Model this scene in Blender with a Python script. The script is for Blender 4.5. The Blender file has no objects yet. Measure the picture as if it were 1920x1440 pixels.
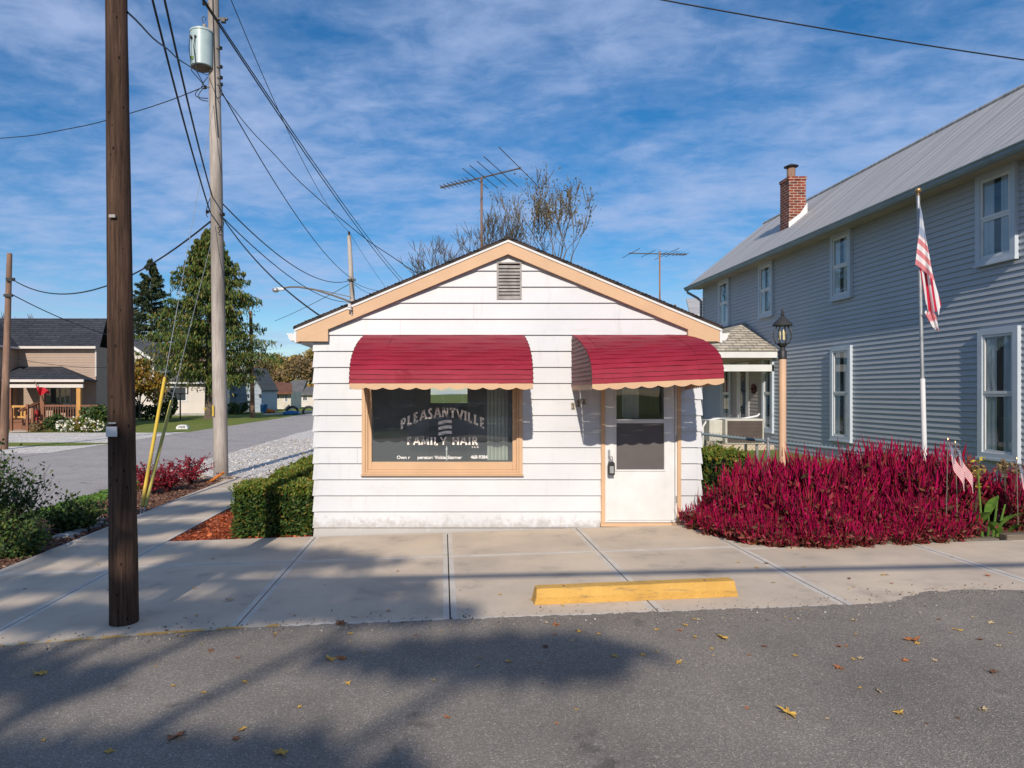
import bpy, bmesh, math, random
import numpy as np
from mathutils import Vector, Matrix
random.seed(7); RNG = np.random.default_rng(11)
C = bpy.context.scene.collection
F, XV, YV, H, SL = 1280.0, 830.0, 737.0, 1.83, 0.033
R = math.radians

def gz(x, y=0): return SL * max(-16.0, min(12.0, x))
def P(px, py, Y): return Vector(((px - XV) / F * Y, Y, H - (py - YV) / F * Y))   # a measured sight line at a known distance
def G(px, py):                                                                   # where a sight line meets the ground
    Y = H / ((py - YV) / F + SL * (px - XV) / F)
    X = (px - XV) / F * Y
    if X < -16: Y = (H + SL * 16) / ((py - YV) / F); X = (px - XV) / F * Y
    return Vector((X, Y, gz(X)))

# ---------------------------------------------------------------- materials
def newmat(name):
    m = bpy.data.materials.new(name); m.use_nodes = True
    nt = m.node_tree; b = nt.nodes['Principled BSDF']
    return m, nt, b
def N(nt, t, **kw):
    n = nt.nodes.new(t)
    for k, v in kw.items():
        if k.startswith('_'): setattr(n, k[1:], v)
        else: n.inputs[k.replace('__', ' ')].default_value = v
    return n
def L(nt, a, b): nt.links.new(a, b)
def rgba(c): return (c[0], c[1], c[2], 1)
def ramp(nt, stops, interp='LINEAR'):
    r = nt.nodes.new('ShaderNodeValToRGB'); r.color_ramp.interpolation = interp
    e = r.color_ramp.elements
    while len(e) < len(stops): e.new(0.5)
    for i, (p, c) in enumerate(stops): e[i].position = p; e[i].color = rgba(c) if not isinstance(c, (int, float)) else (c, c, c, 1)
    return r
def coords(nt, scale=(1, 1, 1), rot=(0, 0, 0)):
    g = nt.nodes.new('ShaderNodeNewGeometry'); mp = nt.nodes.new('ShaderNodeMapping')
    mp.inputs['Scale'].default_value = scale; mp.inputs['Rotation'].default_value = rot
    L(nt, g.outputs['Position'], mp.inputs['Vector']); return mp.outputs['Vector']
def mat(name, c1, c2=None, rough=0.6, scale=3.0, stretch=(1, 1, 1), metal=0.0, bump=0.0, bscale=40.0, spec=0.4,
        contrast=(0.35, 0.65), detail=5, coat=0, dirt=None):
    """two tones mixed by noise, a fine bump, and optional dirt blotches"""
    m, nt, b = newmat(name)
    b.inputs['Roughness'].default_value = rough; b.inputs['Metallic'].default_value = metal
    b.inputs['Specular IOR Level'].default_value = spec
    c2 = c2 or tuple(x * 0.8 for x in c1)
    v = coords(nt, stretch)
    n = N(nt, 'ShaderNodeTexNoise', Scale=scale, Detail=detail, Roughness=0.6); L(nt, v, n.inputs['Vector'])
    r = ramp(nt, [(contrast[0], c1), (contrast[1], c2)]); L(nt, n.outputs['Fac'], r.inputs['Fac'])
    col = r.outputs['Color']
    if dirt:
        dc, dscale, dlo, dhi, dst = dirt
        v2 = coords(nt, dst)
        n2 = N(nt, 'ShaderNodeTexNoise', Scale=dscale, Detail=8, Roughness=0.7); L(nt, v2, n2.inputs['Vector'])
        r2 = ramp(nt, [(dlo, 0.0), (dhi, 1.0)]); L(nt, n2.outputs['Fac'], r2.inputs['Fac'])
        mx = nt.nodes.new('ShaderNodeMix'); mx.data_type = 'RGBA'
        L(nt, r2.outputs['Color'], mx.inputs['Factor']); L(nt, col, mx.inputs[6]); mx.inputs[7].default_value = rgba(dc)
        col = mx.outputs[2]
    L(nt, col, b.inputs['Base Color'])
    if bump:
        nb = N(nt, 'ShaderNodeTexNoise', Scale=bscale, Detail=4); L(nt, v, nb.inputs['Vector'])
        bp = N(nt, 'ShaderNodeBump', Strength=bump, Distance=0.01); L(nt, nb.outputs['Fac'], bp.inputs['Height'])
        L(nt, bp.outputs['Normal'], b.inputs['Normal'])
    return m
def leafmat(name, cols, rough=0.55, trans=0.25, spec=0.3):
    m, nt, b = newmat(name)
    g = nt.nodes.new('ShaderNodeNewGeometry')
    st = [(i / max(1, len(cols) - 1), c) for i, c in enumerate(cols)]
    r = ramp(nt, st); L(nt, g.outputs['Random Per Island'], r.inputs['Fac'])
    L(nt, r.outputs['Color'], b.inputs['Base Color'])
    b.inputs['Roughness'].default_value = rough; b.inputs['Specular IOR Level'].default_value = spec
    tr = nt.nodes.new('ShaderNodeBsdfTranslucent'); L(nt, r.outputs['Color'], tr.inputs['Color'])
    mx = nt.nodes.new('ShaderNodeMixShader'); mx.inputs[0].default_value = trans
    L(nt, b.outputs[0], mx.inputs[1]); L(nt, tr.outputs[0], mx.inputs[2])
    L(nt, mx.outputs[0], nt.nodes['Material Output'].inputs['Surface'])
    return m
def shinglemat(name, c1, c2, cm, w=0.33, h=0.14, rough=0.9, axis='XZ'):
    m, nt, b = newmat(name)
    g = nt.nodes.new('ShaderNodeNewGeometry'); sp = nt.nodes.new('ShaderNodeSeparateXYZ'); cb = nt.nodes.new('ShaderNodeCombineXYZ')
    L(nt, g.outputs['Position'], sp.inputs[0])
    if axis == 'SUM':
        ad = N(nt, 'ShaderNodeMath', _operation='ADD'); L(nt, sp.outputs[0], ad.inputs[0]); L(nt, sp.outputs[1], ad.inputs[1]); L(nt, ad.outputs[0], cb.inputs[0])
    else: L(nt, sp.outputs['XYZ'.index(axis[0])], cb.inputs[0])
    L(nt, sp.outputs['XYZ'.index(axis[1]) if axis != 'SUM' else 2], cb.inputs[1])
    br = nt.nodes.new('ShaderNodeTexBrick'); br.inputs['Scale'].default_value = 1
    br.inputs['Brick Width'].default_value = w; br.inputs['Row Height'].default_value = h
    br.inputs['Mortar Size'].default_value = 0.012 if axis != 'SUM' else 0.008
    br.inputs['Color1'].default_value = rgba(c1); br.inputs['Color2'].default_value = rgba(c2); br.inputs['Mortar'].default_value = rgba(cm)
    L(nt, cb.outputs[0], br.inputs['Vector'])
    n = N(nt, 'ShaderNodeTexNoise', Scale=3.0, Detail=8, Roughness=0.7); L(nt, g.outputs['Position'], n.inputs['Vector'])
    rr = ramp(nt, [(0.3, 0.6), (0.7, 1.35)]); L(nt, n.outputs['Fac'], rr.inputs['Fac'])
    mx = nt.nodes.new('ShaderNodeMix'); mx.data_type = 'RGBA'; mx.blend_type = 'MULTIPLY'; mx.inputs['Factor'].default_value = 1
    L(nt, br.outputs['Color'], mx.inputs[6]); L(nt, rr.outputs['Color'], mx.inputs[7]); L(nt, mx.outputs[2], b.inputs['Base Color'])
    bp = N(nt, 'ShaderNodeBump', Strength=0.6, Distance=0.012); bp.invert = True
    L(nt, br.outputs['Fac'], bp.inputs['Height']); L(nt, bp.outputs['Normal'], b.inputs['Normal'])
    b.inputs['Roughness'].default_value = rough; b.inputs['Specular IOR Level'].default_value = 0.2
    return m
def glassmat(name, tint=(0.75, 0.8, 0.8), op=0.25, dark=(0.01, 0.012, 0.014)):
    """window glass: mirror-like by Fresnel, otherwise see-through with a tinted share"""
    m, nt, b = newmat(name); nt.nodes.remove(b)
    gl = N(nt, 'ShaderNodeBsdfGlossy', Color=(1, 1, 1, 1), Roughness=0.02)
    tp = N(nt, 'ShaderNodeBsdfTransparent', Color=rgba(tint)); df = N(nt, 'ShaderNodeBsdfDiffuse', Color=rgba(dark))
    m1 = nt.nodes.new('ShaderNodeMixShader'); m1.inputs[0].default_value = op; L(nt, tp.outputs[0], m1.inputs[1]); L(nt, df.outputs[0], m1.inputs[2])
    fr = N(nt, 'ShaderNodeFresnel', IOR=1.75)
    nz = N(nt, 'ShaderNodeTexNoise', Scale=1.2, Detail=1); bp = N(nt, 'ShaderNodeBump', Strength=0.05, Distance=0.05)
    L(nt, coords(nt), nz.inputs['Vector']); L(nt, nz.outputs['Fac'], bp.inputs['Height']); L(nt, bp.outputs['Normal'], gl.inputs['Normal'])
    gb = nt.nodes.new('ShaderNodeNewGeometry'); iv_ = N(nt, 'ShaderNodeMath', _operation='SUBTRACT'); iv_.inputs[0].default_value = 1; L(nt, gb.outputs['Backfacing'], iv_.inputs[1])
    fm = N(nt, 'ShaderNodeMath', _operation='MULTIPLY'); L(nt, fr.outputs[0], fm.inputs[0]); L(nt, iv_.outputs[0], fm.inputs[1])   # one reflection, at the outer face
    m2 = nt.nodes.new('ShaderNodeMixShader'); L(nt, fm.outputs[0], m2.inputs[0]); L(nt, m1.outputs[0], m2.inputs[1]); L(nt, gl.outputs[0], m2.inputs[2])
    L(nt, m2.outputs[0], nt.nodes['Material Output'].inputs['Surface'])
    return m
def asphalt(name, base, var, patch=0.12, speck=0.9):
    m, nt, b = newmat(name); v = coords(nt)
    n = N(nt, 'ShaderNodeTexNoise', Scale=0.9, Detail=6, Roughness=0.65); L(nt, v, n.inputs['Vector'])
    r = ramp(nt, [(0.3, tuple(x * (1 - patch) for x in base)), (0.7, tuple(x * (1 + patch) for x in base))]); L(nt, n.outputs['Fac'], r.inputs['Fac'])
    vo = N(nt, 'ShaderNodeTexVoronoi', Scale=150.0); L(nt, v, vo.inputs['Vector'])
    r2 = ramp(nt, [(0.0, 1 - speck * 0.55), (0.6, 1.0), (0.93, 1.0 + speck * 0.6), (1.0, 1.0 + speck * 2.2)])
    sc = nt.nodes.new('ShaderNodeSeparateColor'); L(nt, vo.outputs['Color'], sc.inputs[0]); L(nt, sc.outputs[0], r2.inputs['Fac'])
    mx = nt.nodes.new('ShaderNodeMix'); mx.data_type = 'RGBA'; mx.blend_type = 'MULTIPLY'; mx.inputs['Factor'].default_value = 1
    L(nt, r.outputs['Color'], mx.inputs[6]); L(nt, r2.outputs['Color'], mx.inputs[7])
    n3 = N(nt, 'ShaderNodeTexNoise', Scale=2.3, Detail=3, Roughness=0.5); L(nt, v, n3.inputs['Vector'])
    r3 = ramp(nt, [(0.24, 0.45), (0.33, 1.0)]); L(nt, n3.outputs['Fac'], r3.inputs['Fac'])
    mz = nt.nodes.new('ShaderNodeMix'); mz.data_type = 'RGBA'; mz.blend_type = 'MULTIPLY'; mz.inputs['Factor'].default_value = 1
    L(nt, mx.outputs[2], mz.inputs[6]); L(nt, r3.outputs['Color'], mz.inputs[7])
    L(nt, mz.outputs[2], b.inputs['Base Color']); b.inputs['Roughness'].default_value = 0.85; b.inputs['Specular IOR Level'].default_value = 0.35
    bp = N(nt, 'ShaderNodeBump', Strength=0.55, Distance=0.006); L(nt, vo.outputs['Distance'], bp.inputs['Height']); L(nt, bp.outputs['Normal'], b.inputs['Normal'])
    return m
def woodpole(name, cols, cscale=1.0):
    m, nt, b = newmat(name); v = coords(nt, (16, 16, 0.6))
    n = N(nt, 'ShaderNodeTexNoise', Scale=2.6, Detail=12, Roughness=0.8); L(nt, v, n.inputs['Vector'])
    r = ramp(nt, [(0.28, cols[0]), (0.45, cols[1]), (0.6, cols[2]), (0.78, cols[3])]); L(nt, n.outputs['Fac'], r.inputs['Fac'])
    v2 = coords(nt, (1, 1, 0.35)); n2 = N(nt, 'ShaderNodeTexNoise', Scale=1.7, Detail=3); L(nt, v2, n2.inputs['Vector'])
    r2 = ramp(nt, [(0.35, 0.62), (0.62, 1.2)]); L(nt, n2.outputs['Fac'], r2.inputs['Fac'])
    mx = nt.nodes.new('ShaderNodeMix'); mx.data_type = 'RGBA'; mx.blend_type = 'MULTIPLY'; mx.inputs['Factor'].default_value = 1
    L(nt, r.outputs['Color'], mx.inputs[6]); L(nt, r2.outputs['Color'], mx.inputs[7])
    v3 = coords(nt, (1, 1, 0.5)); vo = N(nt, 'ShaderNodeTexVoronoi', Scale=17.0); L(nt, v3, vo.inputs['Vector'])
    r3 = ramp(nt, [(0.10, 0.15), (0.15, 1.0)]); L(nt, vo.outputs['Distance'], r3.inputs['Fac'])
    m3 = nt.nodes.new('ShaderNodeMix'); m3.data_type = 'RGBA'; m3.blend_type = 'MULTIPLY'; m3.inputs['Factor'].default_value = cscale
    L(nt, mx.outputs[2], m3.inputs[6]); L(nt, r3.outputs['Color'], m3.inputs[7])
    L(nt, m3.outputs[2], b.inputs['Base Color']); b.inputs['Roughness'].default_value = 0.85; b.inputs['Specular IOR Level'].default_value = 0.2
    bp = N(nt, 'ShaderNodeBump', Strength=0.8, Distance=0.012); L(nt, n.outputs['Fac'], bp.inputs['Height']); L(nt, bp.outputs['Normal'], b.inputs['Normal'])
    return m

M = {}
M['asphalt'] = asphalt('street_asphalt', (0.218, 0.190, 0.160), 0.1, 0.22, 0.5)
M['asphalt2'] = asphalt('side_street_asphalt', (0.36, 0.325, 0.305), 0.1, 0.12, 0.6)
M['gravel'] = asphalt('limestone_gravel', (0.58, 0.535, 0.48), 0.1, 0.14, 0.7)
def grime(m):
    # splashed dirt low on the boards and thin run-down streaks
    nt = m.node_tree; b = nt.nodes['Principled BSDF']; src = b.inputs['Base Color'].links[0].from_socket
    g = nt.nodes.new('ShaderNodeNewGeometry'); sp = nt.nodes.new('ShaderNodeSeparateXYZ'); L(nt, g.outputs['Position'], sp.inputs[0])
    n = N(nt, 'ShaderNodeTexNoise', Scale=9.0, Detail=10, Roughness=0.75); L(nt, g.outputs['Position'], n.inputs['Vector'])
    ma = N(nt, 'ShaderNodeMath', _operation='MULTIPLY_ADD'); ma.inputs[1].default_value = -1.6; ma.inputs[2].default_value = .66; L(nt, sp.outputs[2], ma.inputs[0])
    mm = N(nt, 'ShaderNodeMath', _operation='ADD'); L(nt, ma.outputs[0], mm.inputs[0]); L(nt, n.outputs[0], mm.inputs[1])
    r = ramp(nt, [(.84, 0.0), (1.25, .6)]); r.color_ramp.elements[0].position = .80; r.color_ramp.elements[1].position = 1.0; L(nt, mm.outputs[0], r.inputs[0])
    n2 = N(nt, 'ShaderNodeTexNoise', Scale=1.0, Detail=8, Roughness=.7); L(nt, coords(nt, (7, 1, .9)), n2.inputs['Vector']); r2 = ramp(nt, [(.56, 0.0), (.80, .38)]); L(nt, n2.outputs[0], r2.inputs[0])
    mxx = N(nt, 'ShaderNodeMath', _operation='MAXIMUM'); L(nt, r.outputs[0], mxx.inputs[0]); L(nt, r2.outputs[0], mxx.inputs[1])
    mx = nt.nodes.new('ShaderNodeMix'); mx.data_type = 'RGBA'; L(nt, mxx.outputs[0], mx.inputs['Factor']); L(nt, src, mx.inputs[6]); mx.inputs[7].default_value = (.30, .265, .23, 1); L(nt, mx.outputs[2], b.inputs['Base Color'])
M['gravel'].node_tree.nodes['Voronoi Texture'].inputs['Scale'].default_value = 32
M['concrete'] = mat('sidewalk_concrete', (0.63, 0.515, 0.39), (0.47, 0.39, 0.31), 0.85, 1.1, bump=0.25, bscale=120, dirt=((0.27, 0.23, 0.19), 2.2, 0.57, 0.85, (1, 1, 1)), detail=9, spec=0.25)
M['concrete_edge'] = mat('trowelled_concrete_edge', (0.62, 0.56, 0.48), (0.50, 0.46, 0.41), 0.8, 4, bump=0.1, spec=0.25)
M['joint'] = mat('joint_dirt', (0.035, 0.03, 0.025), None, 0.95, 10)
M['kerb_paint'] = mat('worn_yellow_kerb_paint', (0.50, 0.30, 0.08), (0.46, 0.42, 0.34), 0.8, 5, contrast=(0.5, 0.56), bump=0.2)
M['lawn'] = mat('lawn_grass', (0.12, 0.18, 0.03), (0.20, 0.21, 0.06), 0.95, 0.6, bump=0.8, bscale=30, detail=10, dirt=((0.23, 0.15, 0.06), 1.1, 0.56, 0.72, (1, 1, 1)), spec=0.1)
M['mulch'] = mat('brown_mulch', (0.07, 0.03, 0.022), (0.20, 0.11, 0.075), 0.95, 22, bump=1.0, bscale=60, detail=8, contrast=(0.4, 0.6), spec=0.1)
M['mulch_red'] = mat('red_mulch', (0.40, 0.085, 0.03), (0.12, 0.03, 0.015), 0.95, 22, bump=1.0, bscale=60, detail=8, contrast=(0.4, 0.6), spec=0.1)
M['white'] = mat('white_metal_siding', (0.60, 0.605, 0.625), (0.535, 0.54, 0.56), 0.45, 0.9, spec=0.35, dirt=((0.42, 0.39, 0.36), 1.3, 0.58, 0.88, (0.5, 1, 3)))
M['white_trim'] = mat('white_trim_paint', (0.68, 0.675, 0.67), (0.60, 0.595, 0.59), 0.5, 3, spec=0.4)
M['beige'] = mat('tan_trim_paint', (0.60, 0.39, 0.235), (0.545, 0.35, 0.21), 0.55, 2.5, spec=0.35, bump=0.1, dirt=((0.40, 0.24, 0.14), 4, 0.62, 0.85, (1, 1, 1)))
M['roofdark'] = shinglemat('dark_roof_shingle', (0.045, 0.035, 0.035), (0.07, 0.055, 0.05), (0.02, 0.02, 0.02), axis='YZ')
M['awning'] = mat('burgundy_awning_enamel', (0.29, 0.018, 0.040), (0.22, 0.014, 0.030), 0.6, 2.0, spec=0.2, dirt=((0.30, 0.055, 0.075), 5, 0.58, 0.8, (1, 1, 6)))
M['awning_side'] = mat('mottled_awning_end', (0.22, 0.045, 0.055), (0.16, 0.09, 0.085), 0.6, 14, (1, 1, 1), contrast=(0.45, 0.55))  # two mottled greyish reds, duller than the slats
M['glass'] = glassmat('window_glass', (0.93, 0.96, 0.96), 0.11, (0.42, 0.47, 0.50))
M['glass3'] = glassmat('dark_house_window_glass', (0.6, 0.65, 0.7), 0.9, (0.05, 0.06, 0.07))
M['glass2'] = glassmat('house_window_glass', (0.92, 0.95, 0.96), 0.04, (0.03, 0.04, 0.05))
M['inner'] = mat('dim_room_wall', (0.50, 0.56, 0.61), None, 0.9)
M['floor'] = mat('dim_room_floor', (0.42, 0.34, 0.29), None, 0.7)
M['letter'] = mat('cream_window_lettering', (0.90, 0.82, 0.75), (0.84, 0.74, 0.67), 0.6, 60, contrast=(0.5, 0.7))
M['letter_w'] = mat('white_window_lettering', (0.9, 0.88, 0.85), None, 0.6, 30)
M['blind'] = mat('pale_vertical_blind', (0.66, 0.69, 0.58), (0.55, 0.58, 0.49), 0.7, 3)
grime(M['white'])
M['black'] = mat('black_painted_metal', (0.02, 0.02, 0.022), (0.035, 0.035, 0.035), 0.5, 6)
M['rubber'] = mat('black_cable_sheath', (0.012, 0.012, 0.014), None, 0.6)
M['steel'] = mat('galvanised_steel', (0.42, 0.43, 0.44), (0.30, 0.31, 0.32), 0.45, 12, metal=0.6)
M['brass'] = mat('tarnished_brass', (0.50, 0.32, 0.16), (0.35, 0.2, 0.1), 0.35, 20, metal=0.7)
M['pole_dark'] = woodpole('creosoted_pole_wood', [(0.012, 0.007, 0.005), (0.055, 0.032, 0.022), (0.125, 0.072, 0.048), (0.24, 0.15, 0.105)])
M['pole_grey'] = woodpole('weathered_pole_wood', [(0.13, 0.10, 0.085), (0.36, 0.31, 0.275), (0.46, 0.41, 0.37), (0.52, 0.47, 0.43)], 0.0)
M['pole_brown'] = woodpole('brown_pole_wood', [(0.08, 0.045, 0.03), (0.2, 0.12, 0.085), (0.27, 0.17, 0.12), (0.33, 0.22, 0.16)], 0.3)
M['trans'] = mat('transformer_enamel', (0.40, 0.49, 0.50), (0.34, 0.43, 0.44), 0.4, 5, dirt=((0.3, 0.27, 0.22), 9, 0.62, 0.8, (1, 1, 1)))
M['yellow'] = mat('yellow_guy_guard_plastic', (0.62, 0.40, 0.03), (0.50, 0.36, 0.06), 0.45, 3)
M['yellow2'] = mat('faded_yellow_guy_guard_plastic', (0.52, 0.42, 0.08), (0.40, 0.36, 0.10), 0.5, 3)
M['stop'] = mat('yellow_kerb_stop_paint', (0.60, 0.35, 0.085), (0.50, 0.28, 0.06), 0.8, 3, bump=0.9, bscale=50, dirt=((0.20, 0.14, 0.08), 4.6, 0.56, 0.74, (1, 4, 7)))
M['gsid'] = mat('blue_grey_vinyl_siding', (0.42, 0.44, 0.465), (0.38, 0.40, 0.43), 0.5, 0.8, spec=0.35)
M['gsid_pale'] = mat('pale_porch_siding', (0.44, 0.40, 0.37), None, 0.6, 1)
M['gtrim'] = mat('pale_blue_window_trim', (0.50, 0.555, 0.61), (0.45, 0.50, 0.56), 0.5, 2)
M['ggutter'] = mat('blue_grey_gutter', (0.22, 0.28, 0.32), None, 0.4, 2)
M['soffit'] = mat('tan_soffit', (0.42, 0.36, 0.28), None, 0.6, 2)
M['groof'] = mat('grey_metal_roofing', (0.47, 0.455, 0.44), (0.27, 0.26, 0.255), 0.55, 1.6, (0.22, 7, 0.22), metal=0.0, contrast=(0.38, 0.66), detail=12)
M['brick'] = shinglemat('chimney_brick', (0.26, 0.055, 0.03), (0.12, 0.035, 0.025), (0.42, 0.36, 0.30), 0.21, 0.075, 0.9, 'SUM')
M['porchroof'] = shinglemat('weathered_tan_shingle', (0.40, 0.36, 0.29), (0.48, 0.43, 0.35), (0.15, 0.13, 0.11), axis='XZ', h=0.08)
M['curtain'] = mat('white_net_curtain', (0.62, 0.64, 0.65), (0.40, 0.43, 0.45), 0.9, 9, (1, 1, 0.1))
M['ac'] = mat('beige_unit_casing', (0.55, 0.53, 0.46), None, 0.5, 4)
M['acgrille'] = mat('brown_unit_grille', (0.11, 0.085, 0.075), None, 0.6, 4)
M['bark'] = woodpole('tree_bark', [(0.05, 0.04, 0.03), (0.12, 0.095, 0.07), (0.18, 0.145, 0.11), (0.24, 0.19, 0.15)], 0.0)
M['twig'] = mat('bare_twig_bark', (0.10, 0.08, 0.06), (0.06, 0.05, 0.04), 0.9, 3)
M['stem_red'] = mat('dark_red_stem', (0.10, 0.02, 0.025), None, 0.7, 6)
M['yew'] = leafmat('yew_needles', [(0.012, 0.04, 0.012), (0.03, 0.075, 0.016), (0.06, 0.11, 0.02), (0.08, 0.12, 0.02), (0.16, 0.11, 0.02)], trans=0.15)
M['yew_light'] = leafmat('yellow_green_yew_needles', [(0.05, 0.10, 0.012), (0.10, 0.16, 0.02), (0.17, 0.20, 0.03), (0.24, 0.15, 0.03)], trans=0.15)
M['shrub'] = leafmat('dark_shrub_leaves', [(0.015, 0.04, 0.012), (0.035, 0.075, 0.02), (0.07, 0.12, 0.03), (0.16, 0.19, 0.04)], trans=0.2)
M['barberry'] = leafmat('red_barberry_leaves', [(0.16, 0.008, 0.02), (0.30, 0.012, 0.03), (0.40, 0.03, 0.05), (0.10, 0.01, 0.015)], trans=0.25)
M['plume'] = leafmat('magenta_plumes', [(0.06, 0.002, 0.014), (0.34, 0.003, 0.06), (0.52, 0.006, 0.10), (0.12, 0.003, 0.04), (0.40, 0.010, 0.045), (0.20, 0.05, 0.04)], trans=0.15, spec=0.12)
M['celleaf'] = leafmat('maroon_green_leaves', [(0.05, 0.010, 0.012), (0.24, 0.015, 0.03), (0.03, 0.035, 0.012), (0.30, 0.05, 0.06), (0.12, 0.07, 0.03), (0.16, 0.02, 0.03)], trans=0.12, spec=0.15)
M['canna'] = leafmat('bright_green_leaves', [(0.10, 0.22, 0.03), (0.16, 0.28, 0.05), (0.07, 0.15, 0.03)], trans=0.3)
M['ybloom'] = leafmat('yellow_blooms', [(0.55, 0.40, 0.04), (0.6, 0.5, 0.08)], trans=0.3)
M['wbloom'] = leafmat('white_blooms', [(0.75, 0.75, 0.7), (0.7, 0.66, 0.5)], trans=0.2)
M['spruce'] = leafmat('spruce_needles', [(0.016, 0.045, 0.012), (0.04, 0.085, 0.016), (0.085, 0.13, 0.022), (0.15, 0.17, 0.03), (0.18, 0.11, 0.035)], trans=0.12)
M['spruce_d'] = leafmat('dark_spruce_needles', [(0.012, 0.026, 0.012), (0.022, 0.045, 0.015), (0.04, 0.06, 0.018), (0.07, 0.06, 0.025)], trans=0.1)
M['ymaple'] = leafmat('turning_maple_leaves', [(0.42, 0.26, 0.03), (0.36, 0.15, 0.03), (0.12, 0.15, 0.03), (0.45, 0.32, 0.05), (0.22, 0.08, 0.03)], trans=0.3)
M['yfar'] = leafmat('far_yellow_leaves', [(0.38, 0.26, 0.05), (0.26, 0.2, 0.06), (0.16, 0.14, 0.05), (0.42, 0.24, 0.05)], trans=0.2)
M['bfar'] = leafmat('far_brown_leaves', [(0.22, 0.14, 0.08), (0.16, 0.12, 0.07), (0.30, 0.2, 0.07), (0.12, 0.1, 0.06)], trans=0.2)
M['olive'] = leafmat('sparse_olive_leaves', [(0.12, 0.12, 0.02), (0.22, 0.17, 0.02), (0.10, 0.08, 0.03), (0.30, 0.2, 0.03)], trans=0.3)
M['rock'] = mat('pale_limestone', (0.42, 0.41, 0.39), (0.28, 0.27, 0.26), 0.9, 6, bump=0.8, bscale=15)
M['rock_b'] = mat('brown_fieldstone', (0.40, 0.30, 0.21), (0.26, 0.2, 0.15), 0.9, 7, bump=0.8, bscale=15)
M['timber'] = mat('weathered_timber', (0.20, 0.16, 0.12), (0.12, 0.10, 0.08), 0.9, 5, (0.4, 8, 8), bump=0.6)
M['drygrass'] = leafmat('dry_grass_blades', [(0.30, 0.22, 0.13), (0.20, 0.16, 0.08), (0.10, 0.12, 0.04)], trans=0.2)
M['postpeach'] = mat('peach_lamp_post_paint', (0.64, 0.42, 0.27), (0.58, 0.38, 0.25), 0.5, 4)
M['screen'] = mat('dark_insect_screen', (0.10, 0.088, 0.088), (0.085, 0.075, 0.075), 0.5, 4, spec=0.5)
M['louvre'] = mat('grey_louvre_metal', (0.36, 0.34, 0.32), (0.24, 0.22, 0.21), 0.6, 9)  # grey-beige metal, darker than the white trim
M['alum'] = mat('weathered_aluminium_rod', (0.16, 0.15, 0.15), (0.10, 0.09, 0.09), 0.5, 9, metal=.3)
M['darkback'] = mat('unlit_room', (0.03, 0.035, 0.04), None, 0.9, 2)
M['bulb'] = mat('frosted_candle_bulb', (0.75, 0.65, 0.35), None, 0.3)
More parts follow.
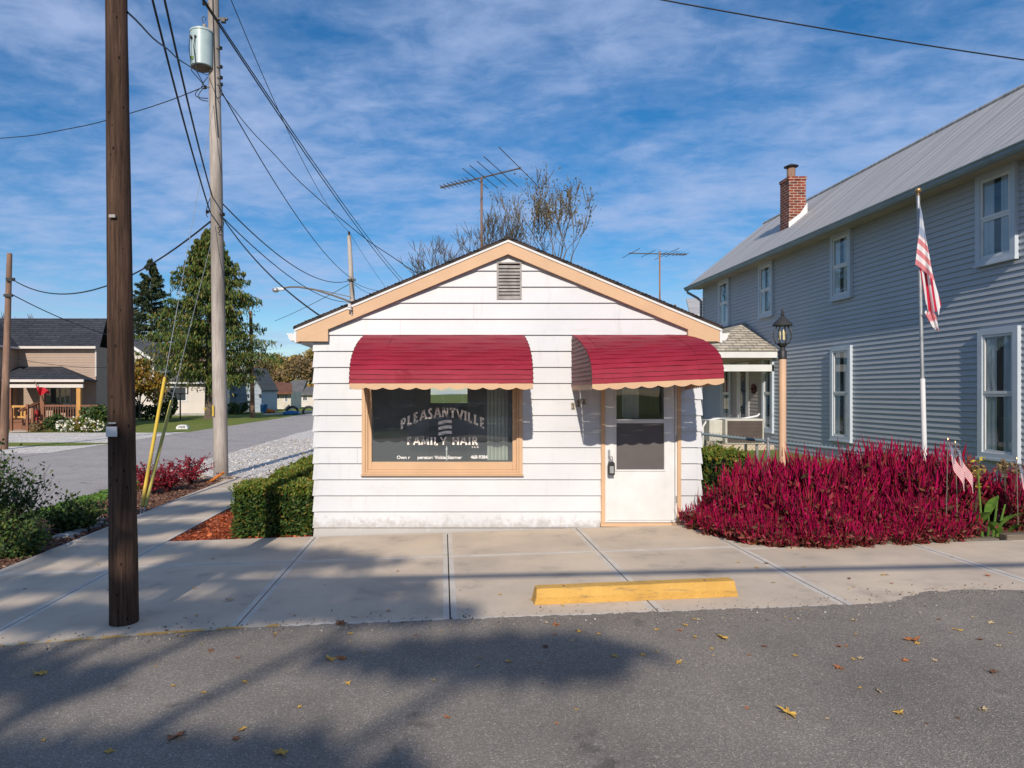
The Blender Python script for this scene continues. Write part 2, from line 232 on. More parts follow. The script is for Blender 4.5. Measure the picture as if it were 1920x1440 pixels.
# ---------------------------------------------------------------- mesh helpers
ORG = {}
class MB:
    def __init__(s): s.v = []; s.f = []; s.m = []; s.mi = 0
    def add(s, vs, fs):
        o = len(s.v); s.v += [tuple(v) for v in vs]
        for f in fs: s.f.append(tuple(i + o for i in f)); s.m.append(s.mi)
        return s
    def quad(s, a, b, c, d): return s.add([a, b, c, d], [(0, 1, 2, 3)])
    def box(s, x0, x1, y0, y1, z0, z1):
        return s.add([(x, y, z) for z in (z0, z1) for y in (y0, y1) for x in (x0, x1)],
                     [(0, 2, 3, 1), (4, 5, 7, 6), (0, 1, 5, 4), (1, 3, 7, 5), (3, 2, 6, 7), (2, 0, 4, 6)])
    def obox(s, c, half, rz=0, rx=0, ry=0):
        Mx = Matrix.Rotation(rz, 3, 'Z') @ Matrix.Rotation(ry, 3, 'Y') @ Matrix.Rotation(rx, 3, 'X')
        vs = [Vector(c) + Mx @ Vector((x * half[0], y * half[1], z * half[2])) for z in (-1, 1) for y in (-1, 1) for x in (-1, 1)]
        return s.add(vs, [(0, 2, 3, 1), (4, 5, 7, 6), (0, 1, 5, 4), (1, 3, 7, 5), (3, 2, 6, 7), (2, 0, 4, 6)])
    def tube(s, pts, r, n=8, cap=True):
        pts = [Vector(p) for p in pts]; k = len(pts)
        rs = r if isinstance(r, (list, tuple)) else [r] * k
        rings = []; up = Vector((0, 0, 1)); ref = None
        for i, p in enumerate(pts):
            d = (pts[min(i + 1, k - 1)] - pts[max(i - 1, 0)]).normalized()
            if ref is None:
                ref = Vector((1, 0, 0)) if abs(d.x) < 0.9 else Vector((0, 1, 0))
            a = (ref - d * ref.dot(d)).normalized(); ref = a; b = d.cross(a)
            rings.append([p + (a * math.cos(2 * math.pi * j / n) + b * math.sin(2 * math.pi * j / n)) * rs[i] for j in range(n)])
        vs = [q for ring in rings for q in ring]; fs = []
        for i in range(k - 1):
            for j in range(n): fs.append((i * n + j, i * n + (j + 1) % n, (i + 1) * n + (j + 1) % n, (i + 1) * n + j))
        if cap: fs.append(tuple(range(n - 1, -1, -1))); fs.append(tuple((k - 1) * n + j for j in range(n)))
        return s.add(vs, fs)
    def lathe(s, c, prof, n=16, ax=None):
        """prof: (radius, height) rings round a vertical axis through c"""
        vs = []; fs = []; c = Vector(c)
        for r, z in prof:
            for j in range(n): vs.append(c + Vector((r * math.cos(2 * math.pi * j / n), r * math.sin(2 * math.pi * j / n), z)))
        k = len(prof)
        for i in range(k - 1):
            for j in range(n): fs.append((i * n + j, i * n + (j + 1) % n, (i + 1) * n + (j + 1) % n, (i + 1) * n + j))
        fs.append(tuple(range(n - 1, -1, -1))); fs.append(tuple((k - 1) * n + j for j in range(n)))
        return s.add(vs, fs)
    def prism(s, poly, a, b, axis='Y'):
        """closed outline (2-D) pushed from a to b along an axis"""
        def v3(p, t): return (p[0], t, p[1]) if axis == 'Y' else ((t, p[0], p[1]) if axis == 'X' else (p[0], p[1], t))
        n = len(poly); vs = [v3(p, a) for p in poly] + [v3(p, b) for p in poly]
        fs = [tuple(range(n)), tuple(range(2 * n - 1, n - 1, -1))] + [(i, i + n, (i + 1) % n + n, (i + 1) % n) for i in range(n)]
        return s.add(vs, fs)
    def build(s, name, mats, parent=None, org=None, smooth=False, bevel=0, fixn=True):
        if parent is not None: org = ORG.get(parent, Vector((0, 0, 0)))
        org = Vector(org) if org is not None else Vector((0, 0, 0))
        me = bpy.data.meshes.new(name)
        me.from_pydata([(v[0] - org.x, v[1] - org.y, v[2] - org.z) for v in s.v], [], s.f)
        for m in (mats if isinstance(mats, (list, tuple)) else [mats]): me.materials.append(M[m] if isinstance(m, str) else m)
        me.polygons.foreach_set('material_index', s.m)
        if fixn and len(s.f) < 60000:
            bm = bmesh.new(); bm.from_mesh(me); bmesh.ops.recalc_face_normals(bm, faces=bm.faces); bm.to_mesh(me); bm.free()
        if smooth:
            me.polygons.foreach_set('use_smooth', [True] * len(me.polygons))
        o = bpy.data.objects.new(name, me); C.objects.link(o)
        if bevel:
            md = o.modifiers.new('b', 'BEVEL'); md.width = bevel; md.segments = 2; md.limit_method = 'ANGLE'
        if smooth:
            try:
                me.set_sharp_from_angle(angle=R(45))
            except Exception: pass
        if parent is not None: o.parent = parent
        else: o.location = org
        ORG[o] = org
        return o
def tag(o, label=None, cat=None, group=None, kind=None):
    if label: o['label'] = label
    if cat: o['category'] = cat
    if group: o['group'] = group
    if kind: o['kind'] = kind
    return o
def thing(name, loc, label, cat, group=None):
    o = bpy.data.objects.new(name, None); C.objects.link(o); o.location = loc; o.empty_display_size = 0.1
    ORG[o] = Vector(loc); return tag(o, label, cat, group)
def copy_tree(o, parent=None):
    c = o.copy(); C.objects.link(c)
    if parent is not None: c.parent = parent
    for ch in list(o.children): copy_tree(ch, c)
    return c
def fastmesh(name, V, Fc, mats, parent=None, org=None, mi=None, smooth=False):
    """numpy vertices, equal-sided faces"""
    if parent is not None: org = ORG.get(parent, Vector((0, 0, 0)))
    org = Vector(org) if org is not None else Vector((0, 0, 0))
    V = np.asarray(V, dtype=np.float32) - np.array(org, dtype=np.float32); Fc = np.asarray(Fc, dtype=np.int32)
    me = bpy.data.meshes.new(name); k = Fc.shape[1]
    me.vertices.add(len(V)); me.vertices.foreach_set('co', V.ravel())
    me.loops.add(Fc.size); me.loops.foreach_set('vertex_index', Fc.ravel())
    me.polygons.add(len(Fc)); me.polygons.foreach_set('loop_start', np.arange(0, Fc.size, k, dtype=np.int32))
    for m in (mats if isinstance(mats, (list, tuple)) else [mats]): me.materials.append(M[m] if isinstance(m, str) else m)
    if mi is not None: me.polygons.foreach_set('material_index', np.asarray(mi, dtype=np.int32))
    me.update(calc_edges=True); me.validate()
    o = bpy.data.objects.new(name, me); C.objects.link(o)
    if parent is not None: o.parent = parent
    else: o.location = org
    ORG[o] = org
    return o
def unit(a): return a / np.maximum(np.linalg.norm(a, axis=1, keepdims=True), 1e-9)
def leafquads(cen, size, aspect=0.5, dirs=None, spread=1.0, sv=0.35):
    """diamond leaves at centres; dirs = preferred long axis"""
    n = len(cen); d = RNG.normal(size=(n, 3))
    if dirs is not None: d = dirs + d * spread * 0.5
    d = unit(d); r = RNG.normal(size=(n, 3)); s = unit(np.cross(d, r)); nn = np.cross(d, s)
    L_ = (size * (1 + RNG.uniform(-sv, sv, n)))[:, None]; W = L_ * aspect * 0.5
    base = cen - d * L_ * 0.5
    V = np.stack([base, base + d * L_ * 0.45 + s * W + nn * W * 0.3, base + d * L_, base + d * L_ * 0.45 - s * W + nn * W * 0.3], axis=1).reshape(-1, 3)
    Fc = np.arange(n * 4).reshape(n, 4)
    return V, Fc
def cat(*vf):
    Vs = []; Fs = []; o = 0
    for V, Fc in vf: Vs.append(V); Fs.append(Fc + o); o += len(V)
    return np.concatenate(Vs), np.concatenate(Fs)
def blobpts(n, c, r, shell=0.55, seed_lumps=9, lump=0.35):
    """points in an uneven ellipsoid"""
    u = unit(RNG.normal(size=(n, 3))); rad = RNG.uniform(shell ** 3, 1, n) ** (1 / 3)
    lumps = unit(RNG.normal(size=(seed_lumps, 3))); k = np.max(u @ lumps.T, axis=1)
    rad = rad * (1 - lump + lump * 1.5 * np.clip((k - 0.55) / 0.45, 0, 1))
    return np.array(c) + u * rad[:, None] * np.array(r)
def lap(mb, p0, p1, z0, z1, h, proud=0.012, out=(0, -1), top=None):
    """lapped boards on a vertical wall from p0 to p1 (plan points); top(t)->height cap for gables"""
    p0 = Vector(p0); p1 = Vector(p1); o = Vector((out[0], out[1], 0)); z = z0
    e = p1 - p0
    while z < z1 - 1e-4:
        zt = min(z + h, z1)
        if top is None:
            a0, a1, b0, b1 = 0, 1, 0, 1
        else:
            a0, a1 = top(z); b0, b1 = top(zt)
            if a1 <= a0: break
            if b1 < b0: b0 = b1 = (b0 + b1) / 2
        P0 = Vector((p0.x + e.x * a0, p0.y + e.y * a0, z)); P1 = Vector((p0.x + e.x * a1, p0.y + e.y * a1, z))
        Q0 = Vector((p0.x + e.x * b0, p0.y + e.y * b0, zt)); Q1 = Vector((p0.x + e.x * b1, p0.y + e.y * b1, zt))
        mb.quad(P0 + o * proud, P1 + o * proud, Q1 + o * 0.001, Q0 + o * 0.001)
        mb.quad(P0, P1, P1 + o * proud, P0 + o * proud)
        z = zt
    return mb
def patch(name, pts, m, dz, kind='structure', hole=None):
    """a sheet on the ground following its slope"""
    bm = bmesh.new(); vs = [bm.verts.new((p[0], p[1], 0)) for p in pts]; bm.faces.new(vs)
    for xx in (-16, 12):
        g = bm.verts[:] + bm.edges[:] + bm.faces[:]
        bmesh.ops.bisect_plane(bm, geom=g, plane_co=(xx, 0, 0), plane_no=(1, 0, 0))
    for v in bm.verts: v.co.z = gz(v.co.x) + dz
    bmesh.ops.triangulate(bm, faces=bm.faces)
    bmesh.ops.recalc_face_normals(bm, faces=bm.faces)
    for f in bm.faces:
        if f.normal.z < 0: f.normal_flip()
    me = bpy.data.meshes.new(name); bm.to_mesh(me); bm.free(); me.materials.append(M[m])
    o = bpy.data.objects.new(name, me); C.objects.link(o); return tag(o, kind=kind)
def wob(a, b, n, amp, rnd=random):
    """points from a to b with a ragged side to side wobble"""
    out = []
    for i in range(n + 1):
        t = i / n; x = a[0] + (b[0] - a[0]) * t; y = a[1] + (b[1] - a[1]) * t
        d = math.hypot(b[0] - a[0], b[1] - a[1]); nx, ny = -(b[1] - a[1]) / d, (b[0] - a[0]) / d
        w = rnd.uniform(-amp, amp) if 0 < i < n else 0
        out.append((x + nx * w, y + ny * w))
    return out

# ---------------------------------------------------------------- ground
bm = bmesh.new()
xs = [-600, -200, -60, -16, -5, 0, 5, 12, 60, 200, 600]; ys = [-300, -60, -8, 8, 40, 120, 400, 900]
gv = [[bm.verts.new((x, y, gz(x))) for x in xs] for y in ys]
for j in range(len(ys) - 1):
    for i in range(len(xs) - 1): bm.faces.new((gv[j][i], gv[j][i + 1], gv[j + 1][i + 1], gv[j + 1][i]))
me = bpy.data.meshes.new('ground'); bm.to_mesh(me); bm.free(); me.materials.append(M['lawn'])
g_ = bpy.data.objects.new('ground', me); C.objects.link(g_); tag(g_, kind='structure')

# the street in front: ragged where it meets the concrete, running over it at the right
e = [(-60, 5.0), (-5.2, 5.0), (-3.3, 5.09), (-2.4, 5.22), (-1.5, 5.31)]
e += wob((-1.5, 5.33), (3.3, 5.40), 150, 0.018)[1:] + wob((3.3, 5.40), (3.55, 5.42), 6, .01)[1:] + wob((3.55, 5.42), (4.0, 5.66), 14, .02)[1:] + wob((4.0, 5.66), (9, 5.54), 90, 0.03)[1:] + [(60, 5.5)]
patch('street', [(60, -7), (-60, -7)][::-1] + e[::-1], 'asphalt', 0.042) if False else None
patch('street', [(-60, -7.5)] + [(p[0], p[1]) for p in e] + [(60, -7.5)], 'asphalt', 0.053)
# side street along the left, and the paved mouth of it
patch('side_street', wob((-15.3, 5.2), (-15.0, 60), 40, 0.08) + [(-15.4, 120), (-13, 220), (-5, 220), (-7.6, 120)] + wob((-7.3, 60), (-7.1, 17), 50, 0.06) + [(-7.0, 12), (-7.0, 5.2)], 'asphalt2', 0.008)
patch('parking_apron', [(-60, 14), (-15.25, 14), (-15.25, 26.6)] + wob((-15.25, 26.6), (-60, 27.5), 40, 0.15), 'asphalt2', 0.012)
patch('gravel_shoulder', [(-15.2, 26.4), (-15.1, 40.5)] + wob((-15.1, 40.5), (-60, 40), 40, 0.3) + [(-60, 26.4)], 'gravel', 0.018)
patch('grass_island', [(-24 + 4.4 * (1 + math.cos(a)) * (1 + 0.05 * math.sin(5 * a)), 31.2 + 1.15 * math.sin(a) * (1 + 0.15 * math.sin(3 * a))) for a in [i / 40 * 2 * math.pi for i in range(40)]], 'lawn', 0.03)
patch('gravel_yard', [(-7.4, 15.3), (-4.9, 15.3), (-1.5, 15.3), (-1.5, 16.5), (-1.5, 60)] + wob((-4.5, 62), (-7.6, 60), 6, 0.2) + wob((-7.6, 60), (-7.25, 15.3), 70, 0.10), 'gravel', 0.016)
patch('mulch_bed', [(-7.0, 6.2), (-6.9, 16.0), (-4.7, 16.0), (-4.86, 15.4), (-4.87, 6.2)], 'mulch', 0.022)
patch('red_mulch_bed', [(-3.53, 8.74), (-1.5, 8.74), (-1.5, 15.4), (-3.53, 15.4)], 'mulch_red', 0.022)
patch('flower_bed_soil', [(3.3, 8.7), (3.3, 7.9), (4.0, 7.35), (11, 7.22), (11, 8.9), (3.6, 12)], 'mulch', 0.024)
patch('driveway_path', [tuple(G(490, 779))[:2], tuple(G(498, 776))[:2], tuple(G(587, 770))[:2], tuple(G(587, 773))[:2]], 'concrete', 0.03)
patch('front_path', [tuple(G(18, 812))[:2], tuple(G(52, 811))[:2], tuple(G(52, 800))[:2], tuple(G(18, 800))[:2]], 'concrete', 0.03)
# grass strip at the edge of the mulch bed by the side street
patch('grass_verge', wob((-7.0, 9.5), (-7.05, 16), 12, 0.05) + wob((-6.35, 16), (-6.3, 9.5), 20, 0.1), 'lawn', 0.030)

# sidewalks: panels with trowelled rims and open joints
def slabs(name, rects, th=0.05):
    mb = MB(); ms = ['concrete', 'concrete_edge', 'joint']
    for poly in rects:
        n = len(poly); c = (sum(p[0] for p in poly) / n, sum(p[1] for p in poly) / n)
        def ins(q, d):
            out = []
            for i in range(n):
                p, a, b = Vector(q[i]), Vector(q[i - 1]), Vector(q[(i + 1) % n])
                u = (p - a).normalized(); v = (b - p).normalized(); nu = Vector((-u.y, u.x)); nv = Vector((-v.y, v.x))
                w = (nu + nv); w = w / max(0.3, w.dot(nu)); out.append(p + w * d)
            return out
        top = ins(poly, 0.006); rim = ins(poly, 0.055)
        z = lambda p, dz: (p[0], p[1], gz(p[0]) + dz)
        mb.mi = 0; mb.add([z(p, th) for p in rim], [tuple(range(n))])
        for i in range(n):
            j = (i + 1) % n
            mb.mi = 1; mb.quad(z(top[i], th - 0.001), z(top[j], th - 0.001), z(rim[j], th), z(rim[i], th))
            mb.mi = 0; mb.quad(z(top[i], -0.05), z(top[j], -0.05), z(top[j], th - 0.001), z(top[i], th - 0.001))
    mb.mi = 2
    return tag(mb.build(name, ms, fixn=True), kind='structure')
JX = [-3.53, -1.62, 0.06, 1.70, 3.20, 5.02, 6.7, 8.4, 10.1, 11.8]
def yf(x): return float(np.interp(x, [-6, -4.87, -3.4, -2.4, -1.6, -1.0, 4.5], [4.9, 4.95, 5.07, 5.2, 5.30, 5.335, 5.36]))
rects = []
for a, b in zip(JX[:-1], JX[1:]):
    back = 8.74 if b < 3.25 else 7.34
    if back > 8: rects.append([(a, 7.43), (b, 7.43), (b, back), (a, back)])
    top = 7.43 if b < 3.25 else back
    xs2 = [a + (b - a) * i / 5 for i in range(6)]
    rects.append([(x, yf(x)) for x in xs2] + [(b, top), (a, top)])
rects.append([(3.2, 7.34), (3.62, 7.34), (3.3, 8.0), (3.33, 8.74), (3.2, 8.74)])
for y0, y1 in ((None, 7.3), (7.3, 8.74), (8.74, 10.4), (10.4, 12.1), (12.1, 13.8), (13.8, 15.45)):
    if y0 is None: rects.append([(x, yf(x)) for x in (-4.87, -4.4, -4.0, -3.53)] + [(-3.53, y1), (-4.87, y1)])
    else: rects.append([(-4.87, y0), (-3.53, y0), (-3.53, y1), (-4.87, y1)])
slabs('sidewalk', rects)
patch('joint_bed', [(-4.86, 5.2), (-3.54, 5.3), (-1.5, 5.4), (11, 5.5), (11, 7.3), (3.4, 7.3), (3.2, 8.7), (-3.53, 8.7), (-3.53, 15.4), (-4.86, 15.4)], 'joint', 0.028)
# worn yellow paint along the kerb edge
mb = MB()
for i in range(60):
    x0 = -4.87 + i * 0.06; x1 = x0 + 0.06
    if x1 > -1.25: break
    mb.quad((x0, yf(x0) + 0.002, gz(x0) + 0.0565), (x1, yf(x1) + 0.002, gz(x1) + 0.0565), (x1, yf(x1) + 0.05, gz(x1) + 0.0565), (x0, yf(x0) + 0.05, gz(x0) + 0.0565))
    mb.quad((x0, yf(x0) - 0.003, gz(x0) + 0.03), (x1, yf(x1) - 0.003, gz(x1) + 0.03), (x1, yf(x1) + 0.001, gz(x1) + 0.054), (x0, yf(x0) + 0.001, gz(x0) + 0.054))
tag(mb.build('kerb_paint', 'kerb_paint'), kind='structure')
# sidewalk and verge across the street, behind the viewer
mb = MB(); mb.add([(-60, -9.5, gz(-60) + .05), (-16, -9.5, gz(-16) + .05), (12, -9.5, gz(12) + .05), (60, -9.5, gz(60) + .05), (60, -7.5, gz(60) + .05), (12, -7.5, gz(12) + .05), (-16, -7.5, gz(-16) + .05), (-60, -7.5, gz(-60) + .05)], [(0, 1, 6, 7), (1, 2, 5, 6), (2, 3, 4, 5)])
tag(mb.build('far_sidewalk', 'concrete'), kind='structure')
# ================================================================ the hair shop
D = 8.80; XL, XR, XA = -1.65, 3.32, 0.835
S_ = thing('hair_shop', (XA, D, gz(XA)), 'small white clapboard hair shop with tan rake boards and two burgundy awnings', 'shop')
def zpx(y): return H - (y - YV) / F * D
CH = 0.2065; Z0 = 2.579 - CH * 13
RS = 0.418                                            # roof slope
def roofz(x, top=3.80): return top - RS * abs(x - XA)
WX0, WX1, WZ0, WZ1 = -1.03, 1.02, 0.79, 2.30           # window opening (outer casing)
DX0, DX1, DZ0, DZ1 = 2.045, 3.055, 0.17, 2.26
mb = MB(); rr = random.Random(3)
k = 0; z = Z0
while z < 3.62:
    zt = z + CH
    ivs = [(XL, XR)]
    def cut(ivs, a, b):
        out = []
        for p, q in ivs:
            if b <= p or a >= q: out.append((p, q)); continue
            if a > p: out.append((p, a))
            if b < q: out.append((b, q))
        return out
    zz = []                                           # split the course where openings begin or end inside it
    for c in (WZ0, WZ1, DZ1, DZ0, 3.035, 3.515):
        if z + 0.004 < c < zt - 0.004: zz.append(c)
    zz = [z] + sorted(zz) + [zt]
    seams = [rr.uniform(XL + 0.5, XR - 0.5) for _ in range(rr.choice((0, 1, 1)))]
    for za, zb in zip(zz[:-1], zz[1:]):
        zm = (za + zb) / 2; iv = [(XL, XR)]
        if WZ0 < zm < WZ1: iv = cut(iv, WX0, WX1)
        if DZ0 < zm < DZ1: iv = cut(iv, DX0, DX1)
        if 3.035 < zm < 3.515: iv = cut(iv, 0.695, 1.015)
        for s_ in seams: iv = cut(iv, s_, s_ + 0.002)
        for a, b in iv:
            def lim(x0, x1, zc):
                w = (3.62 - zc) / RS
                return max(x0, XA - w), min(x1, XA + w)
            a0, b0 = lim(a, b, za); a1, b1 = lim(a, b, zb)
            if b0 - a0 < 0.002: continue
            if b1 < a1: a1 = b1 = min(max(XA, a0), b0)
            fa = 0.025 * (zt - za) / CH + 0.002; fb = 0.025 * (zt - zb) / CH + 0.002
            mb.quad((a0, D - fa, za), (b0, D - fa, za), (b1, D - fb, zb), (a1, D - fb, zb))
            if abs(za - z) < 1e-6: mb.quad((a0, D + 0.01, za), (b0, D + 0.01, za), (b0, D - fa, za), (a0, D - fa, za))
    z = zt
# corner caps, one folded piece per course
for i in range(13):
    z = Z0 + i * CH
    if z + CH > 2.6: break
    for sx, x in ((-1, XL), (1, XR)):
        x1, x2 = x + sx * 0.024, x - sx * 0.045
        mb.add([(x1, D - 0.026, z - 0.004), (x2, D - 0.026, z - 0.004), (x2, D - 0.006, z + CH), (x1 - sx * 0.018, D - 0.006, z + CH),
                (x1, D + 0.06, z - 0.004), (x1 - sx * 0.018, D + 0.06, z + CH)], [(0, 1, 2, 3), (0, 3, 5, 4), (0, 4, 1)])
lap(mb, (XL, D + 0.06), (XL, 17.0), Z0, 2.5, CH, 0.016, (-1, 0)); lap(mb, (XR, D + 0.06), (XR, 17.0), Z0, 2.5, CH, 0.016, (1, 0))
mb.mi = 1                                             # sheathing behind the boards, and the shell of the room
def sheath(x0, x1, z0, z1): mb.box(x0, x1, D + 0.003, D + 0.09, z0, z1)
sheath(XL, WX0, -0.3, 2.5); sheath(WX0, WX1, -0.3, WZ0); sheath(WX0, WX1, WZ1, 2.5); sheath(WX1, DX0, -0.3, 2.5)
sheath(DX0, DX1, DZ1, 2.5); sheath(DX1, XR, -0.3, 2.5); sheath(DX0, DX1, -0.3, DZ0)
mb.prism([(XL, 2.503), (XR, 2.503), (XA, 3.60)], D + 0.004, D + 0.09)
mb.box(XL + .003, XL + .1, D + .09, 17, -.3, 2.5); mb.box(XR - .1, XR - .003, D + .09, 17, -.3, 2.5); mb.box(XL + .003, -.30, 17.003, 17.1, -.3, 2.5); mb.box(.62, XR - .003, 17.003, 17.1, -.3, 2.5); mb.box(-.30, .62, 17.003, 17.1, -.3, 1.58); mb.box(-.30, .62, 17.003, 17.1, 2.2, 2.5)
mb.prism([(XL, 2.503), (XR, 2.503), (XA, 3.60)], 17.0, 17.1)
wall = mb.build('siding_wall', ['white', 'inner'], S_)
mb = MB(); mb.box(XL + .1, XR - .1, D + .09, 17, 0.02, 0.17); mb.build('shop_floor', 'floor', S_)
mb = MB(); mb.box(XL + .1, XR - .1, D + .09, 17, 2.44, 2.5); mb.mi = 0
mb.box(XL + .1, -.22, 11.6, 11.7, .17, 2.44); mb.box(.44, XR - .1, 11.6, 11.7, .17, 2.44); mb.box(-.22, .44, 11.6, 11.7, 2.3, 2.44); mb.build('room_partition', 'inner', S_)
# roof: thin dark slab, white edge strip, tan rake board with square returns
YF, YB = D - 0.085, 17.25
mb = MB()
for sx in (-1, 1):
    xe = XA + sx * 2.74
    mb.add([(XA, YF - .02, 3.822), (xe, YF - .02, roofz(xe) + .022), (xe, YB, roofz(xe) + .022), (XA, YB, 3.822),
            (XA, YF - .02, 3.790), (xe, YF - .02, roofz(xe) - .010), (xe, YB, roofz(xe) - .010), (XA, YB, 3.790)],
           [(0, 1, 2, 3), (4, 5, 6, 7), (0, 1, 5, 4), (1, 2, 6, 5), (2, 3, 7, 6)])
    n = 60                                            # uneven shingle butts along the rake
    for i in range(n):
        a, b = i / n, (i + 1) / n; xa, xb = XA + sx * 2.74 * a, XA + sx * 2.74 * (b - .003); t = rr.uniform(0.002, 0.012)
        mb.add([(xa, YF - .03, roofz(xa) + .018), (xb, YF - .03, roofz(xb) + .018), (xb, YF - .03, roofz(xb) + .024 + t), (xa, YF - .03, roofz(xa) + .024 + t * .3),
                (xa, YF + .2, roofz(xa) + .023), (xb, YF + .2, roofz(xb) + .023), (xb, YF + .2, roofz(xb) + .023 + t), (xa, YF + .2, roofz(xa) + .023 + t * .3)],
               [(0, 1, 2, 3), (3, 2, 6, 7), (0, 3, 7, 4), (1, 2, 6, 5)])
roof = mb.build('roof', 'roofdark', S_)
def rake(mb, y0, y1, ztop, zbot, x_in, x_out):
    for sx in (-1, 1):
        xi, xo = XA + sx * x_in, XA + sx * x_out
        mb.add([(p, y, roofz(p) - q) for y in (y0, y1) for p, q in ((xi, ztop), (xo, ztop), (xo, zbot), (xi, zbot))],
               [(0, 1, 2, 3), (7, 6, 5, 4), (0, 1, 5, 4), (1, 2, 6, 5), (2, 3, 7, 6), (3, 0, 4, 7)])
mb = MB(); rake(mb, YF - .012, YF + .03, 0.012, 0.042, 0.0, 2.73); 
for sx in (-1, 1):                                    # white end of the box eave
    xo = XA + sx * 2.73; xi = XA + sx * 2.70
    mb.box(min(xi, xo), max(xi, xo), YF - .01, YF + .2, 2.475, roofz(xo) - .043)
mb.build('drip_edge', 'white_trim', S_)
mb = MB(); rake(mb, YF, D - 0.03, 0.0425, 0.195, 0.0, 2.699)
for sx in (-1, 1):                                    # square returns at the eaves
    xo = XA + sx * 2.699; xi = XA + sx * 2.30
    mb.add([(p, y, q) for y in (YF + .001, D - .028) for p, q in ((xi, roofz(xi) - .17), (xo, roofz(xo) - .19), (xo, 2.49), (xi, 2.49))],
           [(0, 1, 2, 3), (7, 6, 5, 4), (0, 1, 5, 4), (1, 2, 6, 5), (2, 3, 7, 6), (3, 0, 4, 7)])
mb.build('rake_board', 'beige', S_)
mb = MB()
for sx, x in ((-1, XL), (1, XR)):                     # eave soffits
    xo = XA + sx * 2.70; mb.box(min(x, xo), max(x, xo), D - .025, YB - .1, 2.478, 2.49)
    mb.box(min(xo, xo + sx * .02), max(xo, xo + sx * .02), YF + .2, YB - .1, 2.478, roofz(xo) - .05)
mb.build('soffit', 'white_trim', S_)
for sx in (-1, 1):
    mb = MB(); x = XA + sx * 2.735; q = [(0, 0), (0.045, 0.0), (0.075, 0.035), (0.08, 0.07), (0.1, 0.085), (0.1, 0.095), (0, 0.095)]
    mb.prism([(x + sx * a, 2.50 + b) for a, b in q], YF + .02, YB)
    g = mb.build('gutter', 'white_trim', S_)
# gable vent: frame and louvres
mb = MB(); vx0, vx1, vz0, vz1 = 0.695, 1.015, 3.035, 3.515
mb.mi = 1; mb.box(vx0 + .01, vx1 - .01, D + .0, D + .004, vz0, vz1); mb.mi = 0  # black sheet stands in for the shaded hollow behind the louvres
for a, b, c, d in ((vx0, vx0 + .022, vz0, vz1), (vx1 - .022, vx1, vz0, vz1), (vx0 + .022, vx1 - .022, vz1 - .02, vz1), (vx0 + .022, vx1 - .022, vz0, vz0 + .022)):
    mb.box(a, b, D - .035, D, c, d)
for i in range(10):
    z = vz0 + .04 + i * 0.0425
    mb.quad((vx0 + .022, D - .032, z - 0.012), (vx1 - .022, D - .032, z - 0.012), (vx1 - .022, D - .004, z + 0.018), (vx0 + .022, D - .004, z + 0.018))
    mb.quad((vx0 + .022, D - .032, z - 0.012), (vx1 - .022, D - .032, z - 0.012), (vx1 - .022, D - .032, z - 0.022), (vx0 + .022, D - .032, z - 0.022))
mb.build('gable_vent', ['louvre', 'black'], S_)

# ---- shop window
def frame(mb, x0, x1, z0, z1, w, y0, y1, wb=None):
    wb = wb or w
    mb.box(x0, x0 + w, y0, y1, z0, z1); mb.box(x1 - w, x1, y0, y1, z0, z1)
    mb.box(x0 + w, x1 - w, y0, y1, z1 - w, z1); mb.box(x0 + w, x1 - w, y0, y1, z0, z0 + wb)
mb = MB()
frame(mb, -1.038, 1.024, 0.783, 2.31, 0.045, D - .055, D + .02, 0.03)
frame(mb, -0.993, 0.979, 0.813, 2.265, 0.030, D - .035, D + .05)
frame(mb, -0.963, 0.949, 0.843, 2.235, 0.048, D - .005, D + .07, 0.098)
mb.box(-1.05, 1.036, D - .075, D - .02, 0.768, 0.782)
win = mb.build('shop_window', 'beige', S_, bevel=0.004)
mb = MB(); mb.box(-0.915, 0.901, D + .030, D + .036, 0.941, 2.187); mb.build('pane', 'glass', win)
mb = MB()
for i in range(11):
    x = 0.585 + i * 0.0245
    mb.add([(x, D + .15, .95), (x + .024, D + .165 + .012 * (i % 2), .95), (x + .024, D + .165 + .012 * (i % 2), 2.3), (x, D + .15, 2.3)], [(0, 1, 2, 3)])
mb.build('vertical_blind', 'blind', win)
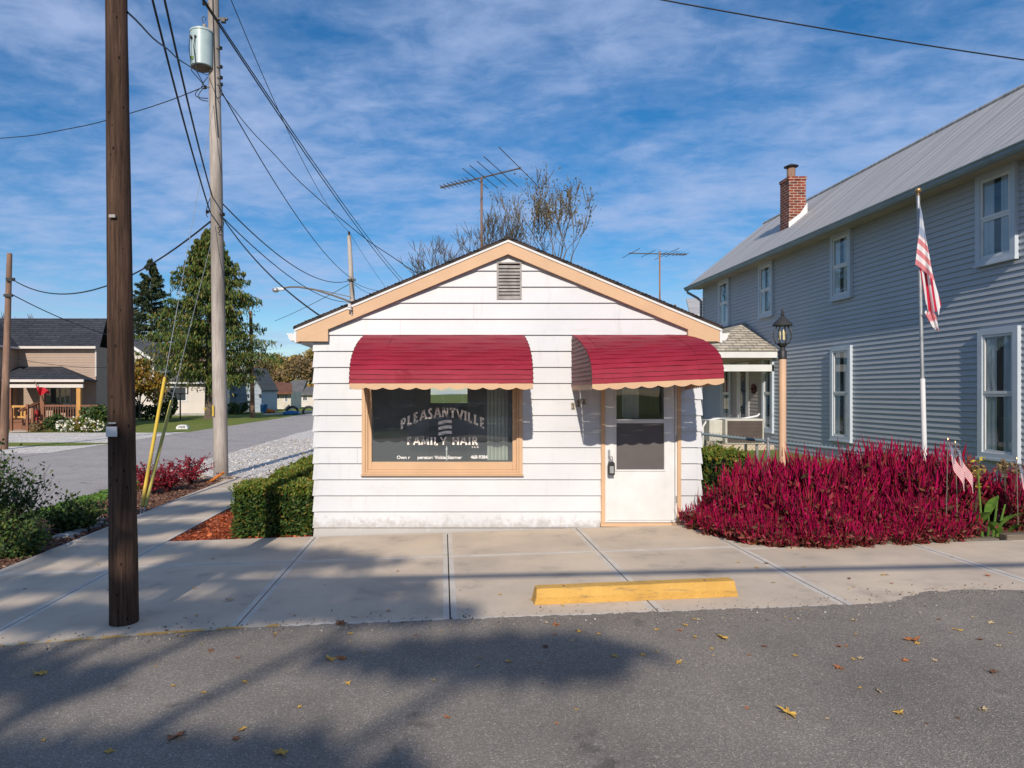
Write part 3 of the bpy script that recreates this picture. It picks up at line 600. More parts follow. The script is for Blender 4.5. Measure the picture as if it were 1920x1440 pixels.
# lettering, cut as strokes with flared ends
GL = {  # strokes in a unit box: (x0,y0,x1,y1,weight)   arcs are polylines
 'P': [[(.15, 0), (.15, 1)], [(.15, .97), (.5, .97), (.72, .86), (.76, .72), (.68, .56), (.48, .46), (.15, .44)]],
 'L': [[(.2, 0), (.2, 1)], [(.2, .04), (.78, .06)]],
 'E': [[(.2, 0), (.2, 1)], [(.2, .96), (.75, .95)], [(.2, .52), (.66, .52)], [(.2, .04), (.78, .06)]],
 'A': [[(.02, 0), (.46, 1)], [(.98, 0), (.5, 1)], [(.22, .34), (.78, .34)]],
 'S': [[(.72, .86), (.55, .98), (.32, .94), (.22, .78), (.32, .6), (.62, .42), (.74, .24), (.62, .06), (.38, .0), (.18, .12)]],
 'N': [[(.14, 0), (.14, 1)], [(.14, 1), (.84, 0)], [(.84, 0), (.84, 1)]],
 'T': [[(.5, 0), (.5, .96)], [(.02, .93), (.98, .93)]],
 'V': [[(.02, 1), (.5, 0)], [(.98, 1), (.5, 0)]],
 'I': [[(.5, 0), (.5, 1)]],
 'F': [[(.2, 0), (.2, 1)], [(.2, .96), (.78, .95)], [(.2, .5), (.66, .5)]],
 'M': [[(.06, 0), (.14, 1)], [(.14, 1), (.5, .15)], [(.5, .15), (.86, 1)], [(.86, 1), (.94, 0)]],
 'Y': [[(.04, 1), (.5, .48)], [(.96, 1), (.5, .48)], [(.5, .5), (.5, 0)]],
 'H': [[(.14, 0), (.14, 1)], [(.86, 0), (.86, 1)], [(.14, .52), (.86, .52)]],
 'R': [[(.18, 0), (.18, 1)], [(.18, .97), (.5, .97), (.72, .86), (.75, .72), (.66, .57), (.46, .48), (.18, .46)], [(.42, .48), (.9, 0)]],
 'C': [[(.85, .84), (.62, .98), (.34, .92), (.15, .66), (.15, .34), (.34, .08), (.62, .02), (.86, .16)]],
 '.': [[(.4, .02), (.6, .02)]]}
WD = {'I': .36, 'M': 1.12, 'N': 1.0, 'A': .98, 'V': .95, 'H': 1.0, 'T': .86, 'L': .74, 'E': .78, 'F': .76, 'P': .8, 'S': .78, 'Y': .9, 'R': .88, 'C': .9, '.': .3, ' ': .5}
def strokes(mb, text, x0, x1, hgt, base, wt, y, gap=.14):
    tot = sum(WD[c] for c in text) + gap * (len(text) - 1); u = (x1 - x0) / tot; x = x0
    for c in text:
        w = WD[c] * u
        for si, st in enumerate(GL.get(c, [])):
            pts = [(x + p[0] * w, p[1] * hgt) for p in st]
            thin = 0.75 if (c in 'ANVMY' and si % 2 == 0) else 1.0
            dense = []
            for p, q in zip(pts[:-1], pts[1:]):
                m_ = 4 if len(pts) == 2 else 1
                dense += [(p[0] + (q[0] - p[0]) * i / m_, p[1] + (q[1] - p[1]) * i / m_) for i in range(m_)]
            dense.append(pts[-1]); n = len(dense); lft, rgt = [], []
            for i, p in enumerate(dense):
                a, b = dense[max(i - 1, 0)], dense[min(i + 1, n - 1)]; dx, dy = b[0] - a[0], b[1] - a[1]; d = math.hypot(dx, dy) or 1
                t = i / (n - 1); f = 1 + 0.45 * abs(2 * t - 1) ** 5 * (1 if len(pts) == 2 else .3)
                ww = wt * thin * f / 2; lft.append((p[0] - dy / d * ww, p[1] + dx / d * ww)); rgt.append((p[0] + dy / d * ww, p[1] - dx / d * ww))
            for i in range(n - 1):
                q = [lft[i], lft[i + 1], rgt[i + 1], rgt[i]]
                mb.add([(a, y, b + base(a)) for a, b in q], [(0, 1, 2, 3)])
        x += w + gap * u
YG = D + .0285
mb = MB(); gx = lambda px: (px - XV) / F * YG; gzz = lambda py: H - (py - YV) / F * YG
strokes(mb, 'PLEASANTVILLE', gx(752), gx(910), 0.122, lambda x: gzz(782.0) - 0.158 * ((x - gx(831)) / 0.545) ** 2, 0.024, YG, .2)
strokes(mb, 'FAMILY HAIR', gx(763.5), gx(896), 0.098, lambda x: gzz(834), 0.020, YG, .24)
strokes(mb, 'L.L.C.', gx(885), gx(899), 0.020, lambda x: gzz(839.5), 0.006, YG)
mb.build('lettering', 'letter', win, fixn=False)
def text(s, x0, x1, zb, hgt, y, m, parent, name, bold=0.02):
    cu = bpy.data.curves.new(name, 'FONT'); cu.body = s; cu.size = 1; cu.offset = bold
    o = bpy.data.objects.new('t', cu); C.objects.link(o)
    dg = bpy.context.evaluated_depsgraph_get(); me = bpy.data.meshes.new_from_object(o.evaluated_get(dg))
    bpy.data.objects.remove(o); v = np.zeros(len(me.vertices) * 3); me.vertices.foreach_get('co', v); v = v.reshape(-1, 3)
    mn, mxx = v.min(0), v.max(0); W = mxx[0] - mn[0]; og = ORG[parent]
    out = np.zeros_like(v); out[:, 0] = x0 + (v[:, 0] - mn[0]) / W * (x1 - x0) - og.x
    out[:, 1] = y - og.y; out[:, 2] = zb + v[:, 1] / 0.72 * hgt - og.z
    me.vertices.foreach_set('co', out.ravel()); me.materials.clear(); me.materials.append(M[m])
    ob = bpy.data.objects.new(name, me); C.objects.link(ob); ob.parent = parent; ORG[ob] = og; return ob
text('Own r', gx(744), gx(769), gzz(860.5), 0.043, YG, 'letter_w', win, 'small_lettering')
text('perator: Vickie Starner', gx(783), gx(866), gzz(860.5), 0.043, YG, 'letter_w', win, 'small_lettering')
text('468-9384', gx(882.5), gx(914), gzz(860), 0.045, YG, 'letter_w', win, 'small_lettering')
mb = MB()                                             # barber ribbon: three wavy bands joined by a thin tail
for i in range(3):
    zt = gzz(787.5 + i * 10.2); n = 10
    for j in range(n):
        a, b = j / n, (j + 1) / n; xa, xb = gx(822) + a * (gx(847) - gx(822)), gx(822) + b * (gx(847) - gx(822))
        f = lambda t: -0.022 * (1 - t) ** 2 + 0.004 * math.sin(t * 3.1)
        mb.quad((xa, YG, zt + f(a)), (xb, YG, zt + f(b)), (xb, YG, zt + f(b) - .040), (xa, YG, zt + f(a) - .040))
    mb.quad((gx(822), YG - .001, zt - .055), (gx(826), YG - .001, zt - .055), (gx(838), YG - .001, zt - .045), (gx(834), YG - .001, zt - .044))
mb.build('ribbon_emblem', 'letter_w', win, fixn=False)
for i, s in enumerate(('Men', 'Women', 'Children')):
    text(s, gx(829), gx(844), gzz(794.5 + i * 10.2), 0.018, YG - .002, 'black', win, 'ribbon_lettering', 0)
mb = MB(); mb.lathe((gx(837.5), D + .12, 0.95), [(.012, 0), (.014, .02), (.008, .03), (.010, .13), (.016, .14), (.003, .19)], 10); mb.build('white_upright', 'letter_w', win)  # thin white upright added for a pale mark in the glass

# ---- awnings: overlapping slats on a curved profile, scalloped valance, slatted ends
def make_awning(name, label, wx, fx, yf_, skew, zf):
    xl0, xr0 = wx; xl1, xr1 = fx; dep = D - yf_
    prof = [(0, 2.579), (.30, 2.497), (.52, 2.425), (.66, 2.365), (.735, 2.328), (.80, 2.290), (.86, 2.248), (.915, 2.20), (.955, 2.145), (.98, 2.09), (.992, 2.035), (1.0, 1.985), (1.0, zf + .012)]
    # dense slats
    pp = []
    for (a, b), (c, d) in zip(prof[:-1], prof[1:]):
        m_ = 1
        for i in range(m_): pp.append((a + (c - a) * i / m_, b + (d - b) * i / m_))
    pp.append(prof[-1])
    def X(t, side, z=None):
        return ((xl0 + (xl1 - xl0) * t) if side == 0 else (xr0 + (xr1 - xr0) * t))
    def Z(t, side, z): return z + (skew * t if side else 0)
    mb = MB()
    for i in range(len(pp) - 1):
        (t0, z0), (t1, z1) = pp[i], pp[i + 1]
        y0, y1 = D - t0 * dep, D - t1 * dep
        d = math.hypot(y1 - y0, z1 - z0); ny, nz = (z1 - z0) / d, -(y1 - y0) / d   # outward (forward and up)
        o = 0.006 if t1 < .7 else 0.0105
        for s_, mseg in ((0, 32),):
            for q in range(mseg):
                u0, u1 = q / mseg, (q + 1) / mseg
                def PT(t, z, u, off):
                    xa, xb = X(t, 0), X(t, 1); return (xa + (xb - xa) * u, D - t * dep + ny * off + (.022 * math.exp(-((u - .31) / .035) ** 2) * (1 if t > .96 and z < 2.06 and 'dent' in label else 0)), z + skew * t * u + nz * off + 0.003 * math.sin(u * 17 + i * 2.1))
                sp_ = .0035 if 3 <= q < 6 or 26 <= q < 29 else 0; 
                mb.add([PT(t0, z0, u0, .001 + sp_), PT(t0, z0, u1, .001 + sp_), PT(t1, z1, u1, o + sp_), PT(t1, z1, u0, o + sp_), PT(t1, z1, u0, -.004), PT(t1, z1, u1, -.004)],
                       [(0, 1, 2, 3), (3, 2, 5, 4)])
    a = mb.build(name, 'awning', S_, fixn=False)
    if label: a['label'] = label
    # valance
    mb = MB(); n = int(round((xr1 - xl1) / 0.187)) * 8; zt = zf + .012
    def val(p, q, cnt, per, zq, y_p, y_q, amp):
        for i in range(cnt):
            u0, u1 = i / cnt, (i + 1) / cnt
            def B(u, i_): return amp * abs(math.sin(math.pi * (i_) / per))
            x0, x1 = p + (q - p) * u0, p + (q - p) * u1; ya, yb = y_p + (y_q - y_p) * u0, y_p + (y_q - y_p) * u1
            za, zb = zq(u0), zq(u1)
            mb.add([(x0, ya, za), (x1, yb, zb), (x1, yb, zb - .045 - B(u1, i + 1)), (x0, ya, za - .045 - B(u0, i)),
                    (x0, ya + .006, za), (x1, yb + .006, zb), (x1, yb + .006, zb - .045 - B(u1, i + 1)), (x0, ya + .006, za - .045 - B(u0, i))],
                   [(0, 1, 2, 3), (7, 6, 5, 4), (3, 2, 6, 7)])
    val(xl1, xr1, n, 8, lambda u: zt + skew * u, yf_ - .012, yf_ - .012, 0.024)
    v_ = mb.build('valance', 'beige', a)
    # ends
    for side in (0, 1):
        mb = MB(); zs = [zf + .012 + i * .052 for i in range(13)]; sg = -1 if side == 0 else 1
        def tat(z):
            for (ta, za), (tb, zb) in zip(prof[:-1], prof[1:]):
                if zb <= z <= za: return ta + (tb - ta) * (za - z) / (za - zb)
            return 1.0 if z < zf + .02 else 0
        for z0, z1 in zip(zs[:-1], zs[1:]):
            z1 = min(z1, 2.575)
            if z0 >= z1: break
            t0, t1 = tat(z0), tat(z1)
            sk = skew if side else 0
            def Q(t, z, off): return (X(t, side) + sg * off, D - t * dep, z + sk * t)
            mb.quad(Q(0, z0, .010), Q(t0, z0, .010), Q(t1, z1, .001), Q(0, z1, .001)); mb.quad(Q(0, z0, .0), Q(t0, z0, .0), Q(t0, z0, .010), Q(0, z0, .010))
        mb.mi = 1; cnt = 20; sk = skew if side else 0
        for i in range(cnt):
            t0, t1 = i / cnt, (i + 1) / cnt; tm = (t0 + t1) / 2; zb = zf + .012
            mb.quad((X(t0, side), D - t0 * dep, zb + sk * t0), (X(t1, side), D - t1 * dep, zb + sk * t1), (X(t1, side), D - t1 * dep, zb - .045 + sk * t1), (X(t0, side), D - t0 * dep, zb - .045 + sk * t0))
            mb.add([(X(t0, side), D - t0 * dep, zb - .045 + sk * t0), (X(t1, side), D - t1 * dep, zb - .045 + sk * t1), (X(tm, side), D - tm * dep, zb - .07 + sk * tm)], [(0, 1, 2)])
        mb.build('end_panel', ['awning_side', 'beige'], a, fixn=False)
    return a
make_awning('awning', 'wide burgundy awning with a dent in its lower slats', (-1.012, 1.046), (-1.046, 1.012), 7.66, 0.0, 1.925)
make_awning('awning', 'door awning whose right end sits higher', (1.665, 3.13), (1.650, 3.105), 7.54, 0.065, 1.915)

# ---- door
mb = MB()
mb.box(2.035, 2.085, D - .05, D + .08, 0.165, 2.24); mb.box(3.012, 3.058, D - .05, D + .08, 0.165, 2.24)
mb.box(2.085, 3.012, D - .05, D + .08, 2.20, 2.24); mb.box(2.02, 3.07, D - .09, D + .08, 0.125, 0.165)
df = mb.build('door_frame', 'beige', S_, bevel=0.003)
mb = MB(); frame(mb, 2.086, 3.011, 0.17, 2.19, 0.022, D - .03, D + .05)
mb.build('storm_frame', 'white_trim', df)
mb = MB(); LX0, LX1 = 2.235, 2.85                      # slab in rails and stiles round two lights
y0, y1 = D - .012, D + .028
mb.box(2.110, LX0, y0, y1, .195, 2.16); mb.box(LX1, 2.985, y0, y1, .195, 2.16)
mb.box(LX0, LX1, y0, y1, .195, .845); mb.box(LX0, LX1, y0 - .004, y1, 1.442, 1.494); mb.box(LX0, LX1, y0, y1, 2.06, 2.16)
mb.box(LX0 - .02, LX1 + .02, y0 - .012, y0 - .001, .825, .845)
for a, b in ((LX0 - .018, LX0), (LX1, LX1 + .018)): mb.box(a, b, y0 - .010, y0 - .001, .846, 2.06)
door = mb.build('door', 'white_trim', S_, bevel=0.002)
for z0, z1, mm in ((.846, 1.441, 'screen'), (1.495, 2.059, 'glass2')):
    mb = MB(); mb.box(LX0 + .001, LX1 - .001, D + .004, D + .009, z0, z1); pn_ = mb.build('pane' if mm == 'glass2' else 'screen_panel', mm, door)
mb = MB(); frame(mb, LX0 - .05, LX1 + .05, .75, 2.15, .03, D + .12, D + .16); mb.box(LX0 + .13, LX0 + .35, D + .2, D + .21, 1.5, 1.98); mb.build('inner_sash', 'curtain', door)
mb = MB(); mb.tube([(2.140, D - .07, 1.02), (2.140, D - .07, .93)], .008, 8); mb.tube([(2.140, D - .012, 1.02), (2.140, D - .07, 1.02)], .007); mb.box(2.125, 2.155, D - .018, D - .0125, .98, 1.10); mb.build('handle', 'steel', door)
for z in (.42, 1.2, 1.95):
    mb = MB(); mb.box(2.992, 3.02, D - .036, D - .031, z, z + .09); mb.build('hinge', 'steel', door)
lb = thing('lock_box', (2.150, D - .09, 0.79), 'small black realtor lock box hanging from the shop door handle', 'lock box')
mb = MB(); mb.prism([(2.112, .785), (2.192, .785), (2.192, .93), (2.178, .955), (2.126, .955), (2.112, .93)], D - .115, D - .065); mb.build('body', 'black', lb, bevel=.006)
mb = MB(); mb.tube([(2.128, D - .09, .95), (2.126, D - .09, .995), (2.140, D - .09, 1.025), (2.158, D - .09, 1.02), (2.170, D - .09, .99), (2.170, D - .09, .95)], .006, 8); mb.build('shackle', 'steel', lb, smooth=True)
mb = MB(); mb.box(2.127, 2.177, D - .1165, D - .1152, .81, .90); mb.build('dial_plate', 'steel', lb)
# house numbers on small tan tiles
for i, (px, py) in enumerate(((1074, 761.5), (1084.5, 756.5), (1094, 751.5))):
    x, z = (px - XV) / F * D, H - (py - YV) / F * D
    mb = MB(); mb.box(x - .026, x + .026, D - .024, D - .018, z - .048, z + .048)
    t = mb.build('number_tile', 'soffit', S_); 
    mb = MB(); y = D - .0255; mb.box(x - .006, x + .007, y, y + .001, z - .032, z + .036); mb.quad((x - .006, y, z + .036), (x - .02, y, z + .022), (x - .02, y, z + .012), (x - .006, y, z + .02)); mb.box(x - .018, x + .018, y, y + .001, z - .038, z - .030)
    mb.build('numeral', 'black', t, fixn=False)
# service bracket with a porcelain knob on the left rake
mb = MB(); bx, bz = (656 - XV) / F * 8.66, H - (578 - YV) / F * 8.66
mb.tube([(bx + .02, YF - .01, bz - .08), (bx, YF - .08, bz + .02), (bx - .02, YF - .09, bz + .06)], .008)
mb.lathe((bx, YF - .07, bz - .03), [(.012, 0), (.03, .012), (.018, .03), (.03, .045), (.02, .06), (.026, .075), (.006, .09)], 12)
mb.build('wire_bracket', 'white_trim', S_, smooth=True)
# small stain and screw holes come from the siding material; a door side flood of wires down the wall
# ---------------------------------------------------------------- TV antennas
def antenna(name, label, base, mast, boom_c, ang, L_, els, tilt=0.0, r=.016):
    a = thing(name, base, label, 'antenna', 'rooftop television antennas')
    mb = MB(); mb.tube([base, mast], r * 1.5, 8); mb.build('mast', 'pole_brown', a)
    u = Vector((math.cos(ang), math.sin(ang), tilt)); w = Vector((-math.sin(ang), math.cos(ang), 0)); c = Vector(boom_c)
    mb = MB(); mb.tube([c - u * L_ * .53, c + u * L_ * .47], r, 6); mb.build('boom', 'alum', a)
    for t, ln, dz in els:
        mb = MB(); p = c + u * (t * L_); mb.tube([p - w * ln / 2 + Vector((0, 0, dz)), p + w * ln / 2 + Vector((0, 0, dz))], r * .5, 5)
        mb.obox(p + Vector((0, 0, .0)), (.018, .018, .022), ang); mb.build('element', 'alum', a)
    return a
A1 = P(903, 333, 14.0); 
antenna('tv_antenna', 'tall television antenna on the roof of the white hair shop', (A1.x, 14.0, 3.7), (A1.x, 14.0, A1.z), (A1.x, 14.0, A1.z + .0), R(-24), 1.75,
        [(.47, 2.6, 0), (.25, 2.1, .0), (.14, 1.8, 0), (.03, 1.6, 0), (-.07, 1.45, 0), (-.15, .5, 0), (-.2, .45, 0), (-.25, .4, 0), (-.3, .4, 0), (-.35, .38, 0), (-.4, .36, 0), (-.45, .34, 0), (-.5, .32, 0)], tilt=.10)
A2 = P(1237, 476, 24.0)
antenna('tv_antenna', 'distant television antenna left of the blue grey house', (A2.x, 24.0, gz(A2.x)), (A2.x, 24.0, A2.z + .1), (A2.x, 24.0, A2.z), R(6), 2.1,
        [(.45, .5, 0), (.4, .5, 0), (.34, .55, 0), (.28, .6, 0), (.2, 1.0, 0), (.12, 2.0, .0), (.05, .8, 0), (-.2, 1.2, 0), (-.5, 1.6, 0)], r=.02)
# ================================================================ blue grey house at the right
GX = 9.0; GY0, GY1 = 8.95, 23.6; EX, EZ = 8.55, 5.56; RX_, RZ_ = 11.25, 7.76
B = thing('grey_house', (GX, 9.0, gz(9)), 'two storey house with blue grey siding and a brick chimney on its grey roof', 'house')
mb = MB(); lap(mb, (GX, GY0), (GX, GY1), 0.1, 5.56, 0.1015, .022, (-1, 0)); lap(mb, (GX, GY0), (13.5, GY0), 0.1, 5.56, .1015, .014, (0, -1))
e2 = 4.5
mb.quad((GX + .02, GY0 + .02, .1), (GX + .02, GY1, .1), (GX + .02, GY1, 5.7), (GX + .02, GY0 + .02, 5.7)); mb.box(GX + .03, 13.5, GY1 - .1, GY1, .1, 5.56)
mb.prism([(GX, 5.56), (13.5, 5.56), (RX_, 7.4)], GY0 + .02, GY0 + .1); mb.prism([(GX, 5.56), (13.5, 5.56), (RX_, 7.4)], GY1 - .1, GY1)
mb.box(13.45, 13.5, GY0, GY1, .1, 5.56)
mb.build('siding_wall', 'gsid', B, fixn=False)
mb = MB()
for s in (-1, 1):
    ex = RX_ + s * (RX_ - EX); y0, y1 = GY0 - .35, GY1 + .3
    mb.add([(RX_, y0, RZ_), (ex, y0, EZ), (ex, y1, EZ), (RX_, y1, RZ_), (RX_, y0, RZ_ - .06), (ex, y0, EZ - .06), (ex, y1, EZ - .06), (RX_, y1, RZ_ - .06)],
           [(0, 1, 2, 3), (4, 5, 6, 7), (0, 1, 5, 4), (1, 2, 6, 5), (2, 3, 7, 6)])
    y = y0 + .2
    while y < y1:                                     # standing seams
        mb.add([(RX_, y, RZ_ + .001), (ex, y, EZ + .001), (ex, y + .02, EZ + .001), (RX_, y + .02, RZ_ + .001), (RX_, y + .01, RZ_ + .005), (ex, y + .01, EZ + .005)],
               [(0, 1, 5, 4), (3, 2, 5, 4)]); y += .61
mb.tube([(RX_, GY0 - .35, RZ_ + .01), (RX_, GY1 + .3, RZ_ + .01)], .05, 8)
groof = mb.build('roof', 'groof', B, fixn=False)
mb = MB(); mb.box(EX + .02, GX + .001, GY0 - .3, GY1 + .25, 5.44, 5.455); mb.box(EX + .01, EX + .03, GY0 - .3, GY1 + .25, 5.40, 5.50); mb.build('soffit', 'soffit', B)
mb = MB(); mb.prism([(EX + .0, 5.40), (EX - .05, 5.40), (EX - .085, 5.435), (EX - .09, 5.48), (EX - .115, 5.50), (EX - .115, 5.515), (EX, 5.515)], GY0 - .35, GY1 + .32); gut = mb.build('gutter', 'ggutter', B)
mb = MB(); mb.tube([(EX - .05, GY1 + .1, 5.40), (EX - .05, GY1 + .1, 5.32), (EX + .28, GY1 + .05, 5.12), (GX - .06, GY1 + .02, 5.0), (GX - .06, GY1 + .02, .3)], .045, 8); mb.build('downspout', 'ggutter', B, smooth=True)
def gwin(ya, yb, za, zb, tr='gtrim', lab=None):
    mb = MB(); w = .095
    mb.box(GX - .075, GX + .01, ya, ya + w, za, zb); mb.box(GX - .075, GX + .01, yb - w, yb, za, zb); mb.box(GX - .075, GX + .01, ya + w, yb - w, zb - w, zb); mb.box(GX - .075, GX + .01, ya + w, yb - w, za, za + w)
    mb.box(GX - .095, GX - .03, ya - .02, yb + .02, za - .025, za + .012)
    f = mb.build('window', tr, B)
    mb = MB(); zm = (za + zb) / 2; a, b = ya + w, yb - w; s = .045
    for z0, z1, x in ((za + w, zm, GX - .052), (zm, zb - w, GX - .060)):
        mb.box(x, x + .018, a, a + s, z0, z1); mb.box(x, x + .018, b - s, b, z0, z1); mb.box(x, x + .018, a + s, b - s, z0, z0 + s); mb.box(x, x + .018, a + s, b - s, z1 - s, z1)
    mb.build('sash', 'white_trim', f)
    mb = MB(); mb.box(GX - .040, GX - .038, a, b, za + w, zb - w)
    mb.build('pane', 'glass2', f)
    mb = MB(); mb.box(GX - .026, GX - .0245, a, b, za + w, zb - w); mb.build('unlit_room_sheet', 'darkback', f)  # dark sheet stands in for the unlit room behind the pane
    mb = MB(); n = 14                                 # net curtain drawn partly across
    for i in range(n):
        if i in (5, 6, 7): continue
        y0, y1 = a + (b - a) * i / n, a + (b - a) * (i + 1) / n
        mb.quad((GX - .036 + .004 * (i % 2), y0, za + w), (GX - .032 - .004 * (i % 2), y1, za + w), (GX - .032 - .004 * (i % 2), y1, zb - w), (GX - .036 + .004 * (i % 2), y0, zb - w))
    mb.build('curtain', 'curtain', f)
    return f
mb = MB(); 
for ya, yb in ((21.33, 22.15), (18.52, 19.33), (14.96, 15.74), (10.65, 11.45)): gwin(ya, yb, 3.95, 5.44)
for ya, yb in ((21.20, 21.95), (18.50, 19.12), (14.96, 15.74), (10.60, 11.40)): gwin(ya, yb, 0.76, 2.88)
# vertical seams of vinyl where courses join
# porch on the west side: hip roof, beam, door
mb = MB(); ez, Y0p = 3.0, 18.3; apex = Vector((GX, 20.3, 3.93)); x0 = 6.7
mb.add([(x0, Y0p, ez), (GX, Y0p, ez), tuple(apex), (x0, 24.0, ez), (GX, 24.0, 3.93), (x0, Y0p, ez - .05), (GX, Y0p, ez - .05), (x0, 24, ez - .05)],
       [(0, 1, 2), (0, 2, 4, 3), (0, 1, 6, 5), (0, 3, 7, 5)])
pr = mb.build('porch_roof', 'porchroof', B)
mb = MB(); mb.box(x0 + .02, GX - .02, Y0p + .02, Y0p + .06, ez - .22, ez - .051); mb.box(x0 + .02, x0 + .06, Y0p + .06, 24, ez - .22, ez - .051)
mb.build('fascia', 'white_trim', pr)
mb = MB(); mb.box(x0 + .2, GX - .02, Y0p + .20, Y0p + .32, ez - .58, ez - .40); mb.box(x0 + .2, x0 + .32, Y0p + .32, 24, ez - .58, ez - .40)
for y in (Y0p + .26, 21.3, 23.9): mb.box(x0 + .2, x0 + .3, y - .05, y + .05, .15, ez - .58)
mb.build('porch_beam', 'white_trim', B)
mb = MB(); mb.box(x0 + .04, GX - .02, Y0p + .06, 24, ez - .23, ez - .225); mb.build('porch_ceiling', 'soffit', B)
for a_, b_ in ((19.14, 19.95), (20.80, 21.18)):
    mb = MB(); lap(mb, (GX - .026, a_), (GX - .026, b_), .5, 2.9, .1015, .014, (-1, 0)); mb.build('porch_siding', 'gsid_pale', B, fixn=False)
mb = MB(); frame2 = lambda a, b, z0, z1, w, xa, xb: (mb.box(xa, xb, a, a + w, z0, z1), mb.box(xa, xb, b - w, b, z0, z1), mb.box(xa, xb, a + w, b - w, z1 - w, z1), mb.box(xa, xb, a + w, b - w, z0, z0 + w))
frame2(19.96, 20.78, .45, 2.75, .1, GX - .05, GX - .005); frame2(20.06, 20.68, .55, 2.65, .13, GX - .04, GX - .006)
gd = mb.build('porch_door', 'white_trim', B)
mb = MB(); mb.box(GX - .035, GX - .030, 20.19, 20.55, .68, 2.52); mb.build('pane', 'glass3', gd)
mb = MB(); mb.box(x0 + .1, GX, Y0p + .2, 24, .1, .42); mb.build('porch_floor', 'concrete', B)
w_ = MB()
for s in range(7): w_.obox((GX - .07, 19.62 + .09 * math.cos(s * .9), 1.95 + .09 * math.sin(s * .9)), (.02, .05, .035), 0, s * .9)
tag(w_.build('porch_wreath', 'stem_red', None, (GX - .07, 19.62, 1.95)), 'small dark red bow hanging beside the porch door', 'wreath')
# chimney
mb = MB(); cx0, cx1, cy0, cy1 = 9.64, 10.11, 19.0, 19.5
mb.box(cx0, cx1, cy0, cy1, 6.1, 7.78); mb.box(cx0 - .02, cx1 + .02, cy0 - .02, cy1 + .02, 7.781, 7.86)
ch = mb.build('chimney', 'brick', B)
mb = MB(); mb.lathe(((cx0 + cx1) / 2 - .05, 19.25, 7.86), [(.11, 0), (.11, .32), (.10, .33)], 14); mb.build('flue', 'pole_brown', ch, smooth=True)
mb = MB(); mb.lathe(((cx0 + cx1) / 2 - .05, 19.25, 8.17), [(.12, 0), (.19, .03), (.19, .05), (.03, .12)], 14); mb.build('flue_cap', 'black', ch)
mb = MB(); sl = (RZ_ - EZ) / (RX_ - EX); zr = lambda x: EZ + (x - EX) * sl
mb.add([(cx0 - .02, cy0 - .024, zr(cx0) - .1), (cx1 + .03, cy0 - .024, zr(cx1) - .05), (cx1 + .03, cy0 - .024, zr(cx1) + .3), (cx0 + .3, cy0 - .024, zr(cx0) + .38), (cx0 - .02, cy0 - .024, zr(cx0) + .14)], [(0, 1, 2, 3, 4)])
mb.build('flashing', 'white_trim', ch)
# air conditioner beside the porch
a = thing('outdoor_cooler', P(1378, 830, 13.5), 'boxy beige air conditioning unit with brown grille behind the fence', 'air conditioner')
ax0, ax1, az0, az1 = P(1320, 800, 13.9).x, P(1433, 800, 13.5).x, .82, 1.32; am = P(1360, 800, 13.5).x
mb = MB(); mb.box(am, ax1, 13.5, 14.2, az0, az1); mb.box(ax0, am - .003, 13.62, 14.1, az0 + .05, az1 - .03); mb.build('casing', 'ac', a, bevel=.015)
mb = MB()
for i in range(16): mb.box(am + .04, ax1 - .04, 13.48, 13.498, az0 + .04 + i * .027, az0 + .056 + i * .027)
mb.box(am + .05, ax1 - .05, 13.49, 13.499, az0 + .03, az1 - .05); mb.build('grille', 'acgrille', a)
mb = MB()
for x in (ax0 + .1, ax1 - .1):
    for y in (13.6, 14.1): mb.box(x - .02, x + .02, y - .02, y + .02, gz(6), az0 + .052)
mb.build('stand', 'steel', a)
mb = MB(); mb.tube([P(1318, 832, 13.8), P(1318, 800, 13.8), P(1325, 789, 13.8), P(1345, 785, 13.8), P(1385, 787, 13.8), P(1420, 780, 13.8), P(1424, 776, 13.8)], .022, 8); mb.build('hose', 'white_trim', a, smooth=True)

# chain link fence
f = thing('chain_link_fence', (4.15, 11, gz(4)), 'low grey chain link fence behind the magenta flower bed', 'fence')
pa, pb = Vector((3.95, 11.2, 1.19)), Vector((5.50, 8.62, 1.07)); pc = Vector((8.7, 8.75, 1.15))
posts = [pa, pa.lerp(pb, .5), pb]
for q in posts:
    mb = MB(); mb.tube([(q.x, q.y, gz(q.x)), (q.x, q.y, q.z + .02)], .024, 8); mb.lathe((q.x, q.y, q.z + .02), [(.03, 0), (.03, .02), (.01, .04)], 8); mb.build('post', 'steel', f)
for p, q in ((pa, pb),):
    mb = MB(); mb.tube([p, q], .021, 8); mb.build('top_rail', 'ggutter', f)
mb = MB()
for p, q in ((pa, pb),):
    n = int((q - p).length / .055); lo = lambda t: gz(p.x + (q.x - p.x) * t) + .03
    Lh = (q - p).length
    for i in range(-18, n):                           # two families of slanted wires
        for sg in (1, -1):
            t0 = i * .055 / Lh; t1 = t0 + .95 / Lh; A_, B_ = (t0, 0.0), (t1, 1.0)
            def at(t, s_): tt = t; return p.x + (q.x - p.x) * tt, p.y + (q.y - p.y) * tt, lo(tt) + (p.z + (q.z - p.z) * tt - lo(tt)) * s_
            s0, s1 = 0, 1
            if t0 < 0: s0 = (0 - t0) / (t1 - t0); t0c = 0
            else: t0c = t0
            if t1 > 1: s1 = (1 - t0) / (t1 - t0); t1c = 1
            else: t1c = t1
            if t1c <= t0c: continue
            if sg < 0: s0, s1 = 1 - s0, 1 - s1
            a_, b_ = at(t0c, s0), at(t1c, s1); w = .0022
            mb.quad((a_[0], a_[1], a_[2] - w), (b_[0], b_[1], b_[2] - w), (b_[0], b_[1], b_[2] + w), (a_[0], a_[1], a_[2] + w))
    for i in range(n + 1):
        t = i / n; c = p.lerp(q, t); mb.tube([c + Vector((0, 0, -.02)), c + Vector((.012, 0, .045))], .004, 4)
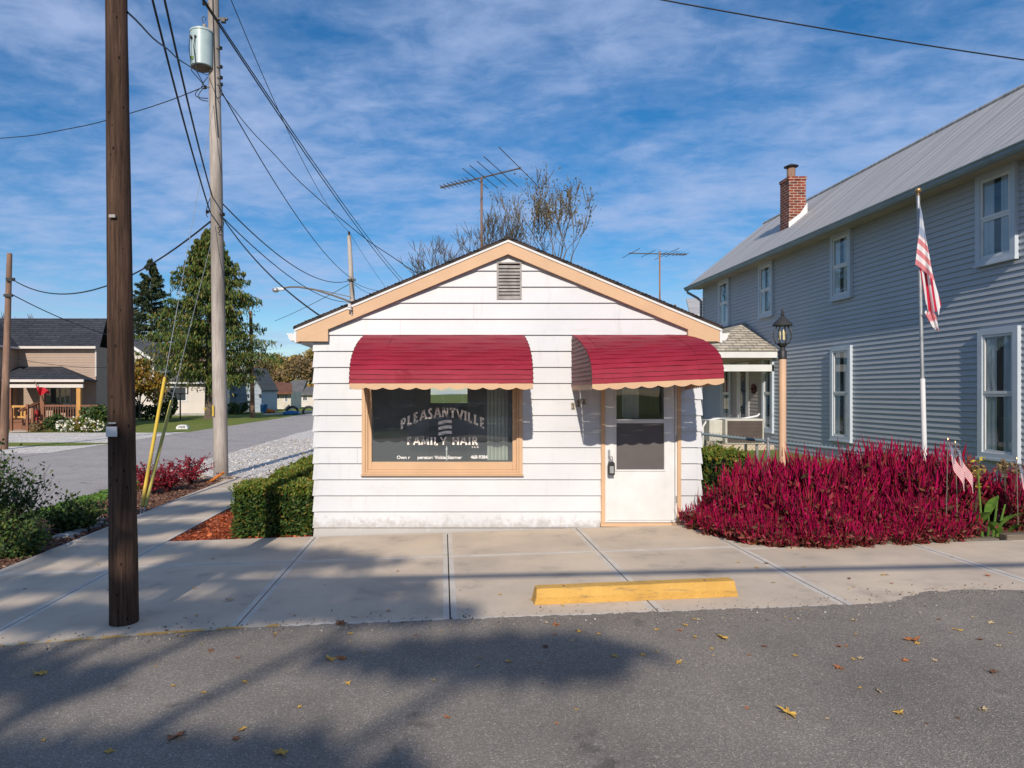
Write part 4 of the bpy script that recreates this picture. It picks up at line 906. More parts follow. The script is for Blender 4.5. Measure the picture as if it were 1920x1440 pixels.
mb.build('wire_mesh', 'steel', f, fixn=False)

# lamp post
lp = thing('lamp_post', (4.40, 8.85, gz(4.4)), 'peach lamp post with a black caged lantern beside the flower bed', 'street lamp')
c = Vector((4.405, 8.85, 0)); z1 = H + (737 - 672) / F * 8.85
mb = MB(); mb.tube([(c.x, c.y, gz(4.4)), (c.x, c.y, z1)], .046, 18); mb.build('post', 'postpeach', lp, smooth=True)
ln = MB(); zb = z1 - .01
ln.lathe((c.x, c.y, zb), [(.050, 0), (.052, .10), (.036, .12), (.026, .15), (.045, .17), (.062, .19), (.066, .205), (.02, .206)], 16)
for j in range(8):
    a_ = j * math.pi / 4; pts = []
    for t in range(9):
        u = t / 8; r_ = .055 + .060 * math.sin(math.pi * (u * .85 + .12)); pts.append((c.x + r_ * math.cos(a_), c.y + r_ * math.sin(a_), zb + .20 + u * .24))
    ln.tube(pts, .0055, 5)
ln.lathe((c.x, c.y, zb + .43), [(.118, 0), (.122, .012), (.10, .045), (.062, .085), (.03, .115), (.018, .13), (.024, .15), (.012, .17), (.016, .185), (.003, .24)], 18)
lan = ln.build('lantern', 'black', lp, smooth=True)
mb = MB()
for j in range(3):
    a_ = j * 2.1 + .5; mb.lathe((c.x + .032 * math.cos(a_), c.y + .032 * math.sin(a_), zb + .25), [(.011, 0), (.011, .05), (.014, .07), (.013, .10), (.003, .135)], 8)
mb.build('bulbs', 'bulb', lan)

# flagpole and drooping flag
fy = 8.5; c0, c1 = P(1733, 830, fy), P(1721.5, 366, fy)
fp = thing('flagpole', (c0.x, fy, gz(c0.x)), 'white flagpole with a ball top among the magenta flowers', 'flagpole')
mb = MB(); d = (c0 - c1).normalized(); c00 = c0 + d * ((c0.z - gz(c0.x)) / -d.z) ; c00.z = gz(c0.x)
cm_ = P(1729.5, 710, fy); mb.tube([c00, cm_], .029, 14); mb.build('lower_tube', 'white_trim', fp, smooth=True)
mb = MB(); mb.tube([cm_, c1], [.022, .019], 14); mb.build('upper_tube', 'steel', fp, smooth=True)
mb = MB(); mb.lathe(tuple(c1), [(.018, -.02), (.02, .0), (.008, .012), (.008, .035)], 12); mb.build('finial_neck', 'brass', fp, smooth=True)
mb = MB(); mb.lathe(tuple(c1 + Vector((0, 0, .06))), [(.034 * math.sin(math.pi * i / 10) + .0005, -.034 * math.cos(math.pi * i / 10)) for i in range(11)], 16); mb.build('finial_ball', 'brass', fp, smooth=True)
def stripemat(name, kind):
    m, nt, b = newmat(name); uv = nt.nodes.new('ShaderNodeUVMap'); sp = nt.nodes.new('ShaderNodeSeparateXYZ'); L(nt, uv.outputs[0], sp.inputs[0])
    ml = N(nt, 'ShaderNodeMath', _operation='MULTIPLY'); ml.inputs[1].default_value = 6.5; L(nt, sp.outputs[1], ml.inputs[0])
    fr = N(nt, 'ShaderNodeMath', _operation='FRACT'); L(nt, ml.outputs[0], fr.inputs[0])
    red = (0.62, 0.09, 0.11) if kind == 'faded' else (0.55, 0.012, 0.05)
    r = ramp(nt, [(0.0, red), (0.5, (0.78, 0.74, 0.74))], 'CONSTANT'); L(nt, fr.outputs[0], r.inputs['Fac'])
    if kind == 'faded': r.color_ramp.elements[0].color = rgba((0.66, 0.22, 0.24))
    if kind == 'small': r.color_ramp.elements[0].color = rgba((0.5, 0.02, 0.04))
    lt = N(nt, 'ShaderNodeMath', _operation='LESS_THAN'); lt.inputs[1].default_value = .42
    gt = N(nt, 'ShaderNodeMath', _operation='GREATER_THAN'); gt.inputs[1].default_value = .46
    L(nt, sp.outputs[0], lt.inputs[0]); L(nt, sp.outputs[1], gt.inputs[0])
    an = N(nt, 'ShaderNodeMath', _operation='MULTIPLY'); L(nt, lt.outputs[0], an.inputs[0]); L(nt, gt.outputs[0], an.inputs[1])
    vo = N(nt, 'ShaderNodeTexVoronoi', Scale=1.0, Randomness=0.0); mp = nt.nodes.new('ShaderNodeMapping'); mp.inputs['Scale'].default_value = (15, 11, 1)
    L(nt, uv.outputs[0], mp.inputs[0]); L(nt, mp.outputs[0], vo.inputs[0])
    blue = (0.02, 0.035, 0.11) if kind == 'small' else (0.30, 0.36, 0.48)
    r2 = ramp(nt, [(0.0, (0.75, 0.75, 0.75)), (0.27, blue)], 'CONSTANT'); L(nt, vo.outputs['Distance'], r2.inputs['Fac'])
    mx = nt.nodes.new('ShaderNodeMix'); mx.data_type = 'RGBA'; L(nt, an.outputs[0], mx.inputs['Factor']); L(nt, r.outputs[0], mx.inputs[6]); L(nt, r2.outputs[0], mx.inputs[7])
    L(nt, mx.outputs[2], b.inputs['Base Color']); b.inputs['Roughness'].default_value = .85
    tr = nt.nodes.new('ShaderNodeBsdfTranslucent'); L(nt, mx.outputs[2], tr.inputs[0]); ms = nt.nodes.new('ShaderNodeMixShader'); ms.inputs[0].default_value = .2
    L(nt, b.outputs[0], ms.inputs[1]); L(nt, tr.outputs[0], ms.inputs[2]); L(nt, ms.outputs[0], nt.nodes['Material Output'].inputs[0])
    return m
M['flag'] = stripemat('faded_flag_cloth', 'faded'); M['flag_in'] = stripemat('bright_flag_cloth', 'bright'); M['flag_s'] = stripemat('small_flag_cloth', 'small')
def cloth(name, fn, nu, nv, uvf, m, parent, org=None, th=0):
    vs = [fn(i / nu, j / nv) for j in range(nv + 1) for i in range(nu + 1)]; og = ORG[parent] if parent else Vector(org)
    me = bpy.data.meshes.new(name); me.from_pydata([(v[0] - og.x, v[1] - og.y, v[2] - og.z) for v in vs], [], [(j * (nu + 1) + i, j * (nu + 1) + i + 1, (j + 1) * (nu + 1) + i + 1, (j + 1) * (nu + 1) + i) for j in range(nv) for i in range(nu)])
    ul = me.uv_layers.new(name='UVMap')
    for l in me.loops:
        i, j = l.vertex_index % (nu + 1), l.vertex_index // (nu + 1); ul.data[l.index].uv = uvf(i / nu, j / nv)
    me.materials.append(M[m]); me.polygons.foreach_set('use_smooth', [True] * len(me.polygons))
    o = bpy.data.objects.new(name, me); C.objects.link(o); o.parent = parent
    if not parent: o.location = og
    ORG[o] = og; return o
fl = thing('flag', P(1728, 500, fy), 'large faded american flag hanging limp from the white flagpole', 'flag')
lx = lambda y: np.interp(y, [385, 400, 440, 480, 496], [1724, 1723, 1722, 1718, 1716]); rx = lambda y: np.interp(y, [385, 400, 440, 470, 510, 528], [1725.5, 1729, 1735, 1741, 1748, 1753])
def up(u, v):
    yl = 385 + v * 111; yr = 385 + v * 143; y = yl + (yr - yl) * u ** 1.2; x = lx(yl) + (rx(yr) - lx(yl)) * u
    return P(x, y, fy - .05 - .035 * math.sin(u * 6.3 + v * 2) * (0.3 + v) - .03 * math.sin(u * 3.1))
cloth('hoist_fold', up, 26, 40, lambda u, v: (.1 + .3 * u if v < .5 else .7, (.99 - v * .30) if v < .5 else .46 * (1 - (v - .5) / .5) * .92 + 0.0), 'flag', fl)
def lo_(u, v):
    yt = 494 + u * 26; yb = np.interp(u, [0, .25, .5, .7, .85, 1], [560, 596, 588, 582, 590, 568]) + 3 * math.sin(u * 40)
    y = yt + (yb - yt) * v; xl = 1722 + v * 13; xr = 1750 + v * 15
    return P(xl + (xr - xl) * u, y, fy - .01 - .04 * math.sin(u * 11 + v) * (.3 + .7 * v))
cloth('fly_fold', lo_, 34, 30, lambda u, v: (.8, (u * .85 + .12 * v) * .5), 'flag_in', fl)
def lo2(u, v):
    y = 583 + v * 31 + u * 6 + 2.5 * math.sin(u * 21); x = 1731 + v * 18 + u * (24 - 12 * v)
    return P(x, y, fy - .07 - .02 * math.sin(u * 9))
cloth('fly_corner', lo2, 14, 12, lambda u, v: (.8, (.25 + v * .32 + u * .1) * .5), 'flag', fl)
# small flags on sticks in the bed
def stickflag(px, py, Y, lean, label):
    p = P(px, py, Y); b = Vector((p.x - lean, Y, gz(p.x) + .03)); s = thing('stick_flag', b, label, 'flag', 'small stick flags in the flower bed')
    top = b + (p - b).normalized() * ((p - b).length)
    mb = MB(); mb.tube([b, top], .005, 6); mb.build('stick', 'timber', s)
    mb = MB(); mb.lathe(tuple(top), [(.006, 0), (.009, .01), (.002, .03)], 8); mb.build('tip', 'brass', s)
    dn = (b - top).normalized()
    cloth('banner', lambda u, v: top + dn * (.03 + v * .20 + u * .22) + Vector((u * .17 + v * .02, -.02 - .02 * math.sin(u * 9 + v * 2), -u * .12)), 16, 12, lambda u, v: (u, 1 - v), 'flag_s', s)
stickflag(1777, 826, 7.42, .02, 'small stick flag right of the flagpole, nearer one of the pair')
stickflag(1791, 832, 7.55, -.03, 'small stick flag right of the flagpole, farther one of the pair')
stickflag(1906, 862, 7.5, -.02, 'small stick flag at the far right edge of the bed')
# ================================================================ poles and wires
def pole(name, label, pts, rs, m, kind='utility pole', n=20):
    t = thing(name, pts[0], label, kind)
    # subdivided and slightly uneven
    P0 = [Vector(p) for p in pts]; out = []; ro = []; rr = random.Random(len(label))
    for (a, b), (ra, rb) in zip(zip(P0[:-1], P0[1:]), zip(rs[:-1], rs[1:])):
        k = 24
        for i in range(k):
            u = i / k; out.append(a.lerp(b, u)); ro.append((ra + (rb - ra) * u) * (1 + rr.uniform(-.012, .012)))
    out.append(P0[-1]); ro.append(rs[-1])
    mb = MB(); mb.tube(out, ro, n); mb.build('post', m, t, smooth=True); return t
b0 = G(221, 1187); b0.y += .11; t0_ = P(218, 0, b0.y)
FP = pole('utility_pole', 'dark creosoted utility pole standing in the front sidewalk', [(b0.x, b0.y, b0.z), tuple(t0_), (t0_.x - .02, b0.y, 9.2)], [.113, .083, .07], 'pole_dark', n=28)
mb = MB(); c = P(211, 807, b0.y - .115); mb.box(c.x - .045, c.x + .04, c.y - .02, c.y, c.z - .05, c.z + .03); mb.build('meter_tag', 'white_trim', FP, bevel=.004)
mb = MB(); c = P(211, 793, b0.y - .115); mb.box(c.x - .03, c.x + .03, c.y - .012, c.y, c.z - .008, c.z + .006); mb.build('small_plate', 'steel', FP)
mb = MB(); c = P(212, 406, b0.y - .10); mb.box(c.x - .025, c.x + .025, c.y - .02, c.y, c.z - .012, c.z + .012); mb.build('bolt_plate', 'louvre', FP)
g0 = Vector((-5.26, 16.2, gz(-5.26)))
def GP(y): return g0.x - .06 * max(0, (895 - y)) / 895 * 2 + (0.0)
gtop = P(400, 0, 16.2)
UP = pole('utility_pole', 'weathered grey utility pole carrying the transformer beside the gravel', [tuple(g0), tuple(gtop), (gtop.x - .03, 16.2, 13.2)], [.172, .128, .115], 'pole_grey', n=24)
def gp(y): u = (895 - y) / 895; return Vector((g0.x + (gtop.x - g0.x) * u, 16.2, H + (737 - y) / F * 16.2))
# transformer
tr = thing('transformer', P(379, 92, 16.1), 'pale green drum transformer hung high on the grey utility pole', 'transformer')
tc = P(378.5, 128, 16.05); th_ = (128 - 60) / F * 16.05
mb = MB(); mb.lathe(tuple(tc), [(.235, 0), (.26, .015), (.26, th_ - .05), (.275, th_ - .045), (.275, th_ - .01), (.22, th_ + .03), (.05, th_ + .05)], 28); mb.build('tank', 'trans', tr, smooth=True)
mb = MB(); mb.lathe((tc.x, tc.y, tc.z - .004), [(.225, 0), (.225, .003)], 20); mb.build('base_rim', 'timber', tr)
mb = MB(); mb.lathe((tc.x + .06, tc.y, tc.z + th_ + .04), [(.05, 0), (.06, .04), (.035, .05), (.055, .08), (.03, .09), (.045, .13), (.01, .15)], 12); mb.build('bushing', 'soffit', tr)
mb = MB(); mb.tube([tc + Vector((.06, 0, th_ + .18)), tc + Vector((.02, 0, th_ + .24)), tc + Vector((-.0, 0, th_ + .33)), tc + Vector((.05, 0, th_ + .37)), tc + Vector((.1, 0, th_ + .33)), tc + Vector((.07, 0, th_ + .26))], .009, 6); mb.build('lead_loop', 'rubber', tr)
for dx in (-.17, -.06):
    mb = MB(); q = tc + Vector((dx, -.24, th_ * .72)); mb.tube([q + Vector((0, .04, 0)), q + Vector((0, -.04, 0))], .03, 8); mb.tube([q + Vector((0, -.04, 0)), q + Vector((-.02, -.07, -.25)), q + Vector((.03, -.03, -.8)), Vector((gp(165).x - .2, 16.05, gp(165).z))], .010, 6); mb.build('bushing_lead', 'rubber', tr)
mb = MB(); mb.box(tc.x - .19, tc.x - .11, tc.y - .245, tc.y - .235, tc.z + .1, tc.z + .17); mb.build('sticker', 'canna', tr)
mb = MB(); px_ = gp(95).x; mb.box(tc.x + .2, px_ - .1, tc.y - .04, tc.y + .1, tc.z + .15, tc.z + .22); mb.box(tc.x + .2, px_ - .1, tc.y - .04, tc.y + .1, tc.z + .62, tc.z + .69); mb.build('bracket', 'black', tr)
# hardware on the grey pole
mb = MB(); a = gp(38); mb.box(a.x + .08, a.x + .36, 16.1, 16.16, a.z - .03, a.z + .01); mb.box(a.x + .2, a.x + .3, 16.08, 16.18, a.z - .09, a.z + .01); mb.build('cutout_arm', 'black', UP)
mb = MB()
for y, s in ((150, 1), (163, 1), (168, -1), (405, 1), (400, -1), (95, 1), (130, 1), (12, -1)):
    a = gp(y); mb.lathe((a.x + s * .19, 16.1, a.z - .03), [(.02, 0), (.045, .02), (.025, .04), (.045, .06), (.02, .08)], 8); mb.box(min(a.x + s * .05, a.x + s * .2), max(a.x + s * .05, a.x + s * .2), 16.09, 16.11, a.z, a.z + .02)
mb.build('insulators', 'black', UP)
mb = MB()
rw = random.Random(5)
for (ya, yb, dx, bow) in ((168, 195, -.18, -.35), (165, 190, -.18, -.5), (172, 150, -.17, -.2), (410, 375, -.16, -.1), (400, 440, .13, .12), (405, 430, .12, .25), (160, 190, .17, .18)):
    a, b = gp(ya), gp(yb); a = a + Vector((dx, -.15, 0)); b = b + Vector((dx * .6, -.16, 0)); mid = (a + b) / 2 + Vector((bow, -.08, -.18))
    pts = []
    for i in range(13):
        u = i / 12; pts.append(a * (1 - u) ** 2 + mid * 2 * u * (1 - u) + b * u * u)
    mb.tube(pts, .010, 6)
a, b = gp(0), gp(890); mb.tube([a + Vector((.03, -.14, 0)), gp(200) + Vector((.06, -.15, 0)), gp(260) + Vector((.10, -.13, 0))], .012, 6)
mb.build('jumper_wires', 'rubber', UP)
mb = MB(); a = P(396, 768, 16.03); mb.lathe((a.x - .13, 15.98, a.z), [(.03, 0), (.035, .03), (.01, .05)], 8); mb.box(a.x + .03, a.x + .07, 16.0, 16.03, a.z - .15, a.z + .1); mb.build('pole_tag', 'yellow', UP)
# the pole far left and the one by the spruce, the lamp pole behind the shop
lb_, lt_ = P(7, 842, 28.4), P(18, 475, 28.4); lb_.z = gz(-18)
LP = pole('utility_pole', 'leaning brown utility pole at the left edge by the porch house', [tuple(lb_), tuple(lt_)], [.165, .10], 'pole_brown')
mb = MB(); a = P(16, 523, 28.2); mb.box(a.x - .12, a.x + .22, 28.2, 28.3, a.z - .08, a.z + .05); a = P(13, 553, 28.2); mb.box(a.x - .15, a.x + .2, 28.2, 28.3, a.z - .07, a.z + .04); mb.build('clamp', 'black', LP)
sb, st = P(474, 784, 65), P(470, 583, 65); sb.z = gz(-18)
pole('utility_pole', 'brown utility pole rising in front of the drooping spruce', [tuple(sb), tuple(st)], [.22, .15], 'pole_brown')
kb, kt = P(663, 575, 36), P(654.5, 442, 36); kb2 = kb + (kb - kt) * 1.25; kb2.z = gz(-4.7)
KP = pole('utility_pole', 'pale utility pole rising behind the shop roof with the street light', [tuple(kb2), tuple(kt)], [.19, .105], 'pole_grey')
mb = MB(); mb.lathe(tuple(kt), [(.05, 0), (.05, .12), (.08, .14), (.06, .2), (.02, .24)], 10); mb.build('top_insulator', 'black', KP)
mb = MB(); a = kt + (kb - kt) * .63; mb.box(a.x - .22, a.x + .22, 35.8, 35.9, a.z - .06, a.z + .06); mb.build('clamp', 'black', KP)
lt = thing('street_light', P(659, 560, 35.9), 'street light on a long curved arm reaching left over the road', 'street lamp')
mb = MB()
mb.tube([P(658, 566, 35.8), P(625, 554, 35.8), P(590, 543, 35.8), P(560, 538, 35.8), P(545, 538, 35.8), P(524, 541, 35.8)], .045, 8)
mb.tube([P(658, 557, 35.8), P(610, 546, 35.8), P(560, 537, 35.8)], .022, 6); mb.build('arm', 'timber', lt, smooth=True)
mb = MB(); a = P(517, 543, 35.8); mb.lathe((a.x, a.y, a.z - .14), [(.10, 0), (.17, .06), (.19, .12), (.16, .20), (.06, .25)], 14)
mb.obox((a.x + .18, a.y, a.z + .03), (.26, .10, .07)); mb.build('lamp_head', 'steel', lt, smooth=True)

def wire(p, q, sag, r, label, name='overhead_wire', kink=None):
    p, q = Vector(p), Vector(q); n = 28; pts = []
    for i in range(n + 1):
        u = i / n; v = p.lerp(q, u); v.z -= sag * 4 * u * (1 - u)
        if kink: v += Vector((math.sin(u * 31) * kink, 0, math.cos(u * 23) * kink))
        pts.append(v)
    mb = MB(); mb.tube(pts, r, 5, cap=False); o = mb.build(name, 'rubber', None, p, fixn=False)
    return tag(o, label, 'cable', 'overhead wires strung between the poles')
def through(a, b, Ya, Yb, sag, r, label, ext=0, kink=None, name='overhead_wire', exta=0):
    """sight line points at two distances, optionally run on further"""
    p, q = P(a[0], a[1], Ya), P(b[0], b[1], Yb); d = q - p
    return wire(p - d * exta, q + d * ext, sag, r, label, name, kink)
fpt = Vector((t0_.x, b0.y, 0))
wire(gp(402) + Vector((-.1, -.15, 0)), Vector((.5, -14, 10.9)) if 0 else P(283, -12, 8.6), .12, .016, 'left one of two thick black cables sweeping up from the grey pole')
wire(gp(372) + Vector((-.05, -.15, 0)), P(306, -12, 8.6), .12, .016, 'right one of two thick black cables sweeping up from the grey pole')
wire(P(239, 24, b0.y), gp(146) + Vector((-.1, -.16, 0)), .10, .009, 'wire from the dark front pole to below the transformer', kink=.006)
wire(gp(170) + Vector((-.25, -.15, 0)), P(-60, 262, 19), .30, .011, 'wire running left from below the transformer past the dark pole', kink=.006)
wire(P(376, -6, 13), P(751, 528, 40), .30, .016, 'left wire of the close pair crossing the sky to the shop roof')
wire(P(379, -6, 13.2), P(757, 527, 40), .30, .014, 'right wire of the close pair crossing the sky to the shop roof')
wire(P(431, -6, 16.0), kt + Vector((0, 0, .2)), .75, .010, 'thin high wire from the top edge to the pale pole behind the roof')
wire(kt + Vector((0, 0, .2)), P(724, 540, 52), .1, .010, 'thin wire falling from the pale pole to behind the roof')
wire(gp(185) + Vector((.15, -.15, .1)), P(792, 517, 16.8), .42, .010, 'wavy service wire from the transformer to the shop roof', kink=.01)
wire(gp(168) + Vector((.14, -.1, 0)), kt + (kb - kt) * .60, .62, .014, 'wire sagging from below the transformer to the pale pole')
wire(gp(378) + Vector((.1, -.1, 0)), kt + (kb - kt) * .62, .78, .016, 'upper wire of the lower pair running to the pale pole')
wire(gp(404) + Vector((.1, -.1, 0)), kt + (kb - kt) * .93, .62, .014, 'lower wire of the lower pair running to the pale pole')
wire(gp(404) + Vector((.12, -.14, 0)), P(600, 592, 11.0), .20, .014, 'thick service cable dropping from the grey pole to the shop eave')
wire(P(22, 523, 28.2), gp(418) + Vector((-.12, -.12, 0)), 1.1, .022, 'thick sagging cable from the leaning left pole to the grey pole')
wire(P(22, 552, 28.2), P(260, 640, 40), .3, .022, 'cable sloping down right from the leaning left pole')
wire(P(20, 670, 28.2), P(300, 678, 33), .35, .010, 'faint low wire crossing in front of the porch house')
wire(kt + (kb - kt) * .66, P(515, 602, 52), .1, .016, 'thin wire from the pale pole down left to the spruce')
wire(kt + (kb - kt) * .64, P(1580 / 4.8 + 380, 545, 46), .1, .014, 'upper short wire from the pale pole to behind the roof')
wire(kt + (kb - kt) * .66, P(1520 / 4.8 + 380, 551, 50), .1, .014, 'lower short wire from the pale pole to behind the roof')
wire(P(1180, -12, 9.0), P(2100, 137, 9.5), .05, .0095, 'single wire across the upper right sky')
wire((-34, -2.3, 5.3), (34, -2.3, 5.7), .35, .045, 'street cable overhead behind the viewer')
# guys with yellow guards
an = G(264, 966); an.z = gz(an.x)
for ytop, (ox, oy), m, ln, lab in ((182, (0, 0), 'yellow', 2.55, 'bright yellow guy wire guard beside the red barberry, left of the pair'), (412, (.05, .0), 'yellow2', 2.35, 'faded yellow guy wire guard beside the red barberry, right of the pair')):
    a = an + Vector((ox, oy, .05)); b = gp(ytop); d = (b - a).normalized()
    t = thing('guy_guard', a, lab, 'guy wire guard', 'yellow guy wire guards')
    mb = MB(); mb.tube([a + d * .1, a + d * ln], .030, 12); mb.build('tube', m, t, smooth=True)
    mb = MB(); mb.tube([a - d * .1, b], .006, 6, cap=False); mb.build('guy_wire', 'steel', t)
    mb = MB(); mb.tube([a - d * .25, a + d * .12], .012, 6); mb.lathe(tuple(a - d * .12), [(.03, 0), (.04, .02), (.02, .05)], 8); mb.build('anchor_rod', 'steel', t)

# ================================================================ the far side of the side street
def roofplane(mb, pts, th=.12):
    a = [Vector(p) for p in pts]; n = len(a); b = [p - Vector((0, 0, th)) for p in a]
    mb.add(a + b, [tuple(range(n)), tuple(range(2 * n - 1, n - 1, -1))] + [(i, (i + 1) % n, (i + 1) % n + n, i + n) for i in range(n)])
M['tan_s'] = mat('tan_vinyl_siding', (0.36, 0.265, 0.205), (0.33, 0.24, 0.185), 0.6, .7)
M['cream_s'] = mat('cream_siding', (0.60, 0.54, 0.49), (0.54, 0.49, 0.45), 0.6, .7)
M['blue_s'] = mat('light_blue_grey_siding', (0.30, 0.36, 0.42), (0.27, 0.33, 0.39), 0.6, .7)
M['buff_s'] = mat('buff_siding', (0.58, 0.54, 0.44), None, 0.6, .7)
M['darkroof'] = shinglemat('charcoal_shingle', (0.035, 0.038, 0.047), (0.05, 0.054, 0.065), (0.012, 0.012, 0.016), .9, .16, .9, 'XZ')
M['greyroof'] = shinglemat('grey_shingle', (0.17, 0.165, 0.16), (0.13, 0.125, 0.12), (0.06, 0.06, 0.06), .9, .16, .9, 'XZ')
M['tanroof'] = shinglemat('faded_pink_tan_shingle', (0.33, 0.23, 0.19), (0.27, 0.2, 0.17), (0.12, 0.09, 0.08), .9, .16, .9, 'XZ')
M['brownroof'] = shinglemat('rust_brown_shingle', (0.20, 0.09, 0.055), (0.16, 0.075, 0.05), (0.06, 0.03, 0.02), .9, .16, .9, 'XZ')
M['deck'] = mat('stained_deck_wood', (0.24, 0.10, 0.05), (0.16, 0.07, 0.04), 0.7, 2)
M['newwood'] = mat('fresh_yellow_timber', (0.52, 0.27, 0.07), (0.42, 0.2, 0.06), 0.7, 2)
M['redcloth'] = mat('red_cloth', (0.50, 0.015, 0.03), (0.38, 0.012, 0.02), 0.8, 3)
def hw(mb_parent, x0, x1, z0, z1, y, m='white_trim', w=.09, nm='window', gl='glass3', mid=True):
    mb = MB(); frame(mb, x0, x1, z0, z1, w, y - .06, y)
    if mid: mb.box((x0 + x1) / 2 - .03, (x0 + x1) / 2 + .03, y - .05, y, z0 + w, z1 - w)
    f = mb.build(nm, m, mb_parent); mb = MB(); mb.box(x0 + w, x1 - w, y - .02, y - .012, z0 + w, z1 - w); mb.build('pane', gl, f); return f
gL = gz(-20)
# --- tan house with a porch
Y = 46.0; X = lambda px, Y=Y: (px - XV) / F * Y; Z = lambda py, Y=Y: H - (py - YV) / F * Y
T = thing('porch_house', (X(100), Y, gL), 'tan two storey house with charcoal roof and a wooden front porch', 'house')
wx1 = X(180); mb = MB(); lap(mb, (X(-260), Y), (wx1, Y), gL, Z(650), .17, .02, (0, -1)); mb.box(wx1 - .02, wx1, Y + .01, Y + 5, gL, Z(650)); lap(mb, (wx1 + .002, Y), (wx1 + .002, Y + 5), gL, Z(650), .17, .02, (1, 0))
WXX = X(35, 46); lap(mb, (X(-260, 43.4), 43.4), (WXX, 43.4), gL, Z(650), .17, .02, (0, -1)); lap(mb, (WXX, 43.4), (WXX, 46), gL, Z(655), .17, .02, (1, 0))
mb.prism([(WXX - 6.5, Z(650)), (WXX, Z(650)), (WXX - 3.25, Z(650) + 2)], 43.4, 43.5)
mb.build('siding_wall', 'tan_s', T, fixn=False)
mb = MB(); zr, ze = 1.83 + (737 - 597) / F * 48.6, Z(650)
roofplane(mb, [(X(-260), Y - .4, ze), (X(187, 45.6), Y - .4, ze), (X(200, 48.6), 48.6, zr), (X(-260), 48.6, zr)]); roofplane(mb, [(X(-260), 48.6, zr), (X(200, 48.6), 48.6, zr), (X(200, 48.6), 51.4, ze), (X(-260), 51.4, ze)])
gx1 = WXX + .35; gxm = gx1 - 3.6
roofplane(mb, [(gxm, 43.0, ze + 2.2), (gx1, 43.0, ze - .05), (gx1, 47, ze - .05), (gxm, 48.5, ze + 2.2)]); roofplane(mb, [(gxm, 43.0, ze + 2.2), (gxm - 3.6, 43.0, ze - .05), (gxm - 3.6, 47, ze - .05), (gxm, 48.5, ze + 2.2)])
rf = mb.build('roof', 'darkroof', T)
mb = MB(); mb.box(X(43), X(186), Y - .50, Y - .41, ze - .16, ze - .0); mb.tube([(X(181), Y - .1, ze - .2), (X(181), Y - .1, Z(706))], .06, 6); mb.box(gx1 - .02, gx1 + .03, 43.0, 45.5, ze - .2, ze - .06)
mb.build('gutter', 'cream_s', T)
mb = MB(); pe, pz = Z(712, 43.2), Z(687)
roofplane(mb, [(X(5, 43.2), 43.2, pe), (X(158, 43.2), 43.2, pe), (X(116), 46, pz), (X(30), 46, pz)], .08); roofplane(mb, [(X(158, 43.2), 43.2, pe), (X(183), 46, pe), (X(116), 46, pz)], .08)
mb.build('porch_roof', 'darkroof', T)
mb = MB(); mb.box(X(5, 43.2), X(158, 43.2), 43.1, 43.19, pe - .14, pe + .02); mb.box(X(5, 43.4), X(156, 43.4), 43.35, 43.5, pe - .50, pe - .28); mb.build('porch_fascia', 'cream_s', T)
dz = Z(787, 43.4)
mb = MB(); mb.box(X(22, 43.4), X(186, 43.4), 43.4, 46, dz - .15, dz); mb.box(X(22, 43.4), X(186, 43.4), 43.45, 43.5, gL, dz - .16); mb.build('porch_deck', 'deck', T)
for px in (80, 148, 18):
    mb = MB(); x = X(px, 43.5); mb.box(x - .13, x + .13, 43.42, 43.66, dz, pe - .5); mb.build('porch_post', 'newwood' if px == 148 else 'deck', T)
mb = MB(); rz = Z(759, 43.5); mb.box(X(66, 43.5), X(146, 43.5), 43.46, 43.56, rz - .12, rz); mb.box(X(66, 43.5), X(146, 43.5), 43.47, 43.55, dz + .1, dz + .18); mb.box(X(151, 43.5), X(186, 43.5), 43.46, 43.56, rz - .12, rz); mb.box(X(151, 43.5), X(186, 43.5), 43.47, 43.55, dz + .1, dz + .18)
x = X(66, 43.5)
while x < X(186, 43.5): mb.box(x, x + .045, 43.49, 43.53, dz + .18, rz - .12); x += .16
mb.build('porch_railing', 'deck', T)
mb = MB(); z0, z1 = Z(784, 42.6), Z(760, 42.6); frame(mb, X(23, 42.6), X(49, 42.6), z0, z1, .13, 42.55, 42.65); mb.box(X(39, 42.6), X(42, 42.6), 42.56, 42.64, z0 + .1, z1 - .1); mb.build('porch_gate', 'newwood', T)
mb = MB()
for px in (22, 52, 62):
    x = X(px, 42.2); mb.box(x - .07, x + .07, 42.1, 42.24, gL, Z(765 if px != 52 else 758, 42.2)); 
for px in (55, 61): mb.obox((X(px, 42.8), 42.6, Z(763, 42.6)), (.06, .9, .05), 0, .25)
for s in range(4): mb.box(X(52, 42.2), X(63, 42.2), 42.2 + s * .3, 42.5 + s * .3, gL, gL + .15 + s * .15)
mb.build('porch_steps', 'deck', T)
hw(T, X(84), X(113), Z(757), Z(727), Y - .01, 'black', .06); hw(T, X(113), X(133), Z(757), Z(727), Y - .01, 'cream_s', .05); hw(T, X(20), X(32), Z(785), Z(727), Y - .01, 'black', .08, 'door', mid=False)
r_ = thing('red_bin', (X(72, 43.9), 43.9, dz), 'bright red bin standing on the porch behind the railing', 'bin')
mb = MB(); mb.prism([(X(67.5, 43.9), dz), (X(76.5, 43.9), dz), (X(77, 43.9), dz + .55), (X(67, 43.9), dz + .55)], 43.7, 44.2); mb.box(X(66.5, 43.9), X(77.5, 43.9), 43.65, 44.25, dz + .551, dz + .62); mb.build('body', 'redcloth', r_)
r_ = thing('patio_table', (X(120, 44.4), 44.4, dz), 'dark patio table on the porch of the tan house', 'table')
mb = MB(); mb.box(X(96, 44.4), X(144, 44.4), 44.1, 44.9, dz + .62, dz + .68); mb.build('table_top', 'black', r_)
